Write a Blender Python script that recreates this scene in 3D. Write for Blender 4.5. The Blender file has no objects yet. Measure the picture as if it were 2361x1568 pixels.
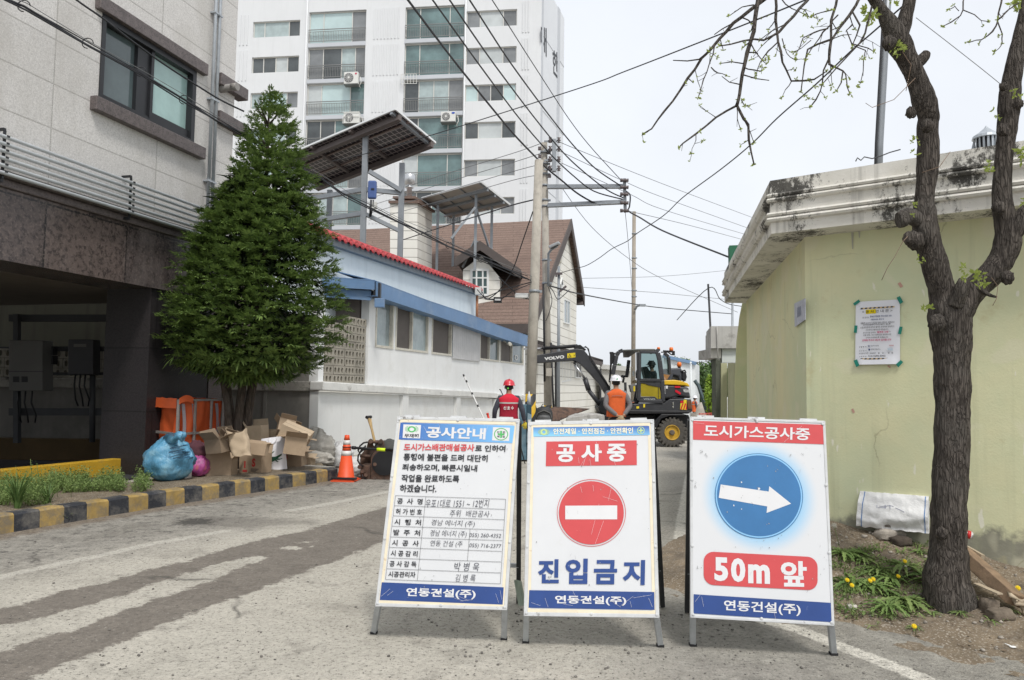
import bpy,bmesh,math,random
import numpy as np
from mathutils import Vector as V,Matrix,noise
S=bpy.context.scene
COL=S.collection
R=math.radians
random.seed(7)
CAMH=1.5
F,CU,CV=1704.0,1180.0,784.0
PITCH,ROLL=R(3.69),R(0.8)
_f=V((0,math.cos(PITCH),math.sin(PITCH)))
_r0,_u0=V((1,0,0)),V((0,-math.sin(PITCH),math.cos(PITCH)))
_r=_r0*math.cos(ROLL)+_u0*math.sin(ROLL)
_u=_u0*math.cos(ROLL)-_r0*math.sin(ROLL)
cd=bpy.data.cameras.new('camera')
cd.sensor_width=36.0
cd.lens=36.0*F/2360.0
cd.clip_start,cd.clip_end=0.05,2000.0
cam=bpy.data.objects.new('camera',cd)
COL.objects.link(cam)
m=Matrix(((_r.x,_u.x,-_f.x,0),(_r.y,_u.y,-_f.y,0),(_r.z,_u.z,-_f.z,CAMH),(0,0,0,1)))
cam.matrix_world=m
S.camera=cam
SUN_EL,SUN_AZ=R(56),R(160)
w=bpy.data.worlds.new('World')
S.world=w
w.use_nodes=True
nt=w.node_tree
nt.nodes.clear()
sky=nt.nodes.new('ShaderNodeTexSky')
sky.sky_type='NISHITA'
sky.sun_disc=False
sky.sun_elevation=SUN_EL
sky.sun_rotation=SUN_AZ
sky.air_density,sky.dust_density,sky.ozone_density=1.0,4.0,1.0
hs=nt.nodes.new('ShaderNodeHueSaturation')
hs.inputs['Saturation'].default_value=0.22
mx=nt.nodes.new('ShaderNodeMix')
mx.data_type='RGBA'
mx.inputs[0].default_value=0.72
mx.inputs[7].default_value=(6.65,6.95,7.4,1)
bg=nt.nodes.new('ShaderNodeBackground')
bg.inputs['Strength'].default_value=0.102
wo=nt.nodes.new('ShaderNodeOutputWorld')
nt.links.new(sky.outputs[0],hs.inputs['Color'])
nt.links.new(hs.outputs[0],mx.inputs[6])
tc=nt.nodes.new('ShaderNodeTexCoord');cl=nt.nodes.new('ShaderNodeTexNoise');cl.inputs['Scale'].default_value=1.6;cl.inputs['Detail'].default_value=6;cl.inputs['Roughness'].default_value=0.55
mr=nt.nodes.new('ShaderNodeMapRange');mr.inputs[1].default_value,mr.inputs[2].default_value,mr.inputs[3].default_value,mr.inputs[4].default_value=0.35,0.68,0.90,1.03
nt.links.new(tc.outputs['Generated'],cl.inputs['Vector']);nt.links.new(cl.outputs[0],mr.inputs[0])
vm=nt.nodes.new('ShaderNodeVectorMath');vm.operation='SCALE';nt.links.new(mx.outputs[2],vm.inputs[0]);nt.links.new(mr.outputs[0],vm.inputs['Scale'])
nt.links.new(vm.outputs[0],bg.inputs['Color'])
nt.links.new(bg.outputs[0],wo.inputs['Surface'])
sd=bpy.data.lights.new('sun','SUN')
sd.energy=1.5
sd.angle=R(11)
sd.color=(1.0,0.965,0.91)
so=bpy.data.objects.new('sun',sd)
COL.objects.link(so)
so.rotation_euler=(R(90)-SUN_EL,0,math.pi-SUN_AZ)
so.location=(0,-5,30)
S.view_settings.view_transform='Standard'
S.view_settings.look='None'
S.view_settings.exposure=0.66
S.view_settings.gamma=1.0
S.view_settings.use_curve_mapping=False
S.cycles.max_bounces=6
S.cycles.transparent_max_bounces=24
CAM=V((0,0,CAMH))
def ray(u,v):return _f+_r*((u-CU)/F)-_u*((v-CV)/F)
def P(u,v,Y):
 d=ray(u,v);return CAM+d*(Y/d.y)
def G(u,v,z=0.0):
 d=ray(u,v);return CAM+d*((z-CAMH)/d.z)
def W(u,v,p,n):
 d=ray(u,v);return CAM+d*((V(p)-CAM).dot(n)/d.dot(n))
def proj(p):
 d=V(p)-CAM;k=d.dot(_f)
 return(CU+F*d.dot(_r)/k,CV-F*d.dot(_u)/k)
MATS={}
def _nodes(name):
 m=bpy.data.materials.new(name);m.use_nodes=True
 nt=m.node_tree;nt.nodes.clear()
 out=nt.nodes.new('ShaderNodeOutputMaterial');b=nt.nodes.new('ShaderNodeBsdfPrincipled')
 nt.links.new(b.outputs[0],out.inputs[0])
 return m,nt,b
def N(nt,t,**kw):
 n=nt.nodes.new(t)
 for k,v in kw.items():
  if k in n.inputs:n.inputs[k].default_value=v
  else:setattr(n,k,v)
 return n
def c4(c):return(c[0],c[1],c[2],1.0)
def coords(nt,kind='Object',scale=(1,1,1)):
 t=N(nt,'ShaderNodeTexCoord');mp=N(nt,'ShaderNodeMapping');mp.inputs['Scale'].default_value=scale
 nt.links.new(t.outputs[kind],mp.inputs[0]);return mp.outputs[0]
def noise_(nt,co,scale,detail=4,rough=0.6,dist=0.0):
 n=N(nt,'ShaderNodeTexNoise');n.inputs['Scale'].default_value=scale;n.inputs['Detail'].default_value=detail
 n.inputs['Roughness'].default_value=rough;n.inputs['Distortion'].default_value=dist
 nt.links.new(co,n.inputs['Vector']);return n.outputs[0]
def ramp(nt,fac,a,b,ca=(0,0,0),cb=(1,1,1)):
 r=N(nt,'ShaderNodeValToRGB');e=r.color_ramp.elements
 e[0].position,e[1].position=a,b;e[0].color,e[1].color=c4(ca),c4(cb)
 nt.links.new(fac,r.inputs[0]);return r.outputs[0]
def mixc(nt,fac,a,b,mode='MIX'):
 n=N(nt,'ShaderNodeMix',data_type='RGBA',blend_type=mode)
 for i,x in((0,fac),(6,a),(7,b)):
  if isinstance(x,(int,float)):n.inputs[i].default_value=x
  elif isinstance(x,tuple):n.inputs[i].default_value=c4(x)
  else:nt.links.new(x,n.inputs[i])
 return n.outputs[2]
def math_(nt,op,a,b=None,c=None):
 n=N(nt,'ShaderNodeMath',operation=op)
 for i,x in enumerate((a,b,c)):
  if x is None:continue
  if isinstance(x,(int,float)):n.inputs[i].default_value=x
  else:nt.links.new(x,n.inputs[i])
 return n.outputs[0]
def bump_(nt,b,h,strength=0.3,dist=0.01):
 n=N(nt,'ShaderNodeBump');n.inputs['Strength'].default_value=strength;n.inputs['Distance'].default_value=dist
 nt.links.new(h,n.inputs['Height']);nt.links.new(n.outputs[0],b.inputs['Normal'])
def M(name,col,rough=0.7,var=0.12,scale=3.0,bump=0.0,bscale=40,metal=0.0,dirt=None,dscale=1.2,da=0.5,db=0.72,streak=None,spec=0.4,stretch=(1,1,1),speck=None,sscale=120,trans=0.0):
 0
 if name in MATS:return MATS[name]
 m,nt,b=_nodes(name)
 co=coords(nt,'Object',stretch)
 n=noise_(nt,co,scale,5,0.65)
 lo=tuple(max(0,x*(1-var))for x in col);hi=tuple(min(1,x*(1+var))for x in col)
 c=ramp(nt,n,0.3,0.7,lo,hi)
 if speck:
  s=noise_(nt,coords(nt,'Object'),sscale,2,0.5)
  c=mixc(nt,ramp(nt,s,0.55,0.66),c,speck)
 if dirt:
  d=noise_(nt,coords(nt,'Object'),dscale,8,0.7)
  c=mixc(nt,ramp(nt,d,da,db),c,dirt)
 if streak:
  s=noise_(nt,coords(nt,'Object',(5,5,0.35)),1.0,6,0.6)
  c=mixc(nt,ramp(nt,s,0.52,0.75,(0,0,0),(0.75,)*3),c,streak)
 nt.links.new(c,b.inputs['Base Color'])
 b.inputs['Roughness'].default_value=rough;b.inputs['Metallic'].default_value=metal
 b.inputs['Specular IOR Level'].default_value=spec
 if trans:b.inputs['Transmission Weight'].default_value=trans
 if bump:bump_(nt,b,noise_(nt,coords(nt,'Object'),bscale,4,0.6),bump)
 MATS[name]=m
 return m
class MB:
 def __init__(s):s.v,s.f,s.mi,s.sm=[],[],[],[];s.cur=0;s.smooth=False
 def face(s,idx):s.f.append(idx);s.mi.append(s.cur);s.sm.append(s.smooth)
 def verts(s,pts):
  k=len(s.v);s.v.extend(V(p)for p in pts);return list(range(k,k+len(pts)))
 def poly(s,pts):s.face(s.verts(pts));return s
 def extrude(s,pts,vec):
  vec=V(vec);a=s.verts(pts);b=s.verts([V(p)+vec for p in pts]);n=len(a)
  nrm=V((0,0,0))
  for i in range(n):
   p,q=V(pts[i]),V(pts[(i+1)%n]);nrm+=p.cross(q)
  if nrm.dot(vec)>0:a2,b2=a[::-1],b
  else:a2,b2=a,b[::-1]
  s.face(a2);s.face(b2)
  for i in range(n):
   j=(i+1)%n
   q=[a[i],a[j],b[j],b[i]]
   s.face(q if nrm.dot(vec)>0 else q[::-1])
  return s
 def box(s,c,sz,ax=None):
  c=V(c);X,Y,Z=ax or(V((1,0,0)),V((0,1,0)),V((0,0,1)))
  X,Y,Z=V(X)*sz[0]/2,V(Y)*sz[1]/2,V(Z)*sz[2]/2
  return s.extrude([c-X-Y-Z,c+X-Y-Z,c+X+Y-Z,c-X+Y-Z],Z*2)
 def bar(s,a,b,w,h,up=(0,0,1)):
  a,b=V(a),V(b);d=(b-a).normalized();x=d.cross(V(up))
  if x.length<1e-4:x=d.cross(V((1,0,0)))
  x.normalize();y=x.cross(d)
  X,Y=x*w/2,y*h/2
  return s.extrude([a-X-Y,a+X-Y,a+X+Y,a-X+Y],b-a)
 def tube(s,pts,r,seg=8,cap=True,smooth=True):
  pts=[V(p)for p in pts];n=len(pts)
  rs=r if isinstance(r,(list,tuple))else[r]*n
  d0=(pts[1]-pts[0]).normalized();x=d0.cross(V((0,0,1)))
  if x.length<1e-3:x=d0.cross(V((0,1,0)))
  x.normalize();rings=[]
  for i in range(n):
   d=(pts[min(i+1,n-1)]-pts[max(i-1,0)]).normalized()
   x=(x-d*x.dot(d)).normalized();y=d.cross(x)
   rings.append(s.verts([pts[i]+(x*math.cos(2*math.pi*k/seg)+y*math.sin(2*math.pi*k/seg))*rs[i]for k in range(seg)]))
  o=s.smooth;s.smooth=smooth
  for a,b in zip(rings,rings[1:]):
   for k in range(seg):s.face([a[k],a[(k+1)%seg],b[(k+1)%seg],b[k]])
  s.smooth=o
  if cap:s.face(rings[0][::-1]);s.face(rings[-1])
  return s
 def cyl(s,a,b,r,seg=16):return s.tube([a,b],r,seg)
 def lathe(s,o,prof,seg=24,ax=None,smooth=True,cap=True):
  X,Y,Z=ax or(V((1,0,0)),V((0,1,0)),V((0,0,1)));o=V(o);rings=[]
  for r,h in prof:
   rings.append(s.verts([o+Z*h+(X*math.cos(2*math.pi*k/seg)+Y*math.sin(2*math.pi*k/seg))*r for k in range(seg)]))
  q=s.smooth;s.smooth=smooth
  for a,b in zip(rings,rings[1:]):
   for k in range(seg):s.face([a[k],a[(k+1)%seg],b[(k+1)%seg],b[k]])
  s.smooth=q
  if cap:s.face(rings[0][::-1]);s.face(rings[-1])
  return s
 def blob(s,c,sz,seg=14,rings=9,amp=0.0,fr=3.0,seed=0,ax=None,sq=1.0):
  c=V(c);X,Y,Z=ax or(V((1,0,0)),V((0,1,0)),V((0,0,1)));rr=[]
  def pw(t):return math.copysign(abs(t)**sq,t)
  for i in range(rings+1):
   th=math.pi*i/rings;ring=[]
   for k in range(seg):
    ph=2*math.pi*k/seg
    d=V((pw(math.sin(th))*pw(math.cos(ph)),pw(math.sin(th))*pw(math.sin(ph)),-pw(math.cos(th))))
    q=1+amp*noise.noise(d*fr+V((seed*7.1,seed*3.3,seed)))
    ring.append(c+(X*d.x*sz[0]+Y*d.y*sz[1]+Z*d.z*sz[2])*q)
   rr.append(s.verts(ring))
  o=s.smooth;s.smooth=True
  for a,b in zip(rr,rr[1:]):
   for k in range(seg):s.face([a[k],a[(k+1)%seg],b[(k+1)%seg],b[k]])
  s.smooth=o
  return s
 def grid(s,fn,nu,nv,smooth=True):
  ids=[s.verts([fn(i/nu,j/nv)for i in range(nu+1)])for j in range(nv+1)]
  o=s.smooth;s.smooth=smooth
  for j in range(nv):
   for i in range(nu):s.face([ids[j][i],ids[j][i+1],ids[j+1][i+1],ids[j+1][i]])
  s.smooth=o
  return s
 def holed(s,O,ax,az,n,x0,x1,z0,z1,holes,depth):
  O,ax,az,n=V(O),V(ax),V(az),V(n)
  xs=sorted({x0,x1,*[h[0]for h in holes],*[h[1]for h in holes]});zs=sorted({z0,z1,*[h[2]for h in holes],*[h[3]for h in holes]})
  xs=[x for x in xs if x0<=x<=x1];zs=[z for z in zs if z0<=z<=z1]
  p=lambda x,z,k=0.0:O+ax*x+az*z-n*k
  for xa,xb in zip(xs,xs[1:]):
   for za,zb in zip(zs,zs[1:]):
    xm,zm=(xa+xb)/2,(za+zb)/2
    if any(h[0]<xm<h[1]and h[2]<zm<h[3]for h in holes):continue
    s.poly([p(xa,za),p(xb,za),p(xb,zb),p(xa,zb)])
  for a,b,c,d in holes:
   s.poly([p(a,c),p(a,d),p(a,d,depth),p(a,c,depth)]);s.poly([p(b,c),p(b,d),p(b,d,depth),p(b,c,depth)])
   s.poly([p(a,c),p(b,c),p(b,c,depth),p(a,c,depth)]);s.poly([p(a,d),p(b,d),p(b,d,depth),p(a,d,depth)])
  return s
 def build(s,name,mats,parent=None,bevel=0.0,tag=None):
  o0=V((0,0,0));q=parent
  while q is not None:o0=o0+q.location;q=q.parent
  me=bpy.data.meshes.new(name)
  loc=V((0,0,0))
  if parent is None and s.v:
   bb=np.array([tuple(p)for p in s.v]);lo,hi=bb.min(0),bb.max(0)
   loc=V(((lo[0]+hi[0])/2,(lo[1]+hi[1])/2,lo[2]))
  me.from_pydata([tuple(p-o0-loc)for p in s.v],[],s.f)
  if not isinstance(mats,(list,tuple)):mats=[mats]
  for m in mats:me.materials.append(m)
  me.polygons.foreach_set('material_index',s.mi)
  me.polygons.foreach_set('use_smooth',s.sm)
  me.update()
  ob=bpy.data.objects.new(name,me);COL.objects.link(ob)
  ob.location=loc
  if parent is not None:ob.parent=parent
  if bevel:
   b=ob.modifiers.new('bevel','BEVEL');b.width=bevel;b.segments=2;b.limit_method='ANGLE';b.angle_limit=R(40)
  return ob
def thing(name,label,cat,loc=(0,0,0),group=None):
 o=bpy.data.objects.new(name,None);COL.objects.link(o);o.location=loc
 o.empty_display_size=0.2
 o['label']=label;o['category']=cat
 if group:o['group']=group
 return o
def tag(o,label,cat,group=None):
 o['label']=label;o['category']=cat
 if group:o['group']=group
 return o
def struct(o):o['kind']='structure';return o
def stuff(o,label=None):
 o['kind']='stuff'
 if label:o['label']=label;o['category']='ground cover'
 return o
def dup(root,loc,label=None,rz=0.0):
 r=root.copy();COL.objects.link(r);r.location=loc
 r.rotation_euler.z+=rz
 if label:r['label']=label
 for ch in list(root.children):
  c=ch.copy();COL.objects.link(c);c.parent=r
  for g in list(ch.children):
   d=g.copy();COL.objects.link(d);d.parent=c
 return r
TO=bpy.data.objects.new('lettering',bpy.data.curves.new('lettering','FONT'));TO.data.resolution_u=3
def text_mesh(body,weight=0.0,shear=0.0):
 o=TO;c=o.data;c.body=body;c.offset=weight;c.shear=shear
 me=o.to_mesh()
 vs=[tuple(v.co)for v in me.vertices];fs=[tuple(p.vertices)for p in me.polygons]
 o.to_mesh_clear()
 return vs,fs
def write(mb,body,quad,weight=0.0,shear=0.0):
 0
 vs,fs=text_mesh(body,weight,shear)
 if not vs:return
 a=np.array(vs);x0,y0=a[:,0].min(),a[:,1].min();x1,y1=a[:,0].max(),a[:,1].max()
 tl,tr,br,bl=[V(q)for q in quad];k=len(mb.v)
 for x,y,z in vs:
  s,t=(x-x0)/(x1-x0),(y-y0)/max(1e-6,y1-y0)
  mb.v.append((bl*(1-s)+br*s)*(1-t)+(tl*(1-s)+tr*s)*t)
 for f in fs:mb.face([i+k for i in f])
X3,Y3,Z3=V((1,0,0)),V((0,1,0)),V((0,0,1))
def GZ(Y):return 0.0 if Y<21 else-(Y-21)*0.028
# GROUND
def seg_sd(px,py,poly):
 d=np.full(px.shape,1e9);ins=np.zeros(px.shape,bool);n=len(poly)
 for i in range(n):
  ax,ay=poly[i];bx,by=poly[(i+1)%n]
  ex,ey=bx-ax,by-ay;L=ex*ex+ey*ey+1e-12
  t=np.clip(((px-ax)*ex+(py-ay)*ey)/L,0,1)
  d=np.minimum(d,np.hypot(px-ax-t*ex,py-ay-t*ey))
  c=((ay>py)!=(by>py))&(px<(bx-ax)*(py-ay)/(by-ay+1e-12)+ax)
  ins^=c
 return np.where(ins,d,-d)
def Z8(x,y):return(x/1.4756/1.7356,(1900+y/1.4756)/1.7356)
kb=[Z8(-420,430),Z8(-150,380),Z8(0,350),Z8(500,265),Z8(1000,180),Z8(1400,120),Z8(1800,60),(781,1104.5)]
def gpoly(pts):return[tuple(G(*p).xy)for p in pts]
trA=[(-260,860),(0,795),(120,765),(370,685),(620,640),(900,555),(1070,520),(1330,440),(1500,390),(1800,330),(2000,270),(2280,190),(2500,120),(2500,300),(2260,400),(2100,460),(2000,500),(1780,580),(1500,690),(1330,740),(1150,810),(1000,860),(820,940),(690,1000),(390,1120),(150,1211),(-260,1380),(-260,1130),(0,1045),(250,960),(480,905),(600,850),(850,760),(1050,690),(1270,620),(1390,560),(1600,485),(1500,480),(1270,530),(1000,615),(680,725),(420,790),(230,845),(0,895),(-260,960)]
tracks=gpoly([Z8(*p)for p in trA])
isl1=gpoly([Z8(*p)for p in[(1635,435),(1720,422),(1790,428),(1850,418),(1720,445)]])
isl2=gpoly([Z8(*p)for p in[(1760,400),(1850,385),(1900,390),(1810,405)]])
patch=gpoly([Z8(*p)for p in[(1030,285),(1100,260),(1250,245),(1500,250),(1700,262),(1880,268),(1860,285),(1600,300),(1500,318),(1250,305)]])
hole_=gpoly([Z8(*p)for p in[(1030,285),(1120,255),(1250,262),(1230,290),(1100,300)]])
def strip(pix,w):
 c=[G(*p).xy for p in pix];L,Rr=[],[]
 for i in range(len(c)):
  d=(c[min(i+1,len(c)-1)]-c[max(i-1,0)]).normalized();n=V((-d.y,d.x))*w/2
  L.append(tuple(c[i]+n));Rr.append(tuple(c[i]-n))
 return L+Rr[::-1]
lines=[strip([Z8(*p)for p in[(-300,685),(0,602),(300,535),(590,477),(900,405),(1360,327)]],0.13),strip([Z8(*p)for p in[(1690,215),(1900,178),(2230,112),(2420,75)]],0.14),strip([(1606,1030),(1586,1110),(1572,1200),(1562,1300),(1580,1350),(1640,1390),(1740,1425),(1844,1452),(1920,1483),(2020,1521),(2121,1562),(2260,1630)],0.13)]
greyside=gpoly([Z8(*p)for p in[(-400,700),(0,602),(590,477),(1360,327),(1690,215),(2230,112),(2500,60),(2500,-100),(1800,-60),(0,300),(-400,400)]])
kerbside=strip(kb,.5)
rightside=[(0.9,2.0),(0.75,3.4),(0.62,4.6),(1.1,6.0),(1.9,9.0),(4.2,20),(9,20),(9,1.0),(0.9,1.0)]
def axis(lo,a,b,hi,step,nfar):
 g=list(np.arange(a,b,step));f1=[a-(a-lo)*(k/nfar)**2.2 for k in range(nfar,0,-1)];f2=[b+(hi-b)*(k/nfar)**2.2 for k in range(0,nfar+1)]
 return np.array(f1+g+f2)
gx,gy=axis(-420,-12.5,6.2,420,0.06,14),axis(-60,2.0,17.0,900,0.06,30)
PX,PY=np.meshgrid(gx,gy)
sd_t=seg_sd(PX,PY,tracks)
for i_ in(isl1,isl2):sd_t=np.minimum(sd_t,-seg_sd(PX,PY,i_))
sd_l=np.maximum.reduce([seg_sd(PX,PY,l)for l in lines])
sd_p,sd_h=seg_sd(PX,PY,patch),seg_sd(PX,PY,hole_)
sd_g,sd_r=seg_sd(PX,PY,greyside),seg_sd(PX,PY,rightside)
PZ=np.where(PY<21,0.0,-(np.minimum(PY,60)-21)*0.028)
me=bpy.data.meshes.new('ground')
nx,ny=len(gx),len(gy)
idx=np.arange(nx*ny).reshape(ny,nx)
fc=np.stack([idx[:-1,:-1],idx[:-1,1:],idx[1:,1:],idx[1:,:-1]],-1).reshape(-1,4)
me.from_pydata(np.stack([PX,PY,PZ],-1).reshape(-1,3).tolist(),[],fc.tolist())
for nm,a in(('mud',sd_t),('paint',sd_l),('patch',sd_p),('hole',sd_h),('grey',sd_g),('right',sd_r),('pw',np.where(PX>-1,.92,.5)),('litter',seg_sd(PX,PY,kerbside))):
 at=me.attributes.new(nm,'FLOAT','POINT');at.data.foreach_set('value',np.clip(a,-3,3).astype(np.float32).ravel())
m,nt,b=_nodes('worn_asphalt')
co=coords(nt,'Object')
def attr(nt,n):a=N(nt,'ShaderNodeAttribute');a.attribute_name=n;return a.outputs['Fac']
def edge(nt,a,nz,amp,soft):
 k=math_(nt,'MULTIPLY_ADD',math_(nt,'SUBTRACT',nz,0.5),amp,a)
 return math_(nt,'MULTIPLY_ADD',k,1.0/soft,0.5)
def clampf(nt,x):n=N(nt,'ShaderNodeClamp');nt.links.new(x,n.inputs[0]);return n.outputs[0]
big=noise_(nt,co,0.5,5,0.6);mid=noise_(nt,co,5,6,0.7);fine=noise_(nt,co,55,3,0.7);grit=noise_(nt,co,140,2,0.5)
vor=N(nt,'ShaderNodeTexVoronoi');vor.inputs['Scale'].default_value=85;nt.links.new(co,vor.inputs['Vector'])
base=ramp(nt,big,0.3,0.7,(0.42,0.395,0.34),(0.54,0.507,0.44))
base=mixc(nt,0.35,base,ramp(nt,mid,0.3,0.7,(0.36,0.338,0.293),(0.56,0.53,0.46)))
gm=clampf(nt,edge(nt,attr(nt,'grey'),mid,1.2,0.9))
base=mixc(nt,math_(nt,'MULTIPLY',gm,0.75),base,ramp(nt,mid,0.32,0.68,(0.17,0.16,0.145),(0.34,0.322,0.285)))
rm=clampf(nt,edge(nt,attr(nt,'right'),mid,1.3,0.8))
base=mixc(nt,math_(nt,'MULTIPLY',rm,0.78),base,ramp(nt,mid,0.32,0.68,(0.17,0.162,0.147),(0.33,0.315,0.28)))  # greyer right side: dark grit, with shade below the signs painted in
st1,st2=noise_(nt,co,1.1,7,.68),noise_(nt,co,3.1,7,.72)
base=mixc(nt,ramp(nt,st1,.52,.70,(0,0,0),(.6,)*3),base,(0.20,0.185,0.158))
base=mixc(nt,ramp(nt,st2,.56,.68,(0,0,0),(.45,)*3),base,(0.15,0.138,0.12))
base=mixc(nt,math_(nt,'MULTIPLY',gm,ramp(nt,noise_(nt,co,8,6,.8),.52,.62)),base,(0.11,0.104,0.094))
lit=clampf(nt,edge(nt,attr(nt,'litter'),noise_(nt,co,6,6,.75),.55,.16))
base=mixc(nt,math_(nt,'MULTIPLY',lit,.75),base,ramp(nt,noise_(nt,co,26,5,.8),.38,.6,(0.085,0.06,0.042),(0.27,0.215,0.155)))
mud=clampf(nt,edge(nt,attr(nt,'mud'),noise_(nt,co,7,6,0.75),0.34,0.035))
base=mixc(nt,math_(nt,'MULTIPLY',mud,0.9),base,ramp(nt,mid,0.25,0.75,(0.125,0.108,0.092),(0.215,0.188,0.16)))
pt=clampf(nt,edge(nt,attr(nt,'patch'),mid,0.5,0.2))
base=mixc(nt,math_(nt,'MULTIPLY',pt,0.45),base,(0.10,0.088,0.078))
hl=clampf(nt,edge(nt,attr(nt,'hole'),noise_(nt,co,14,5,0.8),0.5,0.08))
base=mixc(nt,math_(nt,'MULTIPLY',hl,0.75),base,(0.045,0.043,0.04))
wear=ramp(nt,noise_(nt,coords(nt,'Object',(1,1,1)),16,8,0.8),0.34,0.52)
pnt=math_(nt,'MULTIPLY',clampf(nt,edge(nt,attr(nt,'paint'),noise_(nt,co,22,5,0.7),0.10,0.02)),wear)
base=mixc(nt,math_(nt,'MULTIPLY',pnt,attr(nt,'pw')),base,(0.66,0.63,0.56))
g18,g32=noise_(nt,co,19,4,.75),noise_(nt,co,34,4,.8)
base=mixc(nt,ramp(nt,g18,.36,.64,(.42,)*3,(0,0,0)),base,mixc(nt,1.0,base,(.52,.52,.52),'MULTIPLY'))
base=mixc(nt,ramp(nt,g32,.56,.63,(0,0,0),(.85,)*3),base,(0.085,0.08,0.072))
base=mixc(nt,ramp(nt,g32,.30,.40,(.6,)*3,(0,0,0)),base,(0.58,0.56,0.51))
base=mixc(nt,ramp(nt,fine,0.56,0.70,(0,0,0),(0.6,)*3),base,(0.075,0.072,0.066))
ck=N(nt,'ShaderNodeTexVoronoi',feature='DISTANCE_TO_EDGE');ck.inputs['Scale'].default_value=0.42
wv=N(nt,'ShaderNodeVectorMath',operation='MULTIPLY_ADD');cn=N(nt,'ShaderNodeTexNoise');cn.inputs['Scale'].default_value=2.2;cn.inputs['Detail'].default_value=6
nt.links.new(co,cn.inputs['Vector']);nt.links.new(cn.outputs['Color'],wv.inputs[0]);wv.inputs[1].default_value=(0.5,0.5,0);nt.links.new(co,wv.inputs[2]);nt.links.new(wv.outputs[0],ck.inputs['Vector'])
cm=math_(nt,'MULTIPLY',ramp(nt,ck.outputs['Distance'],0.0,0.012,(1,1,1),(0,0,0)),ramp(nt,big,0.52,0.57))
base=mixc(nt,math_(nt,'MULTIPLY',cm,0.7),base,(0.06,0.057,0.052))
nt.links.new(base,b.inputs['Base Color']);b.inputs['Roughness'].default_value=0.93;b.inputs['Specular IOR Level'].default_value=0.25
h=math_(nt,'ADD',math_(nt,'MULTIPLY',vor.outputs['Distance'],0.9),math_(nt,'MULTIPLY',fine,0.9))
h=math_(nt,'SUBTRACT',h,math_(nt,'MULTIPLY',hl,1.2))
bump_(nt,b,h,0.55,0.012)
me.materials.append(m)
me.update()
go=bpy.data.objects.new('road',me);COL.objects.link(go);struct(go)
random.seed(3)
mb=MB();mgrit=M('grit',(0.16,0.15,0.135),0.95,0.5,9)
def stone(mb,c,r,seed):
 c=V(c);q=[V((random.gauss(0,1),random.gauss(0,1),random.gauss(0,1))).normalized()for _ in range(1)]
 ax=(V((1,0,0)),V((0,1,0)),V((0,0,1)))
 a=random.random()*6.28;X=V((math.cos(a),math.sin(a),0));Y=V((-X.y,X.x,0))
 mb.blob(c,(r,r*random.uniform(.55,.9),r*random.uniform(.4,.7)),6,4,0.35,2.0,seed,(X,Y,Z3))
for i in range(700):
 t=random.random()
 if i<420:u,v=random.uniform(0,2360),random.uniform(1110,1568)
 else:u,v=random.uniform(1000,2360),random.uniform(1400,1568)
 p=G(u,v)
 if p.x>2.0 and p.y<7.5:continue
 r=random.choice((.004,.005,.006,.008,.011))
 stone(mb,(p.x,p.y,r*0.4),r,i)
stuff(mb.build('loose_gravel',mgrit),'small loose stones and grit scattered on the worn road')
kpts=[G(*p)for p in kb]
def resample(pts,step):
 out=[pts[0].copy()];acc=0.0
 for a,b in zip(pts,pts[1:]):
  L=(b-a).length;d=(b-a)/L;pos=0.0
  while acc+(L-pos)>=step:
   pos+=step-acc;acc=0.0;out.append(a+d*pos)
  acc+=L-pos
 if(out[-1]-pts[-1]).length>step*.3:out.append(pts[-1].copy())
 return out
KS=resample(kpts,0.262)
KH,KW=0.185,0.15
m_ky=M('kerb_yellow',(0.33,0.225,0.075),0.9,0.3,5,0.3,60,dirt=(0.17,0.145,0.11),dscale=6,da=0.44,db=0.66)
m_kk=M('kerb_black',(0.026,0.028,0.034),0.85,0.35,5,0.3,60,dirt=(0.15,0.14,0.125),dscale=7,da=0.46,db=0.72)
m_kc=M('kerb_concrete',(0.3,0.285,0.25),0.9,0.2,5,0.3,60)
mb=MB()
def kn(i):
 a,b_=KS[max(i-1,0)],KS[min(i+1,len(KS)-1)];d=(b_-a).normalized();return V((-d.y,d.x,0))
for i in range(len(KS)-1):
 mb.cur=i%2
 a,b_=KS[i],KS[i+1];na,nb=kn(i),kn(i+1);sub=3
 for k in range(sub):
  p,q=a.lerp(b_,k/sub),a.lerp(b_,(k+1)/sub);n1,n2=na.lerp(nb,k/sub),na.lerp(nb,(k+1)/sub)
  def sec(p,n,j):
   w=0.006*noise.noise(p*9+V((j,0,0)))
   return[p+Z3*-0.05-n*0.012,p+Z3*(KH-0.02+w)+n*w,p+Z3*(KH+w)+n*0.022,p+Z3*(KH+w)+n*KW,p+n*KW+Z3*0.02]
  s1,s2=sec(p,n1,1),sec(q,n2,1)
  for j in range(4):mb.poly([s1[j],s2[j],s2[j+1],s1[j+1]])
 if i==len(KS)-2:mb.poly(sec(b_,nb,1))
 if i==0:mb.poly(sec(a,na,1))
struct(mb.build('kerb',[m_ky,m_kk]))
e,n=KS[-1],kn(len(KS)-1)
mb=MB();mb.extrude([e+n*(KW+.003),e+n*(KW+.003)-V((n.y,-n.x,0))*-.14,e+n*2.6-V((n.y,-n.x,0))*-.14,e+n*2.6],Z3*(KH-.004))
struct(mb.build('kerb_end',m_kc))
yk=[(-420,1190),(-150,1150),(0,1129),(160,1110),(312,1092),(420,1080)]
yp=[G(*p)for p in yk]
m_yel=M('yellow_paint',(0.50,0.30,0.02),0.75,0.18,4,0.15,40,dirt=(0.2,0.15,0.06),dscale=4,da=0.55,db=0.75)
mb=MB()
for a,b_ in zip(yp,yp[1:]):
 d=(b_-a).normalized();n=V((-d.y,d.x,0))
 mb.extrude([a,b_,b_+n*.18,a+n*.18],Z3*0.27)
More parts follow.
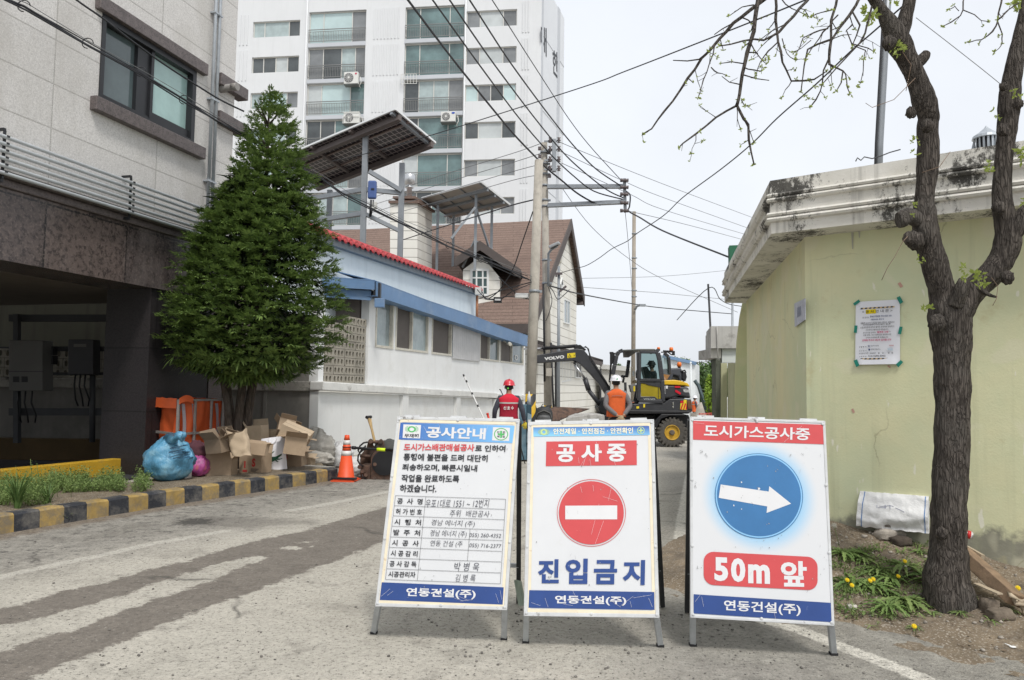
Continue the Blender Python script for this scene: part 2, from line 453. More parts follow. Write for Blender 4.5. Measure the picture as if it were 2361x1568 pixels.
tag(mb.build('low_wall',m_yel,bevel=0.012),'low yellow painted concrete upstand edging the dark parking floor behind the weeds','low wall')
m_soil=M('soil',(0.15,0.118,0.08),0.97,0.35,4,0.8,30,speck=(0.3,0.27,0.22),sscale=55)
mb=MB()
def soil_pt(s,t):
 k=s*(len(KS)-1);i=min(int(k),len(KS)-2);f_=k-i
 p=KS[i].lerp(KS[i+1],f_)+kn(i).lerp(kn(i+1),f_)*(KW-.02)
 q=p+V((-0.75,1.6,0))*1.0
 r=p.lerp(q,t);r.z=0.13+0.03*noise.noise(r*3)+0.03*math.sin(math.pi*t)
 return r
mb.grid(soil_pt,60,10);struct(mb.build('soil',m_soil))
W0=V((2.59,6.50,0));WF=V((1.36,-1.05,0)).normalized();WS=V((.204,.979,0)).normalized()
WN=V((-WF.y,WF.x,0));WN=-WN if WN.y>0 else WN
def mound_h(s,d):
 hs=0.37*max(0,1-max(0,s-0.25)/2.4)**0.9*min(1,0.45+(s+0.9)*0.6)
 return hs*(1-min(1,d/1.55))**1.1+0.03-0.028*max(0,d-0.9)*2.0
def mound_pt(s,d):
 p=W0+WF*s+WN*d
 h=mound_h(s,d)+0.022*noise.noise(p*5)+0.010*noise.noise(p*17)+0.03*noise.noise(p*1.7)
 return V((p.x,p.y,h))
m_dirt=M('dirt',(0.185,0.145,0.10),0.97,0.35,3,0.9,45,dirt=(0.085,0.07,0.055),dscale=2.5,da=0.5,db=0.7,speck=(0.33,0.29,0.24),sscale=70)
mb=MB();mb.grid(lambda a,b_:mound_pt(-1.1+a*4.4,-0.08+b_*1.95),110,60)
struct(mb.build('dirt_mound',m_dirt))
mb=MB();random.seed(11)
for i in range(420):
 s,d=random.uniform(-.4,2.6),random.uniform(0.05,1.6);p=mound_pt(s,d)
 if p.z<0.0:continue
 r=random.choice((.005,.007,.009,.012,.018));stone(mb,p+Z3*r*.3,r,i)
stuff(mb.build('pebbles',M('pebble',(0.30,0.27,0.23),0.9,0.45,8)),'pale pebbles and stone chips scattered over the dirt mound')
# LEFT STONE BUILDING
LO,LD=V((-6.5,9.36,0)),V((.261,1,0)).normalized()
LN=V((LD.y,-LD.x,0))
def LP(u,v,off=0.0):return W(u,v,LO+LN*off,LN)
def lt(u,v,off=0.0):
 p=LP(u,v,off);return((p-LO).dot(LD),p.z)
def LL(t,z,off=0.0):return LO+LD*t+LN*off+Z3*z
def facade_mat(name,d,c1,c2,mortar,w,h,msz=0.012,rough=0.7,speck=None,bump=0.25,stain_or_sheen=None,sscale=45,off=0.5):
 m,nt,b=_nodes(name)
 geo=N(nt,'ShaderNodeNewGeometry');dp=N(nt,'ShaderNodeVectorMath',operation='DOT_PRODUCT');dp.inputs[1].default_value=d
 nt.links.new(geo.outputs['Position'],dp.inputs[0]);sp=N(nt,'ShaderNodeSeparateXYZ');nt.links.new(geo.outputs['Position'],sp.inputs[0])
 cb=N(nt,'ShaderNodeCombineXYZ');nt.links.new(dp.outputs['Value'],cb.inputs[0]);nt.links.new(sp.outputs[2],cb.inputs[1])
 br=N(nt,'ShaderNodeTexBrick');br.offset=off;br.inputs['Scale'].default_value=1;br.inputs['Mortar Size'].default_value=msz;br.inputs['Mortar Smooth'].default_value=0.3
 br.inputs['Brick Width'].default_value=w;br.inputs['Row Height'].default_value=h;br.inputs['Bias'].default_value=0
 br.inputs['Color1'].default_value,br.inputs['Color2'].default_value,br.inputs['Mortar'].default_value=c4(c1),c4(c2),c4(mortar)
 nt.links.new(cb.outputs[0],br.inputs['Vector'])
 co=coords(nt,'Object');c=br.outputs['Color']
 if speck:
  c=mixc(nt,ramp(nt,noise_(nt,co,sscale,3,0.7),0.46,0.62,(0,0,0),(0.7,)*3),c,speck)
  c=mixc(nt,ramp(nt,noise_(nt,co,sscale*2.2,2,0.6),0.52,0.66,(0,0,0),(0.45,)*3),c,tuple(min(1,x*1.5)for x in c1))
 if stain_or_sheen:
  c=mixc(nt,ramp(nt,noise_(nt,coords(nt,'Object',(1,1,.4)),0.9,7,0.65),0.48,0.74,(0,0,0),(0.8,)*3),c,stain_or_sheen)
 nt.links.new(c,b.inputs['Base Color']);b.inputs['Roughness'].default_value=rough;b.inputs['Specular IOR Level'].default_value=0.35
 hh=math_(nt,'MULTIPLY_ADD',br.outputs['Fac'],-1.0,math_(nt,'MULTIPLY',noise_(nt,co,sscale,3,0.6),0.25))
 bump_(nt,b,hh,bump,0.012);MATS[name]=m
 return m
m_gran=facade_mat('pale_granite',LD,(0.60,0.585,0.565),(0.55,0.535,0.515),(0.33,0.32,0.30),2.0,0.62,0.012,0.75,(0.42,0.405,0.39),0.2,(0.40,0.38,0.345),38,0.0)
m_brown=facade_mat('brown_granite',LD,(0.125,0.098,0.088),(0.07,0.057,0.054),(0.025,0.022,0.021),1.45,1.3,0.016,0.25,(0.020,0.017,0.019),0.12,(0.26,0.225,0.215),13)  # pale blotches paint reflections on the polished stone into its colour
m_trim=M('dark_granite',(0.125,0.105,0.102),0.5,0.3,14,0.1,60,speck=(0.055,0.047,0.047),sscale=60)
m_black=M('black_frame',(0.022,0.023,0.026),0.4,0.1)
m_steel=M('galvanised',(0.40,0.43,0.46),0.45,0.12,6,metal=0.35)
def glass(name,col,rough=0.05,var=0.25,scale=0.8):
 m=M(name,col,rough,var,scale,spec=0.8);return m
g_dark=glass('glass_dark',(0.02,0.032,0.036));g_teal=glass('glass_teal',(0.30,0.44,0.42),0.12)
lb=thing('stone_building','pale granite building on piloti with a dark brown stone beam, left edge of the street','building',LL(1.0,0))
T1=4.55;T0=-9.0
a,zt=lt(236,30);b1,_=lt(452,165);zb=(lt(232,238)[1]+lt(448,330)[1])/2;zt=(lt(236,32)[1]+lt(452,165)[1])/2
win=(a,b1,zb,zt)
m_=MB();m_.holed(LO,LD,Z3,LN,T0,T1,4.12,13.0,[win],0.22)
m_.poly([LL(T1,4.12),LL(T1,13),LL(T1,13,-8),LL(T1,4.12,-8)]);m_.poly([LL(T0,13),LL(T1,13),LL(T1,13,-8),LL(T0,13,-8)])
m_.poly([LL(T0,4.12,-8),LL(T1,4.12,-8),LL(T1,13,-8),LL(T0,13,-8)]);m_.poly([LL(T0,4.12),LL(T0,13),LL(T0,13,-8),LL(T0,4.12,-8)])
m_.build('wall',m_gran,lb)
m_=MB();m_.extrude([LL(T0,3.03,.02),LL(T1+.02,3.03,.02),LL(T1+.02,3.95,.02),LL(T0,3.95,.02)],-LN*0.9)
m_.build('beam',m_brown,lb)
m_=MB()
m_.extrude([LL(T0,3.953,.07),LL(T0,4.06,.07),LL(T0,4.06,-.3),LL(T0,3.953,-.3)],LD*(T1-T0+.07))
m_.extrude([LL(T0,4.063,.13),LL(T0,4.15,.13),LL(T0,4.15,-.3),LL(T0,4.063,-.3)],LD*(T1-T0+.13))
m_.build('ledge',m_trim,lb,bevel=0.015)
m_=MB();m_.extrude([LL(T0,3.04,-.88),LL(T1,3.04,-.88),LL(T1,3.04,-8),LL(T0,3.04,-8)],Z3*.3)
m_.build('soffit',M('soffit',(0.17,0.145,0.125),0.9,0.1),lb)
c0=lt(345,850)[0];c1=lt(482,850)[0]
m_=MB();m_.extrude([LL(c0,0,-.03),LL(c1,0,-.03),LL(c1,0,-.9),LL(c0,0,-.9)],Z3*3.028)
m_.build('column',facade_mat('column_stone',LD,(0.030,0.026,0.027),(0.022,0.019,0.021),(0.012,0.011,0.011),1.2,1.03,0.014,0.5,(0.013,0.012,0.013),0.1,None,34),lb)
m_=MB();m_.extrude([LL(c1+.04,0,-.03),LL(T1,0,-.03),LL(T1,0,-.9),LL(c1+.04,0,-.9)],Z3*3.028)
m_.build('column',facade_mat('column_stone_pale',LD,(0.16,0.135,0.13),(0.12,0.10,0.10),(0.05,0.045,0.045),1.2,1.03,0.014,0.6,(0.07,0.06,0.06),0.1,None,34),lb)
m_=MB();m_.poly([LL(T0,.02,.1),LL(T1,.02,.1),LL(T1,.02,-8),LL(T0,.02,-8)])
m_.build('parking_floor',M('dark_floor',(0.035,0.037,0.042),0.75,0.3,2),lb)
m_=MB();m_.extrude([LL(T0,0,0),LL(-1.7,0,0),LL(-1.7,3.028,0),LL(T0,3.028,0)],-LN*.3);m_.extrude([LL(T0,0,-8),LL(T0,3.028,-8),LL(T0,3.028,0),LL(T0,0,0)],-LD*.2);m_.build('bay_light_blocker',m_gran,lb)  # unseen walls added to keep daylight out of the parking bay
wf=MB();d_=-.07
def fbar(mb,t0,t1,z0,z1,o0,o1):mb.extrude([LL(t0,z0,o0),LL(t1,z0,o0),LL(t1,z1,o0),LL(t0,z1,o0)],LN*(o1-o0))
t0,t1,z0,z1=win;tm=lt(354,200)[0]
fbar(wf,t0,t0+.07,z0,z1,-.2,.02);fbar(wf,t1-.09,t1,z0,z1,-.2,.02);fbar(wf,t0+.07,t1-.09,z0,z0+.07,-.2,.02);fbar(wf,t0+.07,t1-.09,z1-.09,z1,-.2,.02)
fbar(wf,tm-.04,tm+.02,z0+.07,z1-.09,-.18,-.02);fbar(wf,tm+.02,t1-.09,z0+.07,z0+.22,-.16,-.03);fbar(wf,t0+.07,tm-.04,z0+.07,z0+.12,-.16,-.03)
fbar(wf,tm-.30,tm-.04,z0+.12,z1-.09,-.17,-.06)
wn=wf.build('window',m_black,lb)
g_=MB();g_.poly([LL(t0+.07,z0+.1,-.13),LL(tm-.02,z0+.1,-.13),LL(tm-.02,z1-.09,-.13),LL(t0+.07,z1-.09,-.13)]);g_.build('pane',glass('pane_grey',(0.085,0.115,0.12),0.08),wn)
g_=MB();g_.poly([LL(tm,z0+.2,-.10),LL(t1-.09,z0+.2,-.10),LL(t1-.09,z1-.09,-.10),LL(tm,z1-.09,-.10)]);g_.build('pane',g_teal,wn)
s_=MB();fbar(s_,t0-.14,t1+.2,z0-.21,z0-.003,-.1,.12);s_.build('sill',m_trim,lb,bevel=.01)
s_=MB();fbar(s_,t0-.14,t1+.2,z1+.003,z1+.21,-.1,.10);s_.build('lintel',m_trim,lb,bevel=.01)
for(u0,v0,u1,v1)in((497,168,553,205),(495,255,550,292)):
 ta,za=lt(u0,v0);s_=MB();fbar(s_,ta,T1+.25,za-.22,za,-.1,.13);s_.build('fin',m_trim,lb,bevel=.01)
p=LP(508,204);s_=MB();s_.tube([p-LN*.1,p+LN*.10,p+LN*.1001,p+LN*.34],[.085,.085,.065,.065],14);s_.tube([p+LN*.25,p+LN*.36],[.072,.072],14)
s_.build('exhaust_pipe',M('exhaust',(0.25,0.235,0.22),0.5,0.2),lb)
m_cond=M('conduit_pale',(0.56,0.585,0.60),.4,.08,5,metal=.15)
cz=[4.40+k*.085 for k in range(6)]
for z in[lt(0,395-k*17,.22)[1]for k in range(6)]:
 s_=MB();s_.tube([LL(T0,z,.2),LL(T1+.1,z,.2)],.025,10);s_.build('conduit',m_cond,lb)
zlo,zhi=lt(0,400,.22)[1],lt(0,300,.22)[1]
for u in(14,310):
 t=lt(u,350,.2)[0];s_=MB();fbar(s_,t-.015,t+.015,zlo-.04,zhi+.04,.15,.172);fbar(s_,t-.02,t+.02,zlo-.08,zlo-.04,0,.16);fbar(s_,t-.02,t+.02,zhi+.04,zhi+.07,0,.16)
 for k in range(6):s_.box(LL(t,zlo+(zhi-zlo)*(k+.5)/6,.225),(.035,.012,.025),(LD,LN,Z3))
 s_.build('conduit_bracket',m_black,lb)
for du in(0,10):
 t,_=lt(486+du,300,.08);s_=MB();s_.tube([LL(t,4.2,.08),LL(t,13,.08)],.03,10)
 for z in(5.1,6.6,8.2):fbar(s_,t-.05,t+.05,z,z+.03,0,.115)
 s_.build('drain_pipe',m_steel,lb)
# BACK WALL OF THE YARD (grey, with pierced blocks on top)
BY=15.0
m_grey=M('grey_render',(0.20,0.19,0.172),0.92,0.15,1.5,0.2,25,dirt=(0.12,0.115,0.10),dscale=1.3,da=0.5,db=0.75,streak=(0.14,0.135,0.12))
cx=(P(733,950,14.72)).x
bw=thing('boundary_wall','grey rendered boundary wall with pierced concrete blocks on top behind the tall evergreen','wall',(cx-3,BY,0))
m_=MB();m_.extrude([V((-16,14.78,-.05)),V((cx-.02,14.78,-.05)),V((cx-.02,14.95,-.05)),V((-16,14.95,-.05))],Z3*1.42)
pil=[cx-.02-1.05,cx-.02-2.3]
for x in pil:m_.box((x,14.76,.67),(.06,.05,1.36))
m_.build('wall',m_grey,bw)
m_=MB();m_.extrude([V((-16,14.70,1.372)),V((cx-.06,14.70,1.372)),V((cx-.06,15.02,1.372)),V((-16,15.02,1.372))],Z3*.2)
m_.build('coping',M('grey_coping',(0.29,0.275,0.245),0.95,0.25,2.5,0.5,30,dirt=(0.05,0.047,0.043),dscale=3,da=0.52,db=0.66),bw,bevel=.02)
m_block=M('pierced_block',(0.34,0.315,0.265),0.95,0.2,6,0.4,60,dirt=(0.20,0.185,0.155),dscale=3)
def pierced(mb,O,ax,n,nx_,nz_,bw_=.39,bh=.19,depth=.10,skip=()):
 for j in range(nz_):
  for i in range(nx_):
   if(i,j)in skip:continue
   x0,z0=i*bw_+random.uniform(-.004,.004),j*bh
   hs=[(x0+bw_*(.075+k*.30),x0+bw_*(.075+k*.30)+bw_*.17,z0+bh*.2,z0+bh*.8)for k in range(3)]
   hs=[(a_,b_,c_,d__)for a_,b_,c_,d__ in hs]
   k_=random.uniform(-.006,.006)
   mb.holed(V(O)-V(n)*k_,ax,Z3,n,x0+.004,x0+bw_-.004,z0+.004,z0+bh-.004,hs,depth)
   for a_,b_,c_,d__ in hs:
    for s0 in(0,1):
     zz=d__ if s0 else c_;sg=-1 if s0 else 1;rr=(b_-a_)/2
     for xa,xb in((a_,a_+rr*.55),(b_,b_-rr*.55)):
      mb.poly([V(O)-V(n)*(k_-.0)+V(ax)*xa+Z3*zz,V(O)-V(n)*k_+V(ax)*xb+Z3*zz,V(O)-V(n)*k_+V(ax)*xa+Z3*(zz+sg*rr*.75)])
 return mb
m_=MB();pierced(m_,V((-16,14.8,1.575)),X3,-Y3,int((cx-1.1+16)/.39),3);m_.build('block_screen',m_block,bw)
m_=MB();x1_=-16+int((cx-1.1+16)/.39)*.39;m_.extrude([V((x1_+.01,14.79,1.573)),V((cx-.1,14.79,1.573)),V((cx-.1,14.99,1.573)),V((x1_+.01,14.99,1.573))],Z3*.62);m_.build('wall_pier',m_grey,bw)
# WHITE HOUSE ALONG THE STREET AND ITS BOUNDARY WALL
HO,HD=V((P(733,950,14.7).x,14.7,0)),V((.305,1,0)).normalized()
HN=V((HD.y,-HD.x,0))
def HP(u,v,off=0.0):return W(u,v,HO+HN*off,HN)
def ht(u,v,off=0.0):
 p=HP(u,v,off);return((p-HO).dot(HD),p.z)
def HH(t,z,off=0.0):return HO+HD*t+HN*off+Z3*z
def hbar(mb,t0,t1,z0,z1,o0,o1):mb.extrude([HH(t0,z0,o0),HH(t1,z0,o0),HH(t1,z1,o0),HH(t0,z1,o0)],HN*(o1-o0))
m_white=M('white_render',(0.78,0.79,0.785),0.85,0.04,1.2,0.12,18,dirt=(0.66,0.66,0.635),dscale=1.1,da=0.52,db=0.8,streak=(0.72,0.725,0.71))
m_white2=M('white_render_low',(0.74,0.75,0.74),0.88,0.05,1.0,0.15,18,dirt=(0.58,0.57,0.535),dscale=0.9,da=0.5,db=0.8,streak=(0.66,0.66,0.64))
TE=ht(1212,850)[0]
ww=thing('boundary_wall','white painted boundary wall with pilasters under the white house along the street','wall',HH(4,0))
zc0,zc1=ht(735,884)[1],ht(1205,913)[1]
def zc(t):return zc0+(zc1-zc0)*t/TE
mb=MB();mb.extrude([HH(0,-.5),HH(TE,-.7),HH(TE,zc(TE)-.16),HH(0,zc(0)-.16)],-HN*.2);mb.build('wall',m_white2,ww)
pt_=[ht(u,950)[0]for u in(927,1050,1138,1203)]
mb=MB()
for t in pt_:mb.extrude([HH(t-.16,-.5,.002),HH(t+.16,-.5,.002),HH(t+.16,zc(t)-.17,.002),HH(t-.16,zc(t)-.17,.002)],HN*.09)
mb.build('pilaster',m_white2,ww)
mb=MB();ts=[0]+pt_+[TE]
mc=M('white_coping',(0.68,0.68,0.655),0.9,0.1,2,0.35,30,dirt=(0.22,0.21,0.19),dscale=2.4,da=0.58,db=0.7)
for a,b in zip(ts,ts[1:]):
 if b-a<.3:continue
 k=random.uniform(-.02,.02)
 mb.extrude([HH(a-(.05 if a==0 else-.02),zc(a)-.157+k,.13),HH(b-.02,zc(b)-.157+k,.13),HH(b-.02,zc(b)+.02+k,.13),HH(a-(.05 if a==0 else-.02),zc(a)+.02+k,.13)],-HN*.36)
mb.build('coping',mc,ww,bevel=.02)
hs=thing('white_house','low white house with blue eaves and red roof tiles behind the white boundary wall','house',HH(6,1.4,-2))
tA=ht(849,800,-.04)[0]
OFF=-.04
zE0,zE1=ht(868,672,OFF)[1],ht(1213,792,OFF)[1]
def ze(t):return zE0+(zE1-zE0)*(t-tA)/(TE-tA)
zs0=(ht(865,800,OFF)[1]+ht(1205,842,OFF)[1])/2
def wt(u):return ht(u,780,OFF)[0]
wx=[(864.5,906),(911,986.5),(995,1041),(1041.5,1105),(1106,1151),(1153,1207)]
op=[(wt(a),wt(b))for a,b in wx]
mb=MB()
TL_,TR_=tA,TE
mb.extrude([HH(TL_,zc(TL_)-.1,OFF),HH(TR_,zc(TR_)-.1,OFF),HH(TR_,zs0,OFF),HH(TL_,zs0,OFF)],-HN*.2)
tp=[TL_]+[x for o in op for x in o]+[TR_]
for a,b in list(zip(tp,tp[1:]))[::2]:
 if b-a>.01:mb.extrude([HH(a,zs0+.002,OFF),HH(b,zs0+.002,OFF),HH(b,ze(b),OFF),HH(a,ze(a),OFF)],-HN*.2)
mb.extrude([HH(TR_,zc(TR_)-.3,OFF-.203),HH(TR_,ze(TR_),OFF-.203),HH(TR_,ze(TR_)+.3,OFF-6),HH(TR_,zc(TR_)-.3,OFF-6)],-HD*.2)
mb.build('wall',m_white,hs)
m_cream=M('cream_frame',(0.60,0.575,0.50),0.6,0.1,5,dirt=(0.40,0.37,0.31),dscale=6)
m_screen=M('insect_screen',(0.135,0.12,0.11),0.8,0.12,2)
g_house=M('pane_house',(0.30,0.36,0.37),0.10,0.35,1.1,spec=0.7)
g_house2=M('pane_house_dark',(0.16,0.20,0.21),0.08,0.3,1.1,spec=0.7)
def owin(k,panes):
 a,b=op[k];mb=MB();za,zb_=zs0+.003,min(ze(a),ze(b))-.02
 f=.055
 mb.extrude([HH(a+.002,za,OFF+.02),HH(b-.002,za,OFF+.02),HH(b-.002,za+f,OFF+.02),HH(a+.002,za+f,OFF+.02)],-HN*.14)
 mb.extrude([HH(a+.002,zb_-f,OFF+.02),HH(b-.002,zb_-f,OFF+.02),HH(b-.002,ze(b)-.01,OFF+.02),HH(a+.002,ze(a)-.01,OFF+.02)],-HN*.14)
 n=len(panes)
 for i in range(n+1):
  x=a+.002+(b-a-.004)*i/n;w_=f
  x0=x-(0 if i==0 else(w_ if i==n else w_/2));hbar(mb,x0,x0+w_,za+f+.001,zb_-f-.001,OFF-.12,OFF+(.015 if i in(0,n)else .0))
 w_=mb.build('window',m_cream,hs)
 for i,mt in enumerate(panes):
  x0,x1=a+.002+(b-a)*i/n,a+(b-a)*(i+1)/n;q=MB();o=OFF-(.05 if i%2 else .08)
  q.poly([HH(x0+.02,za+.03,o),HH(x1-.02,za+.03,o),HH(x1-.02,zb_-.03,o),HH(x0+.02,zb_-.03,o)]);q.build('pane',mt,w_)
 return w_
owin(0,[g_house]);owin(1,[m_screen,g_house]);owin(2,[m_screen]);owin(4,[m_screen,g_house2]);owin(5,[m_screen,g_house2])
a,b=op[3];mb=MB();n=60
for i in range(n):
 x0,x1=a+(b-a)*i/n,a+(b-a)*(i+1)/n;o0=OFF+.012*math.sin(i*1.571),OFF+.012*math.sin((i+1)*1.571)
 mb.poly([HH(x0,zs0-.03,o0[0]+.03),HH(x1,zs0-.03,o0[1]+.03),HH(x1,ze(x1),o0[1]+.03),HH(x0,ze(x0),o0[0]+.03)])
hbar(mb,a,b,zs0-.06,zs0-.031,OFF-.05,OFF+.045)
mb.build('corrugated_panel',M('corrugated',(0.52,0.52,0.52),0.5,0.08,3,metal=.2),hs)
tB0,tB1=ht(733,800,OFF)[0],ht(747,800,OFF)[0]
mb=MB();mb.extrude([HH(.02,zc(0)+.02,OFF),HH(tB1,zc(0)+.02,OFF),HH(tB1,ht(740,690,OFF)[1],OFF),HH(.02,ht(740,690,OFF)[1],OFF)],-HN*.2);mb.build('pier',m_white,hs)
tC0=ht(848,800,OFF)[0]
zp=ht(855,672,OFF)[1]
mb=MB();z00=zc(tB1)+.02;nxb=int((tC0-tB1)/.39);wbl=(tC0-tB1-.02)/4
random.seed(5)
pierced(mb,HH(tB1+.01,z00,OFF-.05),HD,HN,4,8,wbl,(ht(800,735,OFF)[1]-z00)/7.6,.10,skip=((0,7),(1,7)))
mb.build('block_screen',m_block,hs)
mb=MB();mb.extrude([HH(tC0+.02,z00,OFF-.25),HH(tC0+.02,zp,OFF-.25),HH(tC0+.02,zp,OFF-4),HH(tC0+.02,z00,OFF-4)],HD*.15)
mb.extrude([HH(.0,z00-.2,OFF-2.2),HH(tC0,z00-.2,OFF-2.2),HH(tC0,zp,OFF-2.2),HH(0,zp,OFF-2.2)],-HN*.15);mb.build('porch_wall',M('porch',(0.19,0.165,0.15),0.9,0.1),hs)
m_blue=M('blue_sheet',(0.135,0.235,0.40),0.55,0.1,1.5,dirt=(0.22,0.30,0.42),dscale=2,da=.5,db=.8)
fpx=[(868,650,683),(985,694,722),(1085,727,755),(1150,752,778),(1217,775,799)]
mb=MB();EO=.30
up_,lo_=[HP(u,a_,EO)for u,a_,b_ in fpx],[HP(u,b_,EO)for u,a_,b_ in fpx]
for i in range(len(fpx)-1):
 mb.extrude([lo_[i],lo_[i+1],up_[i+1],up_[i]],-HN*.025)
 mb.extrude([up_[i]+Z3*.004,up_[i+1]+Z3*.004,up_[i+1]-HN*1.1+Z3*.28,up_[i]-HN*1.1+Z3*.28],Z3*.02)
 mb.extrude([lo_[i]-HN*.03,lo_[i+1]-HN*.03,lo_[i+1]-HN*.5+Z3*.02,lo_[i]-HN*.5+Z3*.02],Z3*.015)
mb.build('blue_eaves',m_blue,hs)
Yp=(HP(866,660,EO)).y
pp=[P(862,649,Yp),P(862,672,Yp),P(790,660,Yp),P(790,640,Yp)]
mb=MB();a_,b_=P(863,648,Yp),P(863,668,Yp);c_,d__=P(640,655,Yp+.2),P(640,632,Yp+.2)
mb.extrude([a_,b_,c_,d__],V((0,.03,0)));a2,c2=P(855,670,Yp+.12),P(640,655,Yp+.32)
mb.extrude([a2,a2-Z3*.22,c2-Z3*.22,c2],V((0,.03,0)))
mb.extrude([a_+Z3*.004,d__+Z3*.004,d__+V((.2,2.2,.32)),a_+V((-.4,2.2,.32))],Z3*.02)
mb.build('porch_eaves',m_blue,hs)
mb=MB();p=HP(869,688,EO-.02);mb.extrude([p+V((-.05,-.05,-.2)),p+V((.16,-.05,-.2)),p+V((.16,.1,-.2)),p+V((-.05,.1,-.2))],Z3*.2);mb.build('rain_head',m_blue,hs,bevel=.01)
mb=MB();p=HP(866,665,EO-.05);mb.extrude([p+V((-.07,-.02,-.22)),p+V((.1,0,-.22)),p+V((.1,0,.12)),p+V((-.02,-.02,.14))],V((0,.2,0)));mb.build('gutter_end',m_black,hs)
UO=-.9
m_pale=M('pale_blue_render',(0.64,0.70,0.72),0.85,0.04,1.5,0.1,20,streak=(0.54,0.595,0.615))
tu0,tu1=ht(640,520,UO)[0],ht(1097,670,UO)[0]
def zt_(t):
 u0,v0,u1,v1=770,555,1093,669
 ta_,za_=ht(u0,v0,UO);tb_,zb__=ht(u1,v1,UO)
 return za_+(zb__-za_)*(t-ta_)/(tb_-ta_)
mb=MB();mb.extrude([HH(tu0,3.0,UO),HH(tu1,3.0,UO),HH(tu1,zt_(tu1),UO),HH(tu0,zt_(tu0),UO)],-HN*.2)
mb.extrude([HH(tu1,2.5,UO-.202),HH(tu1,zt_(tu1),UO-.202),HH(tu1,zt_(tu1)+.3,UO-5),HH(tu1,2.5,UO-5)],-HD*.2);mb.build('upper_wall',m_pale,hs)
mb=MB();mb.extrude([HH(tu0,zt_(tu0)-.16,UO+.15),HH(tu1+.1,zt_(tu1)-.16,UO+.15),HH(tu1+.1,zt_(tu1),UO+.15),HH(tu0,zt_(tu0),UO+.15)],-HN*.147)
mb.build('eaves_board',M('grey_board',(0.20,0.225,0.245),0.8,0.1),hs)
m_red=M('red_tile',(0.43,0.045,0.05),0.5,0.22,6,0.1,40,dirt=(0.24,0.05,0.045),dscale=5)
mb=MB();L=tu1+.1-tu0;n=int(L/.27)
for i in range(n):
 t0_,t1_=tu0+L*i/n,tu0+L*(i+1)/n;z0_=zt_((t0_+t1_)/2)+.01
 for k in range(2):
  def tile(a,b_,t0_=t0_,t1_=t1_,z0_=z0_,k=k):
   return HH(t0_+(t1_-t0_)*a,z0_+.075*math.sin(math.pi*a)+.02+k*.10+b_*.11-(.02 if a>.97 else 0),UO+.22-k*.24-b_*.27)
  mb.grid(tile,8,1,True)
  mb.grid(lambda a,b_:HH(t0_+(t1_-t0_)*a,z0_+(.075*math.sin(math.pi*a)+.02+k*.10)*b_+(-.005+k*.1)*(1-b_),UO+.22-k*.24),8,1,True)
 p_=HH((t0_+t1_)/2,z0_+.02,UO+.225);mb.blob(p_-Z3*.03,(.085,.02,.06),8,5,ax=(HD,HN,Z3))
mb.build('roof_tiles',m_red,hs)
mb=MB();mb.extrude([HH(tu0,zt_(tu0)+.20,UO-.28),HH(tu1+.1,zt_(tu1)+.20,UO-.28),HH(tu1+.1,zt_(tu1)+.85,UO-2.4),HH(tu0,zt_(tu0)+.85,UO-2.4)],Z3*.05)
mb.extrude([HH(tu0,zt_(tu0)+.22,UO-.45),HH(tu1+.1,zt_(tu1)+.22,UO-.45),HH(tu1+.1,zt_(tu1)+.34,UO-.45),HH(tu0,zt_(tu0)+.34,UO-.45)],-HN*.16)
mb.build('roof',M('black_roof',(0.03,0.028,0.03),0.8,0.2),hs)
mb=MB();p=HP(1100,668,UO+.25);mb.tube([p,p-Z3*1.25],.045,10);mb.build('downpipe',M('copper_pipe',(0.36,0.16,0.08),0.6,0.15),hs)
mb=MB();mb.box(HP(1102,672,UO+.32),(.22,.18,.26));mb.build('junction_box',M('pale_box',(0.55,0.55,0.52),0.6,0.06),hs,bevel=.02)
cm_=thing('security_camera','small pale security camera under the blue eaves at the far end window','camera',HP(1158,788,.1))
mb=MB();p=HP(1160,786,.04);q=HP(1170,791,.2);mb.tube([p,q],.025,8);mb.tube([q,q+V((.1,-.28,-.06))],.06,10);mb.build('body',m_cream,cm_)
mb=MB()
p0=[HP(1186,818,OFF-.035),HP(1194,819,OFF-.035),HP(1194,831,OFF-.035),HP(1186,830,OFF-.035)]
write(mb,'O',p0,0.02);lt_=mb.build('window_letter',M('white_vinyl',(0.7,0.7,0.68),0.6,0.03),hs)
# HOUSE WITH THE BROWN ROOF
m_side=facade_mat('cream_siding',V((.28,1,0)).normalized(),(0.76,0.745,0.69),(0.73,0.715,0.66),(0.36,0.345,0.31),60.0,0.42,0.022,0.7,None,0.5,(0.58,0.56,0.49),20,0.0)
m_side_x=facade_mat('cream_siding_front',X3,(0.76,0.745,0.69),(0.73,0.715,0.66),(0.36,0.345,0.31),60.0,0.42,0.022,0.7,None,0.5,(0.56,0.54,0.48),20,0.0)
m_shing=facade_mat('brown_shingle',X3,(0.205,0.145,0.118),(0.185,0.128,0.104),(0.10,0.072,0.06),2.6,0.17,0.022,0.92,(0.145,0.098,0.08),0.35,(0.12,0.083,0.07),10)
m_fascia=M('brown_fascia',(0.085,0.07,0.065),0.7,0.12,3)
BE=P(1212,752,31.0);BD=V((.28,1,0)).normalized();BNn=V((BD.y,-BD.x,0));BX=V((-BD.y,BD.x,0))
def BP(u,v,off=0.0):return W(u,v,BE+BNn*off,BNn)
bh=thing('brown_roof_house','cream sided house with a steep brown shingle roof, dormer and chimney behind the white house','house',BE-Z3*4)
apex=BP(1305,511);er=BP(1336,690)
bt=lambda p:(p-BE).dot(BD)
def BL_(t,z,x=0.0):return V((BE.x,BE.y,0))+BD*t+Z3*z+BX*x
tAp,tEr=bt(apex),bt(er)
zEav=BE.z;zAp=apex.z;zEr=er.z
LB=14.0
tw0,tw1=.6,bt(BP(1327,900))
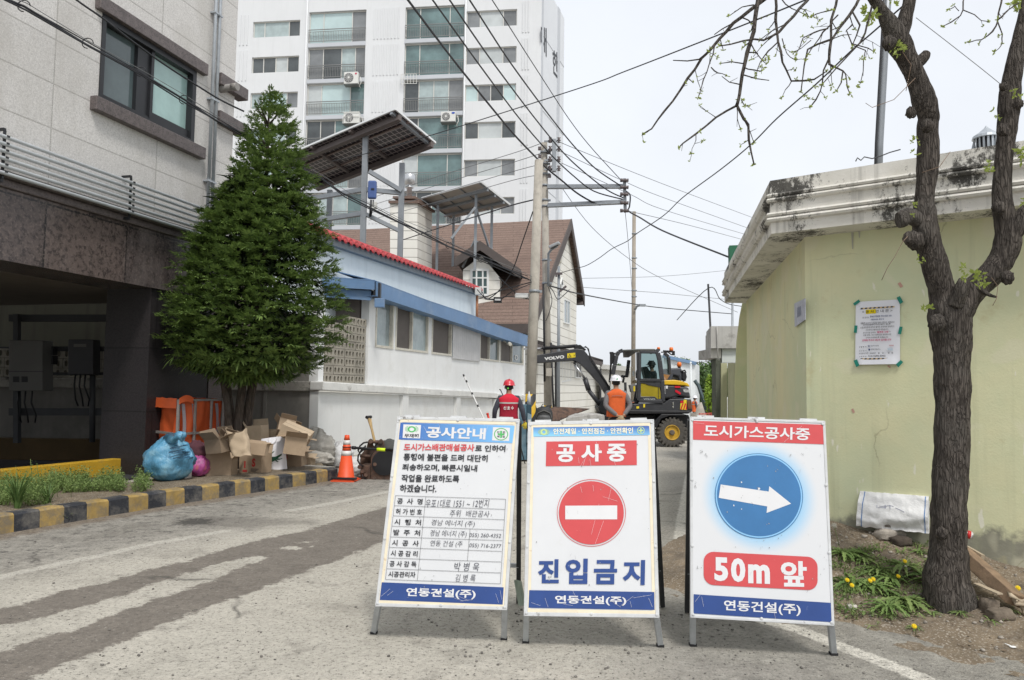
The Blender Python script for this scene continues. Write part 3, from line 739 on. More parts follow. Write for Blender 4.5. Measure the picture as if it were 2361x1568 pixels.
sl=lambda t:zEav+(zAp-zEav)*t/tAp if t<tAp else zAp+(zEr-zAp)*(t-tAp)/(tEr-tAp)
mb=MB();mb.extrude([BL_(tw0,-1),BL_(tw1,-1),BL_(tw1,sl(tw1)-.1),BL_(tAp,zAp-.1),BL_(tw0,sl(tw0)-.1)],BX*.2)
mb.build('gable_wall',m_side,bh)
mb=MB();mb.extrude([BL_(tw0,-1,.2),BL_(tw0,-1,LB),BL_(tw0,sl(tw0)-.1,LB),BL_(tw0,sl(tw0)-.1,.2)],BD*.2);mb.build('wall',m_side_x,bh)
mb=MB()
ov=-.25
mb.extrude([BL_(0,zEav,ov+.01),BL_(tAp,zAp,ov+.01),BL_(tAp,zAp,LB),BL_(0,zEav,LB)],Z3*.12)
mb.extrude([BL_(tEr,zEr,ov+.01),BL_(tAp+.004,zAp,ov+.01),BL_(tAp+.004,zAp,LB),BL_(tEr,zEr,LB)],Z3*.12)
mb.build('roof',m_shing,bh)
mb=MB()
for(ta_,za_,tb_,zb__)in((-.02,zEav,tAp,zAp),(tEr,zEr,tAp,zAp)):
 mb.extrude([BL_(ta_,za_-.42,ov),BL_(tb_,zb__-.42,ov),BL_(tb_,zb__+.14,ov),BL_(ta_,za_+.14,ov)],-BX*.06)
mb.extrude([BL_(0,zEav-.3,ov),BL_(0,zEav+.1,ov),BL_(0,zEav+.1,LB),BL_(0,zEav-.3,LB)],-BD*.05)
mb.extrude([BL_(tEr,zEr-.35,ov),BL_(tEr,zEr+.1,ov),BL_(tEr-.6,zEr-.35,ov)],BX*1.0)
mb.build('fascia',m_fascia,bh)
m_wht=M('white_upvc',(0.68,0.69,0.68),0.5,0.04)
g_sky=M('pane_bluegrey',(0.22,0.27,0.29),0.08,0.25,0.7,spec=.8)
def gwin(par,corners,bars=(1,0),pane=None,frame=m_wht,nrm=None,fw=.07,dep=.08,name='window'):
 tl,tr,br,bl=[V(c)for c in corners];nrm=nrm or(tr-tl).cross(bl-tl).normalized()
 if nrm.dot(CAM-tl)<0:nrm=-nrm
 mb=MB();x=(tr-tl);z=(tl-bl);W_,H_=x.length,z.length;xd,zd=x/W_,z/H_
 def fb(x0,x1,z0,z1,k=0):mb.extrude([bl+xd*x0+zd*z0-nrm*.02,bl+xd*x1+zd*z0-nrm*.02,bl+xd*x1+zd*z1-nrm*.02,bl+xd*x0+zd*z1-nrm*.02],nrm*(dep+k))
 fb(0,fw,0,H_);fb(W_-fw,W_,0,H_);fb(fw,W_-fw,0,fw);fb(fw,W_-fw,H_-fw,H_)
 for i in range(1,bars[0]+1):xx=W_*i/(bars[0]+1);fb(xx-fw*.35,xx+fw*.35,fw,H_-fw,-.01)
 for i in range(1,bars[1]+1):zz=H_*i/(bars[1]+1);fb(fw,W_-fw,zz-fw*.3,zz+fw*.3,-.015)
 w_=mb.build(name,frame,par)
 q=MB();q.poly([bl+nrm*.02,br+nrm*.02,tr+nrm*.02,tl+nrm*.02]);q.build('pane',pane or g_sky,w_)
 return w_
gwin(bh,[BP(1298,688,.01),BP(1312,694,.01),BP(1312,745,.01),BP(1298,745,.01)],(1,0))
gwin(bh,[BP(1293,835,.01),BP(1314,833,.01),BP(1314,882,.01),BP(1293,882,.01)],(2,0),M('pane_shade',(0.12,0.12,0.125),0.2,0.2))
gwin(bh,[BP(1290,655,.01),BP(1294,640,.01),BP(1296,655,.01),BP(1293,672,.01)],(0,0),g_dark)
mb=MB();c=BP(1290,592,.02);mb.lathe(c,[(.34,0),(.34,.05),(.28,.06)],16,(BD,Z3,BNn));mb.build('vent',m_cream,bh)
DY=33.0
def dp_(u,v,dy=0):return P(u,v,DY+dy)
db=MB();db.extrude([dp_(1067,716),dp_(1152,716),dp_(1152,640),dp_(1110,590),dp_(1067,622)],V((.3,5,0)));dw=db.build('dormer',m_side_x,bh)
rb=MB();A_,Bm,C_=dp_(1048,602,-.5),dp_(1106,562,-.5),dp_(1200,628,-.5)
q=V((.3,5.5,0))
rb.extrude([A_,Bm,Bm+q,A_+q],Z3*.14);rb.extrude([Bm,C_,C_+q,Bm+q],Z3*.14)
rb.extrude([A_-Z3*.28,A_+Z3*.003,Bm+Z3*.003,Bm-Z3*.28],V((0,.08,0)));rb.extrude([Bm-Z3*.28,Bm+Z3*.003,C_+Z3*.003,C_-Z3*.28],V((0,.08,0)))
rb.build('dormer_roof',m_fascia,dw)
gwin(dw,[dp_(1084,620,-.01),dp_(1127,620,-.01),dp_(1127,683,-.01),dp_(1084,683,-.01)],(2,2),M('pane_dark_green',(0.05,0.085,0.085),0.1,0.2),nrm=-Y3,fw=.1)
CY=34.5
def ch(u,v,dy=0):return P(u,v,CY+dy)
mb=MB();mb.extrude([ch(899,640),ch(962,640),ch(962,467),ch(899,467)],V((.5,1.7,0)));cw=mb.build('chimney',m_side_x,bh)
mb=MB();a_,b_=ch(895,468,-.12),ch(966,468,-.12);k=V((.55,1.95,0))
mb.extrude([a_,b_,b_+k,a_+k],Z3*.12);a2,b2=ch(905,458,.1),ch(957,458,.1);mb.extrude([a2,b2,b2+k*.8,a2+k*.8],Z3*.12);mb.build('cap',m_shing,cw)
mb=MB();p=ch(943,458,.8);hgt=1.15;mb.lathe(p,[(.13,0),(.13,.5),(.2,.52),(.2,.58),(.13,.6),(.13,.68),(.27,.72),(.27,1.12),(.2,1.2)],16);mb.build('flue',M('bright_steel',(0.55,0.56,0.57),0.3,0.1,metal=.7),cw)
mb=MB();mb.extrude([BP(1240,800,.05),BP(1240,1000,.05),BP(1388,1000,.05),BP(1388,838,.05)],BX*3);mb.build('wing',m_side,bh)
mb=MB();a_,b_=BP(1236,792,.55),BP(1390,835,.55);mb.extrude([a_,b_,b_-BNn*3+Z3*.6,a_-BNn*3+Z3*.6],Z3*.16);mb.extrude([a_-Z3*.25,b_-Z3*.25,b_+Z3*.15,a_+Z3*.15],-BNn*.06);mb.build('wing_roof',m_fascia,bh)
gwin(bh,[BP(1325,826,.07),BP(1338,829,.07),BP(1338,872,.07),BP(1325,872,.07)],(1,0),M('pane_shade',(0.12,0.12,0.125),0.2,0.2))
for u_,v_,o_ in((1281,800,.3),(1384,850,.5)):mb=MB();mb.tube([BP(u_,v_,o_),BP(u_,1000,o_)],.06,8);mb.build('downpipe',m_black,bh)
# APARTMENT BLOCK
AC=P(1243,480,52.0)
AD=V((-1,.125,0)).normalized()
AN=V((-.125,-1,0)).normalized()
AS=V((.36,1,0)).normalized()
def AP(u,v,off=0.0):return W(u,v,AC+AN*off,AN)
def at_(u,v=300,off=0.0):return(AP(u,v,off)-AC).dot(AD)
def AA(t,z,off=0.0):return V((AC.x,AC.y,0))+AD*t+AN*off+Z3*z
def abox(mb,ta,tb,za,zb_,o0,o1):mb.extrude([AA(ta,za,o0),AA(tb,za,o0),AA(tb,zb_,o0),AA(ta,zb_,o0)],AN*(o1-o0))
m_awh=M('apartment_white',(0.665,0.675,0.685),0.8,0.03,.4,streak=(0.62,0.63,0.635))
m_agr=M('apartment_grey',(0.50,0.52,0.55),0.8,0.04,.4)
m_alg=M('apartment_side',(0.66,0.68,0.71),0.8,0.03,.4)
ap=thing('apartment_building','tall white apartment building with balconies behind the houses','building',AA(10,0,-4))
ST=2.78
zref=AP(1130,300,0).z
zr=[zref+ST*k for k in range(-5,6)]
ZT=31.2;zr=[z for z in zr if z<ZT-1.2]
tl_=24.0
rec=[(at_(1066,300),at_(928,300)),(at_(837,300),at_(704,300))]
wc=[(at_(1188,300),at_(1070,300),'r'),(at_(686,230),at_(577,230),'l')]
holes=[]
for k,z in enumerate(zr):
 for a,b,s in wc:holes.append((a,b,z-.62,z+.62))
 for a,b in rec:holes.append((a,b,z-1.62+.32,min(ZT-.3,z+ST-1.62)))
mb=MB();mb.holed(V((AC.x,AC.y,0)),AD,Z3,AN,0,tl_,-1,ZT,holes,.25)
DS=6.0
def SA(s,z,off=0.0):return V((AC.x,AC.y,0))+AS*s+Z3*z+V((AS.y,-AS.x,0))*off
mb.poly([AA(0,ZT),AA(tl_,ZT),AA(tl_,ZT,-12),SA(DS,ZT)]);mb.poly([AA(tl_,-1),AA(tl_,ZT),AA(tl_,ZT,-12),AA(tl_,-1,-12)])
mb.poly([SA(DS,-1),SA(DS,ZT),AA(tl_,ZT,-12),AA(tl_,-1,-12)])
mb.build('front_wall',m_awh,ap)
mb=MB();mb.poly([SA(0,-1),SA(DS,-1),SA(DS,ZT),SA(0,ZT)]);mb.build('side_wall',m_alg,ap)
for s0,s1 in((.05,.35),(4.1,4.7)):mb=MB();mb.extrude([SA(s0,-1,.003),SA(s1,-1,.003),SA(s1,ZT,.003),SA(s0,ZT,.003)],V((AS.y,-AS.x,0))*.05);mb.build('grey_strip',m_agr,ap)
for k in range(0,len(zr),2):
 mb=MB();mb.extrude([SA(0,zr[k]-1.3,.002),SA(DS,zr[k]-1.3,.002),SA(DS,zr[k]-1.25,.002),SA(0,zr[k]-1.25,.002)],V((AS.y,-AS.x,0))*.02);mb.build('storey_joint',m_agr,ap)
def spx(u,v):
 n=V((AS.y,-AS.x,0));return W(u,v,AC+n*.03,n)
for ch_,q_ in(('대',((1246.5,55),(1260,66),(1260,132),(1246.5,108))),('한',((1274,114),(1286,122),(1286,182),(1274,166)))):
 mb=MB();write(mb,ch_,[spx(*k)for k in q_],.012);mb.build('lettering',M('dark_letter',(0.06,0.065,0.075),0.7,0.02),ap)
for(ua,ub)in((853,917),(541,566),(1199,1219)):
 mb=MB();a,b=at_(ub),at_(ua);n=max(3,int((b-a)/.24))
 for z in zr:
  for i in range(n):
   t=a+(b-a)*(i+.5)/n;abox(mb,t-.045,t+.045,z-1.18,z+1.18,.002,.05)
 mb.build('rib',m_awh,ap)
g_a1=M('pane_grey_a',(0.19,0.20,0.205),0.12,0.3,.5,spec=.7);g_a2=M('pane_teal_a',(0.46,0.58,0.58),0.12,0.12,.6,spec=.7)
g_a3=M('pane_dark_a',(0.075,0.085,0.088),0.1,0.4,.5,spec=.7);g_a4=M('pane_pale_a',(0.47,0.50,0.50),0.15,0.15,.8,spec=.6)
g_a5=M('pane_mid_teal',(0.12,0.185,0.185),0.1,0.5,.4,spec=.7)
g_a6=M('pane_blind_a',(0.36,0.43,0.43),0.15,0.2,1.5,spec=.6)
m_af=M('apartment_frame',(0.62,0.61,0.57),0.5,0.04)
m_rail=M('railing',(0.22,0.22,0.215),0.5,0.05,metal=.3)
m_dint=M('interior',(0.05,0.055,0.055),0.9,0.2,.5)
random.seed(21)
def awin(a,b,z0,z1,splits,mats,off=-.16):
 mb=MB();f=.055;sp=[a+.01]+[a+(b-a)*s for s in splits]+[b-.01]
 abox(mb,a+.005,b-.005,z0+.005,z0+f,off-.05,off+.06);abox(mb,a+.005,b-.005,z1-f,z1-.005,off-.05,off+.06)
 for i,x in enumerate(sp):x0=x-(0 if i==0 else(f if i==len(sp)-1 else f/2));abox(mb,x0,x0+f,z0+f+.001,z1-f-.001,off-.05,off+.05)
 w_=mb.build('window',m_af,ap)
 for i in range(len(sp)-1):
  q=MB();o=off-.005*(i%2);q.poly([AA(sp[i],z0+.02,o),AA(sp[i+1],z0+.02,o),AA(sp[i+1],z1-.02,o),AA(sp[i],z1-.02,o)]);q.build('pane',mats[i],w_)
for k,z in enumerate(zr):
 if proj(AA(5,z))[1]>620:continue
 for a,b,s in wc:
  if s=='r':
   ms=[random.choice((g_a1,g_a1,g_a3)),random.choice((g_a4,g_a4,g_a2)),random.choice((g_a1,g_a3))]
   if k==6:awin(a,b,z-.62,z+.62,(.25,.5,.75),(g_a2,g_a3,g_a1,g_a2))
   else:awin(a,b,z-.62,z+.62,(.27,.73),ms)
  else:
   awin(a,b,z-.62,z+.62,random.choice(((.24,.76),(.24,.76),(.25,.5,.76))),[random.choice((g_a3,g_a1)),random.choice((g_a2,g_a6,g_a4,g_a2)),random.choice((g_a2,g_a6,g_a3)),random.choice((g_a3,g_a1))])
 for j,(a,b)in enumerate(rec):
  z0,z1=z-1.62+.32,min(ZT-.3,z+ST-1.62)
  mid=(g_a5,g_a5,g_a6,g_a5)[(k*3+j*2)%4]if j==0 else(g_a2,g_a5,g_a2,g_a6)[k%4]
  awin(a,b,z0+.02,z1-.02,random.choice(((.25,.75),(.25,.75),(.18,.42,.74),(.25,.5,.75))),[random.choice((g_a3,g_a1,g_a5)),mid,random.choice((mid,g_a3,g_a4)),random.choice((g_a3,g_a3,g_a1))],off=-.20)
  mb=MB();h=z0+1.02
  abox(mb,a+.01,b-.01,h,h+.05,.02,.07);abox(mb,a+.01,b-.01,h-.14,h-.11,.03,.06);abox(mb,a+.01,b-.01,z0+.12,z0+.16,.03,.06)
  n=int((b-a)/.13)
  for i in range(n+1):t=a+.02+(b-a-.06)*i/n;abox(mb,t,t+.025,z0+.161,h-.141,.032,.055)
  mb.build('railing',m_rail,ap)
  mb=MB();abox(mb,a+.003,b-.003,z0-.30,z0-.003,.003,.06);mb.build('balcony_edge',m_agr,ap)
for u in(700,1069):
 t=at_(u);mb=MB();mb.tube([AA(t,0,.08),AA(t,ZT,.08)],.06,8);mb.build('drain_pipe',m_awh,ap)
m_ac=M('ac_white',(0.66,0.66,0.63),0.5,0.04);m_fan=M('ac_grille',(0.17,0.17,0.17),0.6,0.1)
def ac(u0,u1,v0,v1,lab,logo,cage=False):
 p=AP((u0+u1)/2,v1,.35);wd=abs(at_(u0)-at_(u1));hh=(v1-v0)*52/F
 t=thing('air_conditioner',lab,'air conditioner',p,'air conditioners on the balconies')
 X=-AD;c=p+Z3*hh/2
 mb=MB();mb.box(c,(wd,.36,hh),(X,AN,Z3));mb.build('case',m_ac,t,bevel=.03)
 f=c-X*wd*.14+AN*.182
 mb=MB();mb.lathe(f,[(hh*.40,0),(hh*.40,.02),(hh*.37,.03)],20,(X,Z3,AN));mb.build('fan_grille',m_fan,t)
 mb=MB();mb.lathe(f+AN*.032,[(hh*.09,0),(hh*.09,.02)],12,(X,Z3,AN))
 for k in range(6):
  d=X*math.cos(k*math.pi/6)+Z3*math.sin(k*math.pi/6);mb.bar(f+AN*.035-d*hh*.38,f+AN*.035+d*hh*.38,.015,.015)
 mb.build('fan_guard',m_ac,t)
 if logo:
  mb=MB();q=c+X*wd*.36+AN*.19+Z3*hh*.33;mb.lathe(q,[(.07,0),(.07,.008)],12,(X*logo[1],Z3,AN));mb.build('badge',M('badge_'+logo[0],logo[2],.5,0),t)
 if cage:
  mb=MB()
  for i in range(7):mb.bar(c+X*wd*(i/6-.5)*1.06+AN*.24-Z3*hh*.5,c+X*wd*(i/6-.5)*1.06+AN*.24+Z3*hh*(.1),.03,.02)
  for zz in(-.5,.1,.5):mb.bar(c-X*wd*.53+AN*.24+Z3*hh*zz,c+X*wd*.53+AN*.24+Z3*hh*zz,.03,.03)
  mb.build('cage',m_ac,t)
 mb=MB();e=c+X*wd*.52;mb.tube([e,e+X*.12+Z3*.1,e+X*.18-Z3*.3,e+X*.05-Z3*.6,e+X*.05-AN*.3-Z3*.6],.03,6);mb.build('pipe',m_ac,t)
 mb=MB();mb.box(p-Z3*.03-AN*.1,(wd*1.05,.6,.04),(X,AN,Z3));mb.build('shelf',m_rail,t)
ac(794,826,166,195,'white air conditioner with a red badge on the middle balcony bay, uppermost of that bay',('red',1,(0.5,.03,.08)))
ac(793,829,259,286,'white caged air conditioner just above the large solar panel',None,True)
ac(1017,1050,258,282,'white air conditioner with a blue badge on the right balcony bay',('blue',1.8,(0.03,.08,.4)))
mb=MB();p0,p1=AP(925,192,.3),AP(960,170,.3)
ck_=thing('railing_cage','empty white air conditioner cage on the left end of a right bay railing','cage',p0)
for i in range(6):
 u=925+35*i/5;mb.bar(AP(u,193,.3),AP(u,171,.3),.03,.03)
for v in(171,182,193):mb.bar(AP(925,v,.3),AP(960,v,.3),.03,.03);mb.bar(AP(925,v,.3),AP(925,v,0),.03,.03);mb.bar(AP(960,v,.3),AP(960,v,0),.03,.03)
mb.build('frame',m_ac,ck_)
# SOLAR ARRAYS
m_post=M('steel_post',(0.26,0.28,0.30),0.5,0.12,3,metal=.3);m_beam=M('brown_beam',(0.11,0.09,0.085),0.6,0.15,3)
def cell_mat(name,ux,uy,c,line,cw,lw):
 m,nt,b=_nodes(name);geo=N(nt,'ShaderNodeNewGeometry');outs=[]
 for a in(ux,uy):
  d=N(nt,'ShaderNodeVectorMath',operation='DOT_PRODUCT');d.inputs[1].default_value=a;nt.links.new(geo.outputs['Position'],d.inputs[0])
  fr=math_(nt,'FRACT',math_(nt,'DIVIDE',d.outputs['Value'],cw));outs.append(math_(nt,'LESS_THAN',math_(nt,'ABSOLUTE',math_(nt,'SUBTRACT',fr,0.5)),lw))
 k=math_(nt,'MAXIMUM',outs[0],outs[1]);nt.links.new(mixc(nt,k,c,line),b.inputs['Base Color']);b.inputs['Roughness'].default_value=.35
 return m
sa=thing('solar_array','large dark solar panel array on tall steel posts beside the evergreen','solar panel',P(880,600,24))
A_,B_,D_=P(911,253,22.7),P(1004,331,24.4),P(640,368,25.6);C_=B_+(D_-A_)
e1,e2=(D_-A_),(B_-A_);nn=e1.cross(e2).normalized();nn=nn if nn.z>0 else-nn
def sp_(a,b_,k=0):return A_+e1*a+e2*b_+nn*k
mb=MB();mb.extrude([sp_(0,0),sp_(1,0),sp_(1,1),sp_(0,1)],nn*.035)
mb.build('panel',cell_mat('solar_cell',e1.normalized(),e2.normalized(),(0.020,0.015,0.020),(0.30,0.26,0.26),.2,.07),sa)
mb=MB()
for a,b_,c,d in((0,0,1,0),(0,1,1,1),(0,0,0,1),(1,0,1,1)):mb.bar(sp_(a,b_,.02),sp_(c,d,.02),.05,.07,nn)
mb.build('panel_frame',M('aluminium',(0.68,0.69,0.69),0.4,0.05,metal=.2),sa)
for b_ in(.12,.92):mb=MB();mb.bar(sp_(-.0,b_,-.14),sp_(1,b_,-.14),.14,.2,nn);mb.build('beam',m_beam,sa)
for a in(.03,.36,.69,.98):
 mb=MB();mb.bar(sp_(a,.0,-.06),sp_(a,1,-.06),.10,.10,nn);mb.build('rafter',m_beam if a>.1 else m_post,sa)
for b_ in(.33,.66):mb=MB();mb.bar(sp_(0,b_,-.03),sp_(1,b_,-.03),.05,.05,nn);mb.build('purlin',M('purlin',(0.2,0.15,0.135),0.6,0.1),sa)
p1=P(843,312,23.9);p2=P(927,377,24.3);p3=P(843,312,23.9)+e1*.62;p4=p2+e1*.62
for q in(p1,p2,p3,p4):
 mb=MB();mb.box((q.x,q.y,(q.z+3.0)/2),(.17,.17,q.z-3.0));mb.build('post',m_post,sa)
mb=MB();za=P(843,437,23.9).z
for a_,b_ in((p1,p2),(p1,p3)):mb.bar(V((a_.x,a_.y,za)),V((b_.x,b_.y,za)),.14,.14)
zb_=P(843,492,23.9).z;mb.bar(V((p1.x,p1.y,zb_)),V((p3.x,p3.y,zb_)),.14,.14);mb.bar(V((p1.x,p1.y,zb_)),V((p2.x,p2.y,zb_-.5)),.12,.12)
mb.bar(P(850,395,23.8),P(925,440,24.2),.11,.13)
mb.build('tie_beam',m_post,sa)
iv=thing('inverter','blue solar inverter box hung on the near post of the large solar array','inverter',P(858,460,23.6))
mb=MB();mb.box(P(858,438,23.65),(.28,.16,.6));ib=mb.build('case',M('inverter_blue',(0.07,0.12,0.30),0.45,0.06),iv,bevel=.05)
mb=MB();mb.box(P(859,436,23.56),(.10,.02,.05));mb.build('display',m_black,iv)
mb=MB()
for du in(-3,0,4):mb.tube([P(857+du,461,23.6),P(856+du,475,23.6),P(853+du*.4,500,23.7)],.02,6)
mb.build('cable',m_black,iv)
bx=thing('meter_box','small pale meter box under the blue inverter on the steel post','meter box',P(862,475,23.6))
mb=MB();mb.box(P(863,474,23.65),(.16,.12,.22));mb.build('case',M('pale_box',(0.55,0.55,0.52),0.6,0.06),bx,bevel=.015)
sb=thing('solar_array','small grey-backed solar panel array on the brown roof beside the chimney','solar panel',P(1095,540,33))
A_,B_,D_=P(1108,420,31.0),P(1175,473,33.0),P(972,458,35.5);e1,e2=(D_-A_),(B_-A_);nn=e1.cross(e2).normalized();nn=nn if nn.z>0 else-nn
mb=MB();mb.extrude([sp_(0,0),sp_(1,0),sp_(1,1),sp_(0,1)],nn*.04);mb.build('panel',M('panel_back',(0.36,0.325,0.29),0.6,0.1,1),sb)
mb=MB()
for a,b_,c,d in((0,0,1,0),(0,1,1,1),(0,0,0,1),(1,0,1,1)):mb.bar(sp_(a,b_,.02),sp_(c,d,.02),.06,.08,nn)
mb.build('panel_frame',MATS['aluminium'],sb)
mb=MB()
for b_ in(.25,.5,.8):mb.bar(sp_(0,b_,-.08),sp_(1,b_,-.08),.09,.12,nn)
for a in(.02,.33,.66,.98):mb.bar(sp_(a,0,-.03),sp_(a,1,-.03),.05,.05,nn)
mb.build('beam',m_post,sb)
for a,b_ in((.2,.3),(.2,.85),(.85,.3),(.85,.85)):
 q=sp_(a,b_,-.1);mb=MB();mb.bar(q,V((q.x,q.y,q.z-3.4)),.12,.12);mb.build('post',m_post,sb)
q=sp_(.2,.3,-.1);r=sp_(.85,.3,-.1);mb=MB();mb.bar(q-Z3*2,q-Z3*3.2+(r-q)*.3,.08,.08);mb.build('brace',m_post,sb);mb=MB();mb.bar(q-Z3*.6,sp_(.2,.85,-.1)-Z3*2.2,.08,.08);mb.bar(q-Z3*2.1,sp_(.2,.85,-.1)-Z3*2.1,.1,.1)
mb.build('brace',m_post,sb);mb=MB();mb.bar(P(1040,550,31),P(1095,478,31.3),.09,.09);mb.build('brace',m_post,sb)
# GREEN WALLED BUILDING ON THE RIGHT
def green_mat():
 m,nt,b=_nodes('green_render');co=coords(nt,'Object')
 n1=noise_(nt,coords(nt,'Object',(1,1,.8)),0.8,5,0.6);n2=noise_(nt,co,5,6,0.65)
 c=ramp(nt,n1,0.36,0.64,(0.57,0.625,0.42),(0.71,0.66,0.405))
 c=mixc(nt,0.3,c,ramp(nt,n2,0.3,0.7,(0.60,0.61,0.40),(0.74,0.70,0.48)))
 sp=N(nt,'ShaderNodeSeparateXYZ');g=N(nt,'ShaderNodeNewGeometry');nt.links.new(g.outputs['Position'],sp.inputs[0])
 c=mixc(nt,math_(nt,'MULTIPLY',ramp(nt,math_(nt,'MULTIPLY_ADD',n2,.5,sp.outputs[2]),2.35,3.1),.7),c,(0.54,0.585,0.41))
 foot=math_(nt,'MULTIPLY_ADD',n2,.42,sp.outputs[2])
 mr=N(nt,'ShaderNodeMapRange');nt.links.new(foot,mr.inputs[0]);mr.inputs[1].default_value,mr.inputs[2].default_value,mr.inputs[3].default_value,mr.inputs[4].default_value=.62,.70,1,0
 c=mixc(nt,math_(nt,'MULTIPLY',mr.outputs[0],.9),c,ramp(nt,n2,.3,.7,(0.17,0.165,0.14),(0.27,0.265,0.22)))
 st=noise_(nt,coords(nt,'Object',(7,7,.3)),1,5,.6)
 c=mixc(nt,ramp(nt,st,.57,.76,(0,0,0),(.45,)*3),c,(0.40,0.41,0.26))
 ch_=noise_(nt,coords(nt,'Object',(16,16,5)),1,3,.5)
 c=mixc(nt,ramp(nt,ch_,.70,.73,(0,0,0),(.75,)*3),c,(0.76,0.74,0.64))
 pa=noise_(nt,co,1.9,3,.4,.6);c=mixc(nt,ramp(nt,pa,.58,.61,(0,0,0),(.45,)*3),c,(0.70,0.67,0.50));c=mixc(nt,ramp(nt,noise_(nt,co,2.7,5,.7),.60,.72,(0,0,0),(.5,)*3),c,(0.50,0.44,0.24))
 ck=N(nt,'ShaderNodeTexVoronoi',feature='DISTANCE_TO_EDGE');ck.inputs['Scale'].default_value=.9;cw=N(nt,'ShaderNodeVectorMath',operation='MULTIPLY_ADD');cn=N(nt,'ShaderNodeTexNoise');cn.inputs['Scale'].default_value=3;cn.inputs['Detail'].default_value=7
 nt.links.new(co,cn.inputs['Vector']);nt.links.new(cn.outputs['Color'],cw.inputs[0]);cw.inputs[1].default_value=(.35,.35,.35);nt.links.new(co,cw.inputs[2]);nt.links.new(cw.outputs[0],ck.inputs['Vector'])
 c=mixc(nt,math_(nt,'MULTIPLY',ramp(nt,ck.outputs['Distance'],0,.006,(.55,)*3,(0,0,0)),ramp(nt,noise_(nt,co,.8,2,.5),.5,.55)),c,(0.27,0.25,0.15))
 nt.links.new(c,b.inputs['Base Color']);b.inputs['Roughness'].default_value=.9;b.inputs['Specular IOR Level'].default_value=.2
 bump_(nt,b,math_(nt,'ADD',n2,math_(nt,'MULTIPLY',noise_(nt,co,60,3,.6),.4)),.18,.02)
 return m
m_green=green_mat()
def cornice_mat():
 m,nt,b=_nodes('cornice_render');co=coords(nt,'Object')
 n=noise_(nt,co,2.2,4,0.6);c=ramp(nt,n,.3,.7,(0.60,0.58,0.52),(0.74,0.72,0.67))
 k=noise_(nt,coords(nt,'Object',(1,1,1.2)),1.7,3,.5);f=noise_(nt,coords(nt,'Object',(21,21,15)),1,7,.85)
 msk=ramp(nt,math_(nt,'MULTIPLY_ADD',k,.85,math_(nt,'MULTIPLY',f,.75)),.845,.92)
 c=mixc(nt,msk,c,ramp(nt,f,.4,.6,(0.022,0.021,0.019),(0.10,0.095,0.085)))
 s=noise_(nt,coords(nt,'Object',(9,9,.6)),1,5,.6);c=mixc(nt,ramp(nt,s,.55,.76,(0,0,0),(.7,)*3),c,(0.17,0.162,0.145))
 nt.links.new(c,b.inputs['Base Color']);b.inputs['Roughness'].default_value=.95
 bump_(nt,b,math_(nt,'ADD',f,math_(nt,'MULTIPLY',msk,-.4)),.35,.015)
 return m
m_corn=cornice_mat()
gb=thing('green_building','low pale green rendered building with a stained white cornice on the right of the street','building',W0+WF*1.0)
WFn,WSn=WN,V((-WS.y,WS.x,0))
def GW(s,z,o=0.0):return W0+WF*s+WFn*o+Z3*z
def GS(s,z,o=0.0):return W0+WS*s+WSn*o+Z3*z
LS=4.85
def gp(u,v,o=0.0):return W(u,v,W0+WFn*o,WFn)
def gs(u,v,o=0.0):return W(u,v,W0+WSn*o,WSn)
mb=MB();mb.poly([GW(0,-.3),GW(6,-.3),GW(6,2.95),GW(0,2.95)]);mb.poly([GS(0,-.3),GS(LS,-.3),GS(LS,2.95),GS(0,2.95)])
e_=V((5,1.5,0));mb.poly([GS(LS,-.3),GS(LS,-.3)+e_,GS(LS,2.95)+e_,GS(LS,2.95)])
mb.build('wall',m_green,gb)
def corn_corner(o):
 a=W0+WFn*o;b_=W0+WSn*o
 M2=Matrix(((WF.x,-WS.x),(WF.y,-WS.y)));r=M2.inverted()@V((b_.x-a.x,b_.y-a.y));return a+WF*r.x
def ring(o,z):
 c=corn_corner(o);end=GS(LS,0,o)+WS*(.05+o*.4)
 return[V((GW(6,0,o).x,GW(6,0,o).y,z)),V((c.x,c.y,z)),V((end.x,end.y,z)),V((GS(LS,0,0).x+1.5,GS(LS,0,0).y+.3+o*.4,z))]
CO=.31
prof=[(0.0,2.93),(CO,2.93),(CO+.002,3.025),(CO+.03,3.032),(CO+.042,3.05),(CO+.03,3.068),(CO+.006,3.072),(CO+.03,3.078),(CO+.042,3.094),(CO+.03,3.11),(CO+.004,3.116),(CO+.004,3.20),(CO+.03,3.206),(CO+.04,3.222),(CO+.03,3.238),(CO+.008,3.242),(CO+.03,3.247),(CO+.04,3.262),(CO+.03,3.278),(CO+.005,3.284),(CO+.005,3.40),(CO-.06,3.405),(CO-.10,3.40),(CO-.12,3.2)]
zoff=-.06
mb=MB();rg=[ring(o,z+zoff)for o,z in prof]
for a,b_ in zip(rg,rg[1:]):
 for i in range(3):
  n_=14
  for k in range(n_):mb.poly([a[i].lerp(a[i+1],k/n_),a[i].lerp(a[i+1],(k+1)/n_),b_[i].lerp(b_[i+1],(k+1)/n_),b_[i].lerp(b_[i+1],k/n_)])
mb.build('cornice',m_corn,gb)
mb=MB();r_=ring(.2,3.10);mb.poly([r_[0],r_[1],r_[2],r_[3],r_[3]+V((6,0,0)),r_[0]+V((4,2,0))]);mb.build('roof',m_corn,gb)
mb=MB();c=gp(1970,523,.006)
pts=[]
for k in range(26):
 a=2*math.pi*k/26;rr=.055*(1+.3*noise.noise(V((math.cos(a)*2,math.sin(a)*2,3))));pts.append(c+WF*rr*1.1*math.cos(a)+Z3*rr*.7*math.sin(a))
mb.poly(pts)
for dx,L in((-.02,.19),(.035,.10)):mb.poly([c+WF*(dx-.012)+WFn*.001,c+WF*(dx+.012)+WFn*.001,c+WF*(dx+.004)-Z3*L+WFn*.001,c+WF*(dx-.003)-Z3*L+WFn*.001])
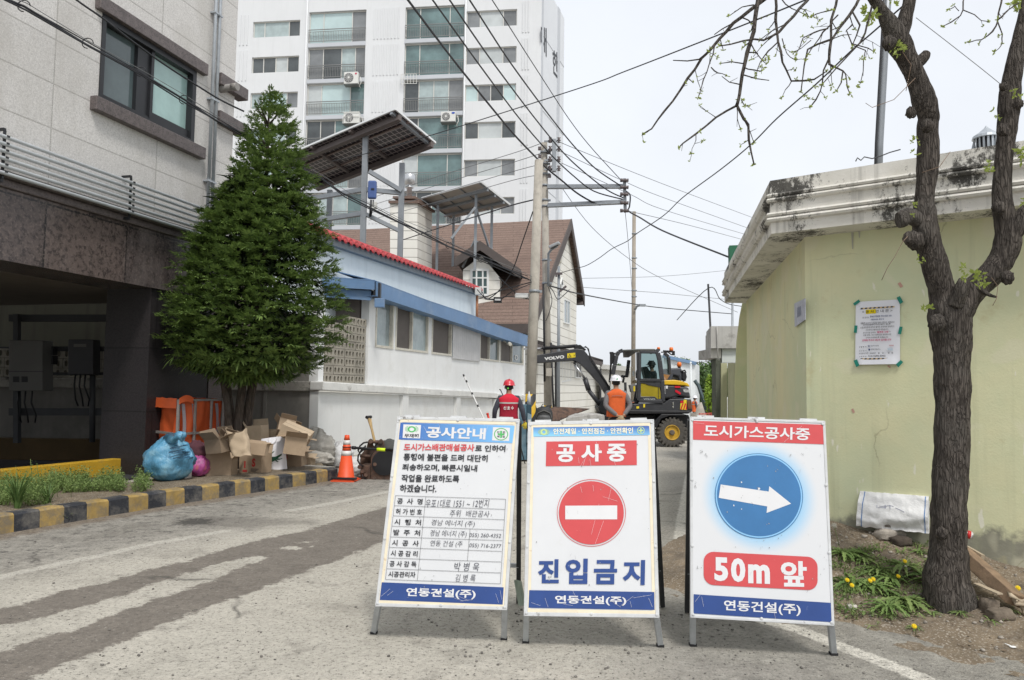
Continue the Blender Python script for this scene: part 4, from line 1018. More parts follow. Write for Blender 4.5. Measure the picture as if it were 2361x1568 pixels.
mb.build('grout_stain',M('grout',(0.45,0.44,0.38),.9,.1),gb)
for u,v,a,sz in((2075,657,.5,1),(1966,947,.4,.8),(2049,845,.9,.6)):
 mb=MB();c=gp(u,v,.004);x=(WF*math.cos(a)+Z3*math.sin(a))*sz;y=(-WF*math.sin(a)+Z3*math.cos(a))*sz;mb.poly([c-x*.012-y*.022,c+x*.012-y*.022,c+x*.011+y*.022,c-x*.012+y*.02]);mb.build('tape_remnant',M('old_tape',(0.5,0.30,0.24),.9,.3,6),gb)
m_paper=M('paper',(0.74,0.75,0.80),.8,.02,6)
nz=thing('notice','white printed construction notice taped up with green tape on the pale green wall','notice',gp(2023,840,.01))
def NQ(x,y,o=.012):
 u,v=(3350+x/4.48)/1.7356,(1150+y/4.48)/1.7356;return gp(u,v,o)
corn=[NQ(328,262),NQ(1118,215),NQ(1122,1375),NQ(318,1388)]
mb=MB()
def pg(s,t):
 a=corn[0].lerp(corn[1],s);b_=corn[3].lerp(corn[2],s);p=a.lerp(b_,t)
 return p+WFn*(.004*math.sin(s*5+t*3)*(s*(1-s))*4+(.016*max(0,t-.85)/.15 if .1<s<.9 else 0))
mb.grid(pg,16,20);sh=mb.build('sheet',m_paper,nz)
def nline(body,x0,x1,y,h,mt,wgt=0.0,dy=0.0,o=.019):
 mb=MB();sl_=-.055
 def q(x,yy):return NQ(x,yy+sl_*(x-700)*(1-(yy-300)/1400),o)
 write(mb,body,[q(x0,y-h/2),q(x1,y-h/2),q(x1,y+h/2),q(x0,y+h/2)],wgt);return mb
m_ink=M('ink',(0.035,0.035,0.05),.9,0);m_inkb=M('ink_blue',(0.03,0.05,0.16),.9,0);m_inkr=M('ink_red',(0.50,0.03,0.13),.9,0)
hl_=MB();hl_.poly([NQ(505,402,.0165),NQ(686,390,.0165),NQ(690,465,.0165),NQ(508,478,.0165)]);hl_.build('highlight',M('marker_yellow',(0.75,0.58,0.0),.8,0),sh)
def group(lines,mt,nm):
 tot=MB()
 for a in lines:
  g_=nline(*a[:5],None,*(a[5:]));k=len(tot.v);tot.v+=g_.v
  for f_ in g_.f:tot.face([i+k for i in f_])
 tot.build(nm,mt,sh)
group([('< 공 사 안 내 문 >',440,985,428,52,.006),('본 공사는',448,565,532,30,.004)],m_ink,'title_lettering')
group([('창녕군 창녕읍 우포1대로 1551',583,970,518,34,.02),('대한아파트 주위 의',598,828,575,30,.02)],m_inkb,'address_lettering')
group([('원활한 도시가스 공급을 위해 시행되는 배관공사',413,1020,633,34,.008),('로 주민분들에게 최대한 불편이 없도록',462,948,664,30,.008),('소음,분진등에 관하여 철저히 관리하며 안전하고',405,1015,712,34,.006),('신속하게 진행하도록 하겠습니다.',505,915,758,32,.006),('본 공사로 인하여',460,680,808,30,.006),('이',925,948,800,24,.006),('있을 경우, 하기 연락처로 연락주시면',462,960,852,32,.006),('신속히 조치하도록 하겠습니다.',505,912,897,30,.006)],m_ink,'body_lettering')
group([("'불편한 사항'",702,920,803,38,.02),('양해해 주셔서 대단히 감사합니다!',442,962,943,38,.022)],m_inkr,'red_lettering')
group([('O 발 주 처 :',386,532,1062,26,.006),('경남에너지(주)',592,740,1048,30,.006),('O 시 공 사 :',386,532,1132,26,.006),('연동건설(주)',598,765,1112,32,.004),('O 공사기간 : 2028년    월    일 ~    월   일',386,995,1178,28,.008),('O 연 락 처 :',390,532,1236,24,.006),('010-5680-0302',552,860,1228,30,.01)],m_ink,'contact_lettering')
lg=MB()
for a,b_ in(((546,1040),(558,1072)),((558,1036),(546,1050)),((560,1055),(580,1040)),((565,1060),(582,1074))):lg.bar(NQ(*a,.019),NQ(*b_,.019),.0035,.001,WFn)
lg.poly([NQ(555,1098,.019),NQ(575,1100,.019),NQ(588,1118,.019),NQ(572,1136,.019),NQ(556,1132,.019)]);lg.build('logo',m_inkb,sh)
mb1,mb2=MB(),MB()
for(x0,y0,x1,y1)in((408,382,1022,346),(400,1283,1020,1275)):
 n_=16
 for i in range(n_):
  a,b_=i/n_,(i+1)/n_;k=12
  def bp(t,up):return NQ(x0+(x1-x0)*min(1,max(0,t)),y0+(y1-y0)*t+(-k if up else k),.018)
  (mb1 if i%2==0 else mb2).poly([bp(a,0),bp(b_,0),bp(b_+.025,1),bp(a+.025,1)])
mb1.build('hazard_stripe',m_ink,sh);mb2.build('hazard_stripe',M('pale_orange',(0.62,0.46,0.24),.8,0),sh)
st=MB();st.poly([NQ(920,1030,.019),NQ(1010,1030,.019),NQ(1005,1052,.019),NQ(925,1050,.019)]);st.build('stamp',M('stamp_pink',(0.6,0.42,0.45),.9,0),sh)
st=MB();st.poly([NQ(895,1090,.019),NQ(990,1095,.019),NQ(990,1130,.019),NQ(900,1126,.019)]);st.build('stamp',M('stamp_blue',(0.52,0.62,0.70),.9,0),sh)
m_tape=M('green_tape',(0.01,0.21,0.155),.6,.12,9)
for k,q in enumerate(([(280,290),(382,215),(408,258),(305,330)],[(1058,185),(1120,155),(1180,265),(1118,300)],[(305,682),(358,686),(345,820),(292,812)],[(1112,702),(1168,708),(1140,842),(1082,832)],[(288,1312),(350,1290),(394,1400),(335,1430)],[(1048,1380),(1132,1300),(1178,1340),(1090,1436)])):
 mb=MB();mb.extrude([NQ(*p,.0215)for p in q],WFn*.001);mb.build('tape',m_tape,nz)
np_=thing('paper_notice','small weathered grey paper sheet on the shaded side of the green wall','notice',gs(1845,750,.01))
mb=MB();c4_=[gs(1832,700,.012),gs(1857,688,.012),gs(1857,737,.012),gs(1833,754,.012)];mb.extrude(c4_,WSn*.006);q_=mb.build('sheet',M('grey_paper',(0.47,0.49,0.56),.8,.2,14),np_)
mb=MB()
def q4(s,t):return(c4_[0].lerp(c4_[1],s)).lerp(c4_[3].lerp(c4_[2],s),t)+WSn*.008
for s in(.3,.4,.5,.6):mb.poly([q4(s,.25),q4(s+.05,.25),q4(s+.05,.68),q4(s,.68)])
mb.build('print',M('faded_print',(0.22,0.25,0.34),.9,.1),q_)
vt=thing('roof_ventilator','galvanised turbine ventilator on the roof behind the stained cornice','ventilator',P(2270,345,7.6))
mb=MB();o_=P(2275,370,7.6)
mb.lathe(o_,[(.10,-.3),(.10,.06)],16);mb.build('neck',m_steel,vt)
mb=MB()
for k in range(18):
 a=2*math.pi*k/18;d=V((math.cos(a),math.sin(a),0));t=V((-d.y,d.x,0))
 mb.poly([o_+d*.115+Z3*.05,o_+d*.115+t*.022+Z3*.05,o_+d*.135+t*.026+Z3*.14,o_+d*.115+t*.02+Z3*.23,o_+d*.115+Z3*.23])
 a2=2*math.pi*(k+.5)/18
mb.build('vane',m_steel,vt)
mb=MB();mb.lathe(o_,[(.098,.04),(.098,.235)],18);mb.build('core',m_black,vt)
mb=MB()
mb.lathe(o_,[(.135,.232),(.125,.262),(.07,.30),(.02,.345),(.004,.37)],18,smooth=False);mb.build('cap',m_steel,vt)
gbx=thing('sign_board','small dark green board standing on the far end of the stained cornice','sign',P(1690,600,11.6))
mb=MB();mb.extrude([P(1681,566,11.6),P(1706,565,11.6),P(1706,640,11.6),P(1683,640,11.6)],V((.05,.25,0)));mb.build('board',M('dark_green',(0.012,0.10,0.05),.6,.2,3),gbx)
lp=thing('steel_pole','slim grey steel pole rising behind the stained cornice left of the tree','pole',P(2024,420,8.6))
mb=MB();mb.tube([P(2023,430,8.6),P(2026,330,8.6),P(2041,60,8.6),P(2049,-80,8.6)],.047,12);mb.build('shaft',M('pole_grey',(0.22,0.235,0.25),.45,.1,4,metal=.4),lp)
mb=MB();mb.tube([P(2016,430,8.55),P(2019,330,8.55),P(2034,60,8.55),P(2042,-80,8.55)],.014,6);mb.build('cable',m_black,lp)
rb_=thing('wire_scrap','bent rusty wire left on the roof edge between the pole and the tree','wire',P(1990,370,7))
mb=MB();mb.tube([P(*q,7.0)for q in((1972,372),(1976,364),(1984,370),(1992,362),(2010,366),(2030,360),(2050,352),(2075,345))],.006,5);mb.build('wire',m_black,rb_)
yw=thing('yard_wall','yellowed green yard wall with a sloping top against the far end of the green building','wall',P(1708,1000,11.9))
mb=MB();mb.extrude([P(u,v,11.7)for u,v in((1730,676),(1714,682),(1704,730),(1697,790),(1693,880),(1692,1080),(1730,1080))],V((.1,.3,0)));mb.build('wall',m_green,yw)
kb_=thing('gate_house','grey concrete canopy on pale green pillars beyond the green building','building',P(1660,950,16))
YK=15.0
m_conc=M('old_concrete',(0.42,0.41,0.39),.93,.12,2,.3,30,dirt=(0.17,0.165,0.15),dscale=3,da=.55,db=.7,streak=(0.2,0.195,0.18))
k_=lambda u,v,dy=0:P(u,v,YK+dy)
mb=MB();mb.extrude([k_(1638.5,752),k_(1720,752),k_(1720,803),k_(1638.5,803)],V((.3,1.5,0)))
mb.extrude([k_(1626,775,.9),k_(1638.4,752,0),k_(1638.4,803,0),k_(1626,834,.9)],V((.02,.04,0)))
mb.extrude([k_(1638.4,804,.05),k_(1662,804,.05),k_(1662,826,.1),k_(1638.4,826,.1)],V((0,1,0)));mb.build('canopy',m_conc,kb_)
mb=MB();mb.extrude([k_(1664,804,.1),k_(1720,804,.1),k_(1720,836,.1),k_(1664,836,.1)],V((0,.2,0)));mb.build('upper_wall',M('pale_grey_render',(0.53,0.56,0.55),.9,.05),kb_)
m_gdark=M('dark_green_post',(0.10,0.11,0.085),.9,.2,3)
mb=MB();mb.extrude([k_(1650,827,.1),k_(1661,827,.1),k_(1661,1080,.1),k_(1650,1080,.1)],V((0,.3,0)));mb.build('pillar',m_gdark,kb_)
m_green2=M('green_render_old',(0.43,0.43,0.27),.92,.1,3,.2,30,streak=(0.16,0.165,0.10))
mb=MB();mb.extrude([k_(1662,837,.06),k_(1676,837,.06),k_(1676,1080,.06),k_(1662,1080,.06)],V((0,.3,0)));mb.build('pillar',m_green2,kb_)
mb=MB();mb.extrude([k_(1677,837,-.1),k_(1720,837,-1.6),k_(1720,1080,-1.6),k_(1677,1080,-.1)],V((.15,.1,0)));mb.build('side_wall',m_green2,kb_)
mb=MB();mb.tube([k_(1652,752,-.02),k_(1653,775,-.03),k_(1654,800,-.03),k_(1655,830,-.03),k_(1657,830,.05)],.012,6);mb.build('cable',m_conc,kb_)
# FAR BEYOND: sheds, poles
sh_=thing('white_shed','white metal shed with a blue roof edge far behind the digger','building',P(1590,930,60))
s_=lambda u,v,dy=0:P(u,v,60+dy)
mb=MB();mb.extrude([s_(1530,822),s_(1602,838),s_(1602,1000),s_(1530,1000)],V((1.5,6,0)));mb.extrude([s_(1603,838),s_(1603,1000),s_(1612,1000,4),s_(1612,843,4)],V((-.3,.1,0)));mb.build('wall',M('shed_white',(0.63,0.66,0.67),.6,.04),sh_)
mb=MB();mb.bar(s_(1528,821,-.1),s_(1604,838,-.1),.3,.25);mb.build('roof_edge',M('shed_blue',(0.15,0.25,0.4),.6,.05),sh_)
sh2=thing('grey_shed','pale grey shed seen under the digger boom behind the cab','building',P(1400,930,50))
mb=MB();mb.extrude([P(1385,846,48),P(1452,852,48),P(1452,1000,48),P(1385,1000,48)],V((1,5,0)));mb.build('wall',M('shed_grey',(0.50,0.49,0.455),.8,.06),sh2)
mb=MB();mb.bar(P(1383,845,47.9),P(1454,851,47.9),.25,.3);mb.build('roof_edge',M('shed_cap',(0.5,0.5,0.48),.7,.04),sh2)
# THE THREE A-FRAME SIGNS
def sign_white(name):
 return M(name,(0.63,0.64,0.655),.45,.03,2.5,dirt=(0.56,0.555,0.53),dscale=3.5,da=.60,db=.85)
m_sw=sign_white('sign_white')
m_frame=M('frame_paint',(0.55,0.56,0.565),.5,.12,9,dirt=(0.20,0.19,0.18),dscale=14,da=.60,db=.68)
m_yel_edge=M('yellowed_edge',(0.74,0.66,0.50),.5,.08,9,dirt=(0.45,0.30,0.16),dscale=16,da=.62,db=.72)
m_leg=M('leg_steel',(0.42,0.44,0.455),.45,.15,9,metal=.35,dirt=(0.2,0.19,0.18),dscale=12,da=.58,db=.7)
m_rear=M('rear_steel',(0.035,0.036,0.038),.55,.2,9)
m_sred=M('sign_red',(0.56,0.07,0.075),.45,.06,5,dirt=(0.66,0.22,0.20),dscale=22,da=.66,db=.74)
m_snavy=M('sign_navy',(0.024,0.062,0.225),.45,.10,5,dirt=(0.17,0.22,0.38),dscale=24,da=.64,db=.74)
m_sblk=M('sign_black',(0.022,0.023,0.028),.6,.05)
m_sletter=M('sign_letter',(0.67,0.67,0.68),.5,.03,8)
m_sgreen=M('sign_green',(0.08,0.42,0.12),.5,.05)
m_pen=M('marker_pen',(0.05,0.052,0.07),.8,.1)
m_scuff=M('scuff',(0.30,0.30,0.30),.9,.4,30)
m_scratch=M('scratch',(0.72,0.70,0.72),.8,.1)
m_rubber=M('rubber_foot',(0.02,0.02,0.021),.9,.1)
def grad_mat(name,p0,p1,c0,c1,c2=None):
 m,nt,b=_nodes(name);d=V(p1)-V(p0);L=d.length;d=d/L
 g=N(nt,'ShaderNodeNewGeometry');s=N(nt,'ShaderNodeVectorMath',operation='SUBTRACT');nt.links.new(g.outputs['Position'],s.inputs[0]);s.inputs[1].default_value=p0
 q=N(nt,'ShaderNodeVectorMath',operation='DOT_PRODUCT');nt.links.new(s.outputs[0],q.inputs[0]);q.inputs[1].default_value=d
 r=ramp(nt,math_(nt,'DIVIDE',q.outputs['Value'],L),0,1,c0,c1)
 nz_=noise_(nt,coords(nt,'Object'),25,3,.6);r=mixc(nt,ramp(nt,nz_,.66,.75,(0,0,0),(.4,)*3),r,(.55,.6,.66))
 nt.links.new(r,b.inputs['Base Color']);b.inputs['Roughness'].default_value=.45;return m
def halo_mat(name,c,rad0,rad1,inner,outer):
 m,nt,b=_nodes(name);g=N(nt,'ShaderNodeNewGeometry');s=N(nt,'ShaderNodeVectorMath',operation='DISTANCE');nt.links.new(g.outputs['Position'],s.inputs[0]);s.inputs[1].default_value=c
 mr=N(nt,'ShaderNodeMapRange',interpolation_type='SMOOTHSTEP');nt.links.new(s.outputs['Value'],mr.inputs[0]);mr.inputs[1].default_value,mr.inputs[2].default_value=rad0,rad1
 nt.links.new(mixc(nt,mr.outputs[0],inner,outer),b.inputs['Base Color']);b.inputs['Roughness'].default_value=.45;return m
class Sign:
 def __init__(s,name,label,org,k,px,Y,legs,rear,fw,side):
  s.org,s.k=org,k
  f=lambda x,y:(org[0]+x*k,org[1]+y*k)
  s.f=f
  tl,tr,br,bl=[f(*p)for p in px]
  s.TL,s.TR,s.BL=P(*tl,Y[0]),P(*tr,Y[1]),P(*bl,Y[2])
  s.n=(s.TR-s.TL).cross(s.BL-s.TL).normalized()
  if s.n.dot(CAM-s.TL)<0:s.n=-s.n
  s.BR=W(*br,s.TL,s.n)
  lg=[G(*f(*p))for p in legs]
  s.root=thing(name,label,'sign',(lg[0]+lg[1])/2,'A-frame road work signs')
  s.lg=lg
  mb=MB();mb.extrude([s.TL,s.TR,s.BR,s.BL],-s.n*.008);s.panel=mb.build('panel',m_sw,s.root)
  xs,zs=(s.TR-s.TL).normalized(),(s.TL-s.BL).normalized();s.xs,s.zs=xs,zs
  mb=MB();t=fw;O=[s.TL,s.TR,s.BR,s.BL]
  ins=[s.TL+xs*t-zs*t,s.TR-xs*t-zs*t,s.BR-xs*t+zs*t,s.BL+xs*t+zs*t]
  for i in range(4):
   j=(i+1)%4;mb.extrude([O[i]-s.n*.03,O[j]-s.n*.03,ins[j]-s.n*.03,ins[i]-s.n*.03],s.n*.034)
  fr=mb.build('frame',m_frame,s.root,bevel=.003)
  if side:
   mb=MB();t2=fw+.017;in2=[s.TL+xs*t2-zs*t2,s.TR-xs*t2-zs*t2,s.BR-xs*t2+zs*t2,s.BL+xs*t2+zs*t2]
   for i in range(4):j=(i+1)%4;mb.poly([ins[i]+s.n*.002,ins[j]+s.n*.002,in2[j]+s.n*.002,in2[i]+s.n*.002])
   mb.build('yellowed_edge',m_yel_edge,fr)
  for fx,fz in((.02,.018),(.5,.016),(.98,.018),(.015,.33),(.985,.33),(.985,.66),(.015,.66),(.02,.985),(.5,.985),(.98,.985)):
   c=(s.TL.lerp(s.TR,fx)).lerp(s.BL.lerp(s.BR,fx),fz)+s.n*.004
   mb=MB();mb.lathe(c,[(.0085,0),(.0085,.002),(.005,.004)],10,(xs,zs,s.n));mb.lathe(c+s.n*.004,[(.0025,0),(.0025,.0008)],6,(xs,zs,s.n));mb.build('screw',m_frame,fr)
  for a,b_,sg in((s.BL,lg[0],1),(s.BR,lg[1],-1)):
   top=a+xs*sg*.016+zs*.02-s.n*.017
   mb=MB();mb.bar(top,V((b_.x,b_.y,.012))+xs*sg*.0,.033,.033,s.n);l_=mb.build('leg',m_leg,s.root,bevel=.003)
   mb=MB();mb.bar(V((b_.x,b_.y,-.004)),V((b_.x,b_.y,.014)),.04,.04,Y3);mb.build('rubber_foot',m_rubber,l_)
  rb_=G(*f(*rear[0]));other=rb_+(lg[1]-lg[0])*(1 if rear[1]=='L' else-1)
  tops=(s.TL,s.TR)if rear[1]=='L' else(s.TR,s.TL)
  rl=[]
  for tp,bt_,sg in((tops[0],rb_,1 if rear[1]=='L' else-1),(tops[1],other,-1 if rear[1]=='L' else 1)):
   tp=tp-s.n*.05-zs*.01+xs*sg*.006;bt_=V((bt_.x,bt_.y,.01))
   mb=MB();mb.bar(tp,bt_,.03,.03,s.n);mb.build('rear_leg',m_rear,s.root);rl.append((tp,bt_))
  mb=MB();mb.bar(rl[0][0].lerp(rl[0][1],.78),rl[1][0].lerp(rl[1][1],.78),.025,.025);mb.build('crossbar',m_leg,s.root)
  for fx in(.12,.5,.88):mb=MB();c=s.TL.lerp(s.TR,fx)-s.n*.02+zs*.006;mb.bar(c-xs*.05,c+xs*.05,.03,.012,zs);mb.build('hinge',m_frame,s.root)
 def A(s,x,y,o=.0):return W(*s.f(x,y),s.TL+s.n*(.0025+o),s.n)
 def quad(s,mb,pts,o=0.0):mb.poly([s.A(*p,o)for p in pts])
 def text(s,mb,body,q,wgt=.02,o=.002,shear=0.0):write(mb,body,[s.A(*p,o)for p in q],wgt,shear)
 def band(s,mb,body,x0,x1,y0,y1,sl,wgt=.02,o=.002,shear=0.0,lean=-.075):
  0
  h=y1-y0;dx=lean*h
  s.text(mb,body,[(x0,y0),(x1,y0+sl*(x1-x0)),(x1+dx,y1+sl*(x1-x0)),(x0+dx,y1)],wgt,o,shear)
 def line(s,mb,a,b_,w=.0018,o=.0015):mb.bar(s.A(*a,o),s.A(*b_,o),w,.0006,s.n)
 def disc(s,mb,c,rx,ry,o,seg=48,r0=0.0,slx=0.0,sly=0.0):
  pts=[(c[0]+rx*math.cos(2*math.pi*i/seg)+slx*ry*math.sin(2*math.pi*i/seg),c[1]+ry*math.sin(2*math.pi*i/seg)+sly*rx*math.cos(2*math.pi*i/seg))for i in range(seg)]
  if not r0:s.quad(mb,pts,o);return
  inn=[(c[0]+(p[0]-c[0])*r0,c[1]+(p[1]-c[1])*r0)for p in pts]
  for i in range(seg):j=(i+1)%seg;s.quad(mb,[pts[i],pts[j],inn[j],inn[i]],o)
 def wear(s,scr,scf,x0,x1,y0,y1,n,seed):
  random.seed(seed);a,b_=MB(),MB()
  for x_,y_,dx,dy in scr:s.line(a,(x_,y_),(x_+dx,y_+dy),.0009,.0035)
  for i in range(n):
   x_,y_=random.uniform(x0,x1),random.uniform(y0,y1);
   if random.random()<.5:s.line(b_,(x_,y_),(x_+random.uniform(-14,14),y_+random.uniform(-3,26)),random.uniform(.0004,.0009),.003)
   else:
    r=random.uniform(1,4);s.quad(b_,[(x_+r*random.uniform(.5,1.3)*math.cos(k),y_+r*1.5*random.uniform(.5,1.3)*math.sin(k))for k in(0,1,2,3,4,5)],.003)
  for x_,y_,r in scf:
   for q in range(5):
    xx,yy=x_+random.uniform(-r,r),y_+random.uniform(-r,r);rr=r*random.uniform(.15,.45)
    s.quad(b_,[(xx+rr*random.uniform(.4,1.4)*math.cos(k),yy+rr*random.uniform(.4,1.4)*math.sin(k))for k in(0,1,2,3,4,5)],.0032)
  if a.v:a.build('scratches',m_scratch,s.panel)
  if b_.v:b_.build('scuffs',m_scuff,s.panel)
def one(s,body,x0,x1,y0,y1,sl,mt,nm,wgt=.02,**kw):
 mb=MB();s.band(mb,body,x0,x1,y0,y1,sl,wgt,**kw);return mb.build(nm,mt,s.panel)
s1=Sign('a_frame_sign','white A-frame notice with blue header and handwritten table, nearest the orange cone',(835.4,944.9),.35265,[(228,42),(1028,60),(945,1310),(82,1285)],(4.68,4.62,4.43),[(75,1462),(925,1500)],((1020,1266),'R'),.020,True)
mb=MB();s1.quad(mb,[(248,83),(995,104),(980,217),(236,194)])
mb.build('header',grad_mat('header_blue',s1.A(248,83),s1.A(990,104),(0.035,0.12,0.40),(0.19,0.46,0.78)),s1.panel)
one(s1,'공사안내',420,808,108,182,.032,m_sletter,'title_lettering',.035)
for q_ in([(268,95),(383,99),(376,187),(262,183)],[(853,113),(964,117),(958,204),(847,200)]):mb=MB();s1.quad(mb,q_,.001);mb.build('emblem_card',m_sletter,s1.panel)
mb=MB();s1.disc(mb,(322,127),27,20,.002,r0=.6)
for i,(w_,y_)in enumerate(((34,108),(42,115),(44,122),(44,129),(42,136),(34,143))):s1.line(mb,(322-w_,y_),(322-24,y_+.5),.0022);s1.line(mb,(322+24,y_),(322+w_,y_+.5),.0022)
mb.build('emblem',m_sgreen,s1.panel)
one(s1,'무재해',275,368,156,181,.02,m_sblk,'emblem_lettering',.03)
mb=MB();s1.disc(mb,(906,159),46,40,.002,r0=.88);s1.quad(mb,[(900,137),(912,137),(912,183),(900,183)],.002);s1.quad(mb,[(884,154),(928,155),(928,166),(884,165)],.0024);mb.build('emblem',m_sgreen,s1.panel)
mb=MB();s1.band(mb,'안',880,896,139,152,0,.02,.0026);s1.band(mb,'전',916,933,140,153,0,.02,.0026);s1.band(mb,'제',879,896,168,181,0,.02,.0026);s1.band(mb,'일',915,931,169,182,0,.02,.0026);mb.build('emblem_lettering',m_sblk,s1.panel)
one(s1,'도시가스배관매설공사',272,733,220,267,.008,m_sred,'red_lettering',.03)
rows=[('로 인하여',738,936,229,272,.015),('통행에 불편을 드려 대단히',270,820,284,330,.020),('죄송하오며, 빠른시일내',262,752,352,398,.018),('작업을 완료하도록',256,634,422,470,.016),('하겠습니다.',246,486,488,538,.014)]
for b_,x0,x1,y0,y1,sl in rows:one(s1,b_,x0,x1,y0,y1,sl,m_sblk,'body_lettering',.026)
tabs=[((216,560),(936,584)),((208,626),(930,650)),((202,692),(926,718)),((193,760),(920,785)),((185,830),(914,854)),((175,898),(910,925)),((166,968),(906,994)),((160,1038),(903,1066)),((150,1108),(901,1137))]
mb=MB()
for a,b_ in tabs:s1.line(mb,a,b_,.0016)
s1.line(mb,(216,560),(150,1108),.0016);s1.line(mb,(414,567),(358,1116),.0016);s1.line(mb,(936,584),(901,1137),.0016);s1.line(mb,(703,778),(686,985),.0016)
mb.build('table_lines',m_sblk,s1.panel)
lab=['공  사  명','허 가 번 호','시  행  처','발  주  처','시  공  사','시 공 감 리','공 사 감 독','시공관리자']
lx=[(228,394),(219,390),(210,384),(203,378),(194,370),(186,362),(178,354),(170,348)]
for i,(t,(x0,x1))in enumerate(zip(lab,lx)):
 y0=576+i*68.3;one(s1,t,x0,x1,y0,y0+38,.03,m_sblk,'row_lettering',.02)
hand=[('우포1대로 1551 ~ 12번지',414,830,585,638,.0),('주위',572,645,654,700,.0),('배관공사',678,832,656,698,.03),('경남 에너지 (주)',452,735,716,760,.035),('경남 에너지 (주)',445,682,784,830,.035),('055) 260-4352',700,906,805,838,.03),('연동 건설 (주',446,655,852,896,.03),('055) 716-2377',700,908,872,905,.03),('박 병 욱',602,765,996,1052,.02),('김 병 록',610,740,1074,1122,.02)]
for b_,x0,x1,y0,y1,sl in hand:one(s1,b_,x0,x1,y0,y1,sl,m_pen,'handwriting',-.004,shear=.12)
mb=MB();s1.quad(mb,[(126,1127),(923,1160),(916,1273),(112,1243)],.0005);mb.build('footer',m_snavy,s1.panel)
one(s1,'연동건설(주)',288,742,1162,1226,.028,m_sletter,'footer_lettering',.026)
s1.wear([(120,1220,60,-50),(160,1215,40,-30),(380,1160,18,60),(600,1230,60,20),(620,1215,70,30),(640,1250,80,-10),(870,1200,20,60),(900,1180,10,60),(500,95,14,60),(820,105,-14,40),(400,110,30,50)],[(300,70,5),(505,95,4),(990,310,4)],240,980,70,1240,46,4)
s2=Sign('a_frame_sign','white A-frame sign with red no entry disc, between the other two signs',(1181.2,950.7),.35635,[(100,62),(915,45),(950,1330),(72,1318)],(4.60,4.57,4.34),[(85,1488),(955,1514)],((970,1262),'R'),.022,True)
mb=MB();s2.quad(mb,[(134,97),(884,88),(888,147),(135,157)]);mb.build('header',grad_mat('header_blue_2',s2.A(500,90),s2.A(500,156),(0.055,0.135,0.42),(0.22,0.55,0.80)),s2.panel)
mb=MB();s2.disc(mb,(203,127),22,21,.0015,r0=.5)
for y_,w_ in((110,26),(117,34),(124,38),(131,38),(138,34),(144,26)):s2.line(mb,(203-w_,y_),(203-16,y_),.0024);s2.line(mb,(203+16,y_),(203+w_,y_),.0024)
s2.disc(mb,(830,117),24,24,.0015,r0=.84);s2.quad(mb,[(826,102),(834,102),(834,132),(826,132)],.0015);s2.quad(mb,[(815,113),(845,113),(845,121),(815,121)],.0018)
mb.build('emblem',M('emblem_lime',(0.50,0.66,0.28),.5,.05),s2.panel)
one(s2,'안전제일 · 안전점검 · 안전확인',264,780,104,143,-.012,M('cream_letter',(0.80,0.77,0.60),.5,.03),'header_lettering',.024,lean=0)
mb=MB();s2.quad(mb,[(219,189),(803,181),(804,341),(215,348)]);mb.build('red_band',m_sred,s2.panel)
for t,x0,x1,y0,y1 in(('공',284,404,207,322),('사',443,577,205,318),('중',611,735,203,319)):one(s2,t,x0,x1,y0,y1,0,m_sletter,'band_lettering',.036,lean=0)
mb=MB();s2.disc(mb,(510,650),223,218,.0005,64,.984);mb.build('disc_rim',m_sred,s2.panel)
mb=MB();s2.disc(mb,(510,650),210,205,.0008,64);mb.build('disc',m_sred,s2.panel)
mb=MB();s2.quad(mb,[(341,604),(677,602),(677,692),(341,692)],.002);mb.build('bar',m_sletter,s2.panel)
for t,x0,x1,y0,y1 in(('진',166,302,950,1105),('입',343,487,946,1110),('금',528,678,955,1112),('지',715,858,955,1117)):one(s2,t,x0,x1,y0,y1,0,m_snavy,'main_lettering',.037,lean=-.02)
mb=MB();s2.quad(mb,[(108,1150),(917,1162),(919,1278),(103,1264)],.0005);mb.build('footer',m_snavy,s2.panel)
one(s2,'연동건설(주)',275,736,1183,1244,.014,m_sletter,'footer_lettering',.026,lean=0)
s2.wear([(425,290,6,40),(440,345,25,-40),(455,345,20,-60),(500,300,8,50),(540,190,30,60),(640,270,30,80),(640,480,-20,90),(560,590,-50,200),(585,545,95,30),(590,700,-55,150),(520,470,5,40),(440,480,10,40),(390,1155,40,80),(640,1220,60,40),(700,1250,80,-60),(760,1220,10,40),(780,1200,120,-20),(330,1240,60,10),(210,1200,20,60),(120,1230,60,20),(880,1200,25,60)],[(236,1072,14),(108,335,4),(930,850,5)],150,900,170,1260,34,8)
s3=Sign('a_frame_sign','white A-frame sign with a blue disc and a white arrow pointing right, nearest the tree',(1544.1,944.9),.37475,[(122,42),(955,68),(1012,1330),(125,1278)],(4.58,4.47,4.33),[(140,1450),(1005,1506)],((104,1250),'L'),.016,False)
mb=MB();s3.quad(mb,[(142,67),(941,91),(945,212),(142,183)]);mb.build('header',m_sred,s3.panel)
one(s3,'도시가스공사중',210,862,90,166,.034,m_sletter,'header_lettering',.022,lean=-.02)
cc=s3.A(547,528)
rad=(s3.A(547+268,538)-cc).length
s3.panel.data.materials[0]=(halo_mat('halo',cc,rad*.93,rad*1.40,(0.30,0.53,0.73),(0.63,0.64,0.655)))
mb=MB();s3.disc(mb,(547,529),271,261,.0008,72,.985,slx=-.03,sly=.05);s3.disc(mb,(547,529),258,249,.0010,72,slx=-.03,sly=.05);mb.build('disc',M('disc_blue',(0.042,0.165,0.37),.42,.12,2.2),s3.panel)
mb=MB();s3.disc(mb,(547,529),266,257,.0006,72,.955,slx=-.03,sly=.05);mb.build('disc_rim',M('rim_blue',(0.25,0.50,0.75),.4,.05),s3.panel)
mb=MB();s3.quad(mb,[(312,459),(607,503),(611,470),(745,577),(594,634),(598,594),(300,541)],.002);mb.build('arrow',m_sletter,s3.panel)
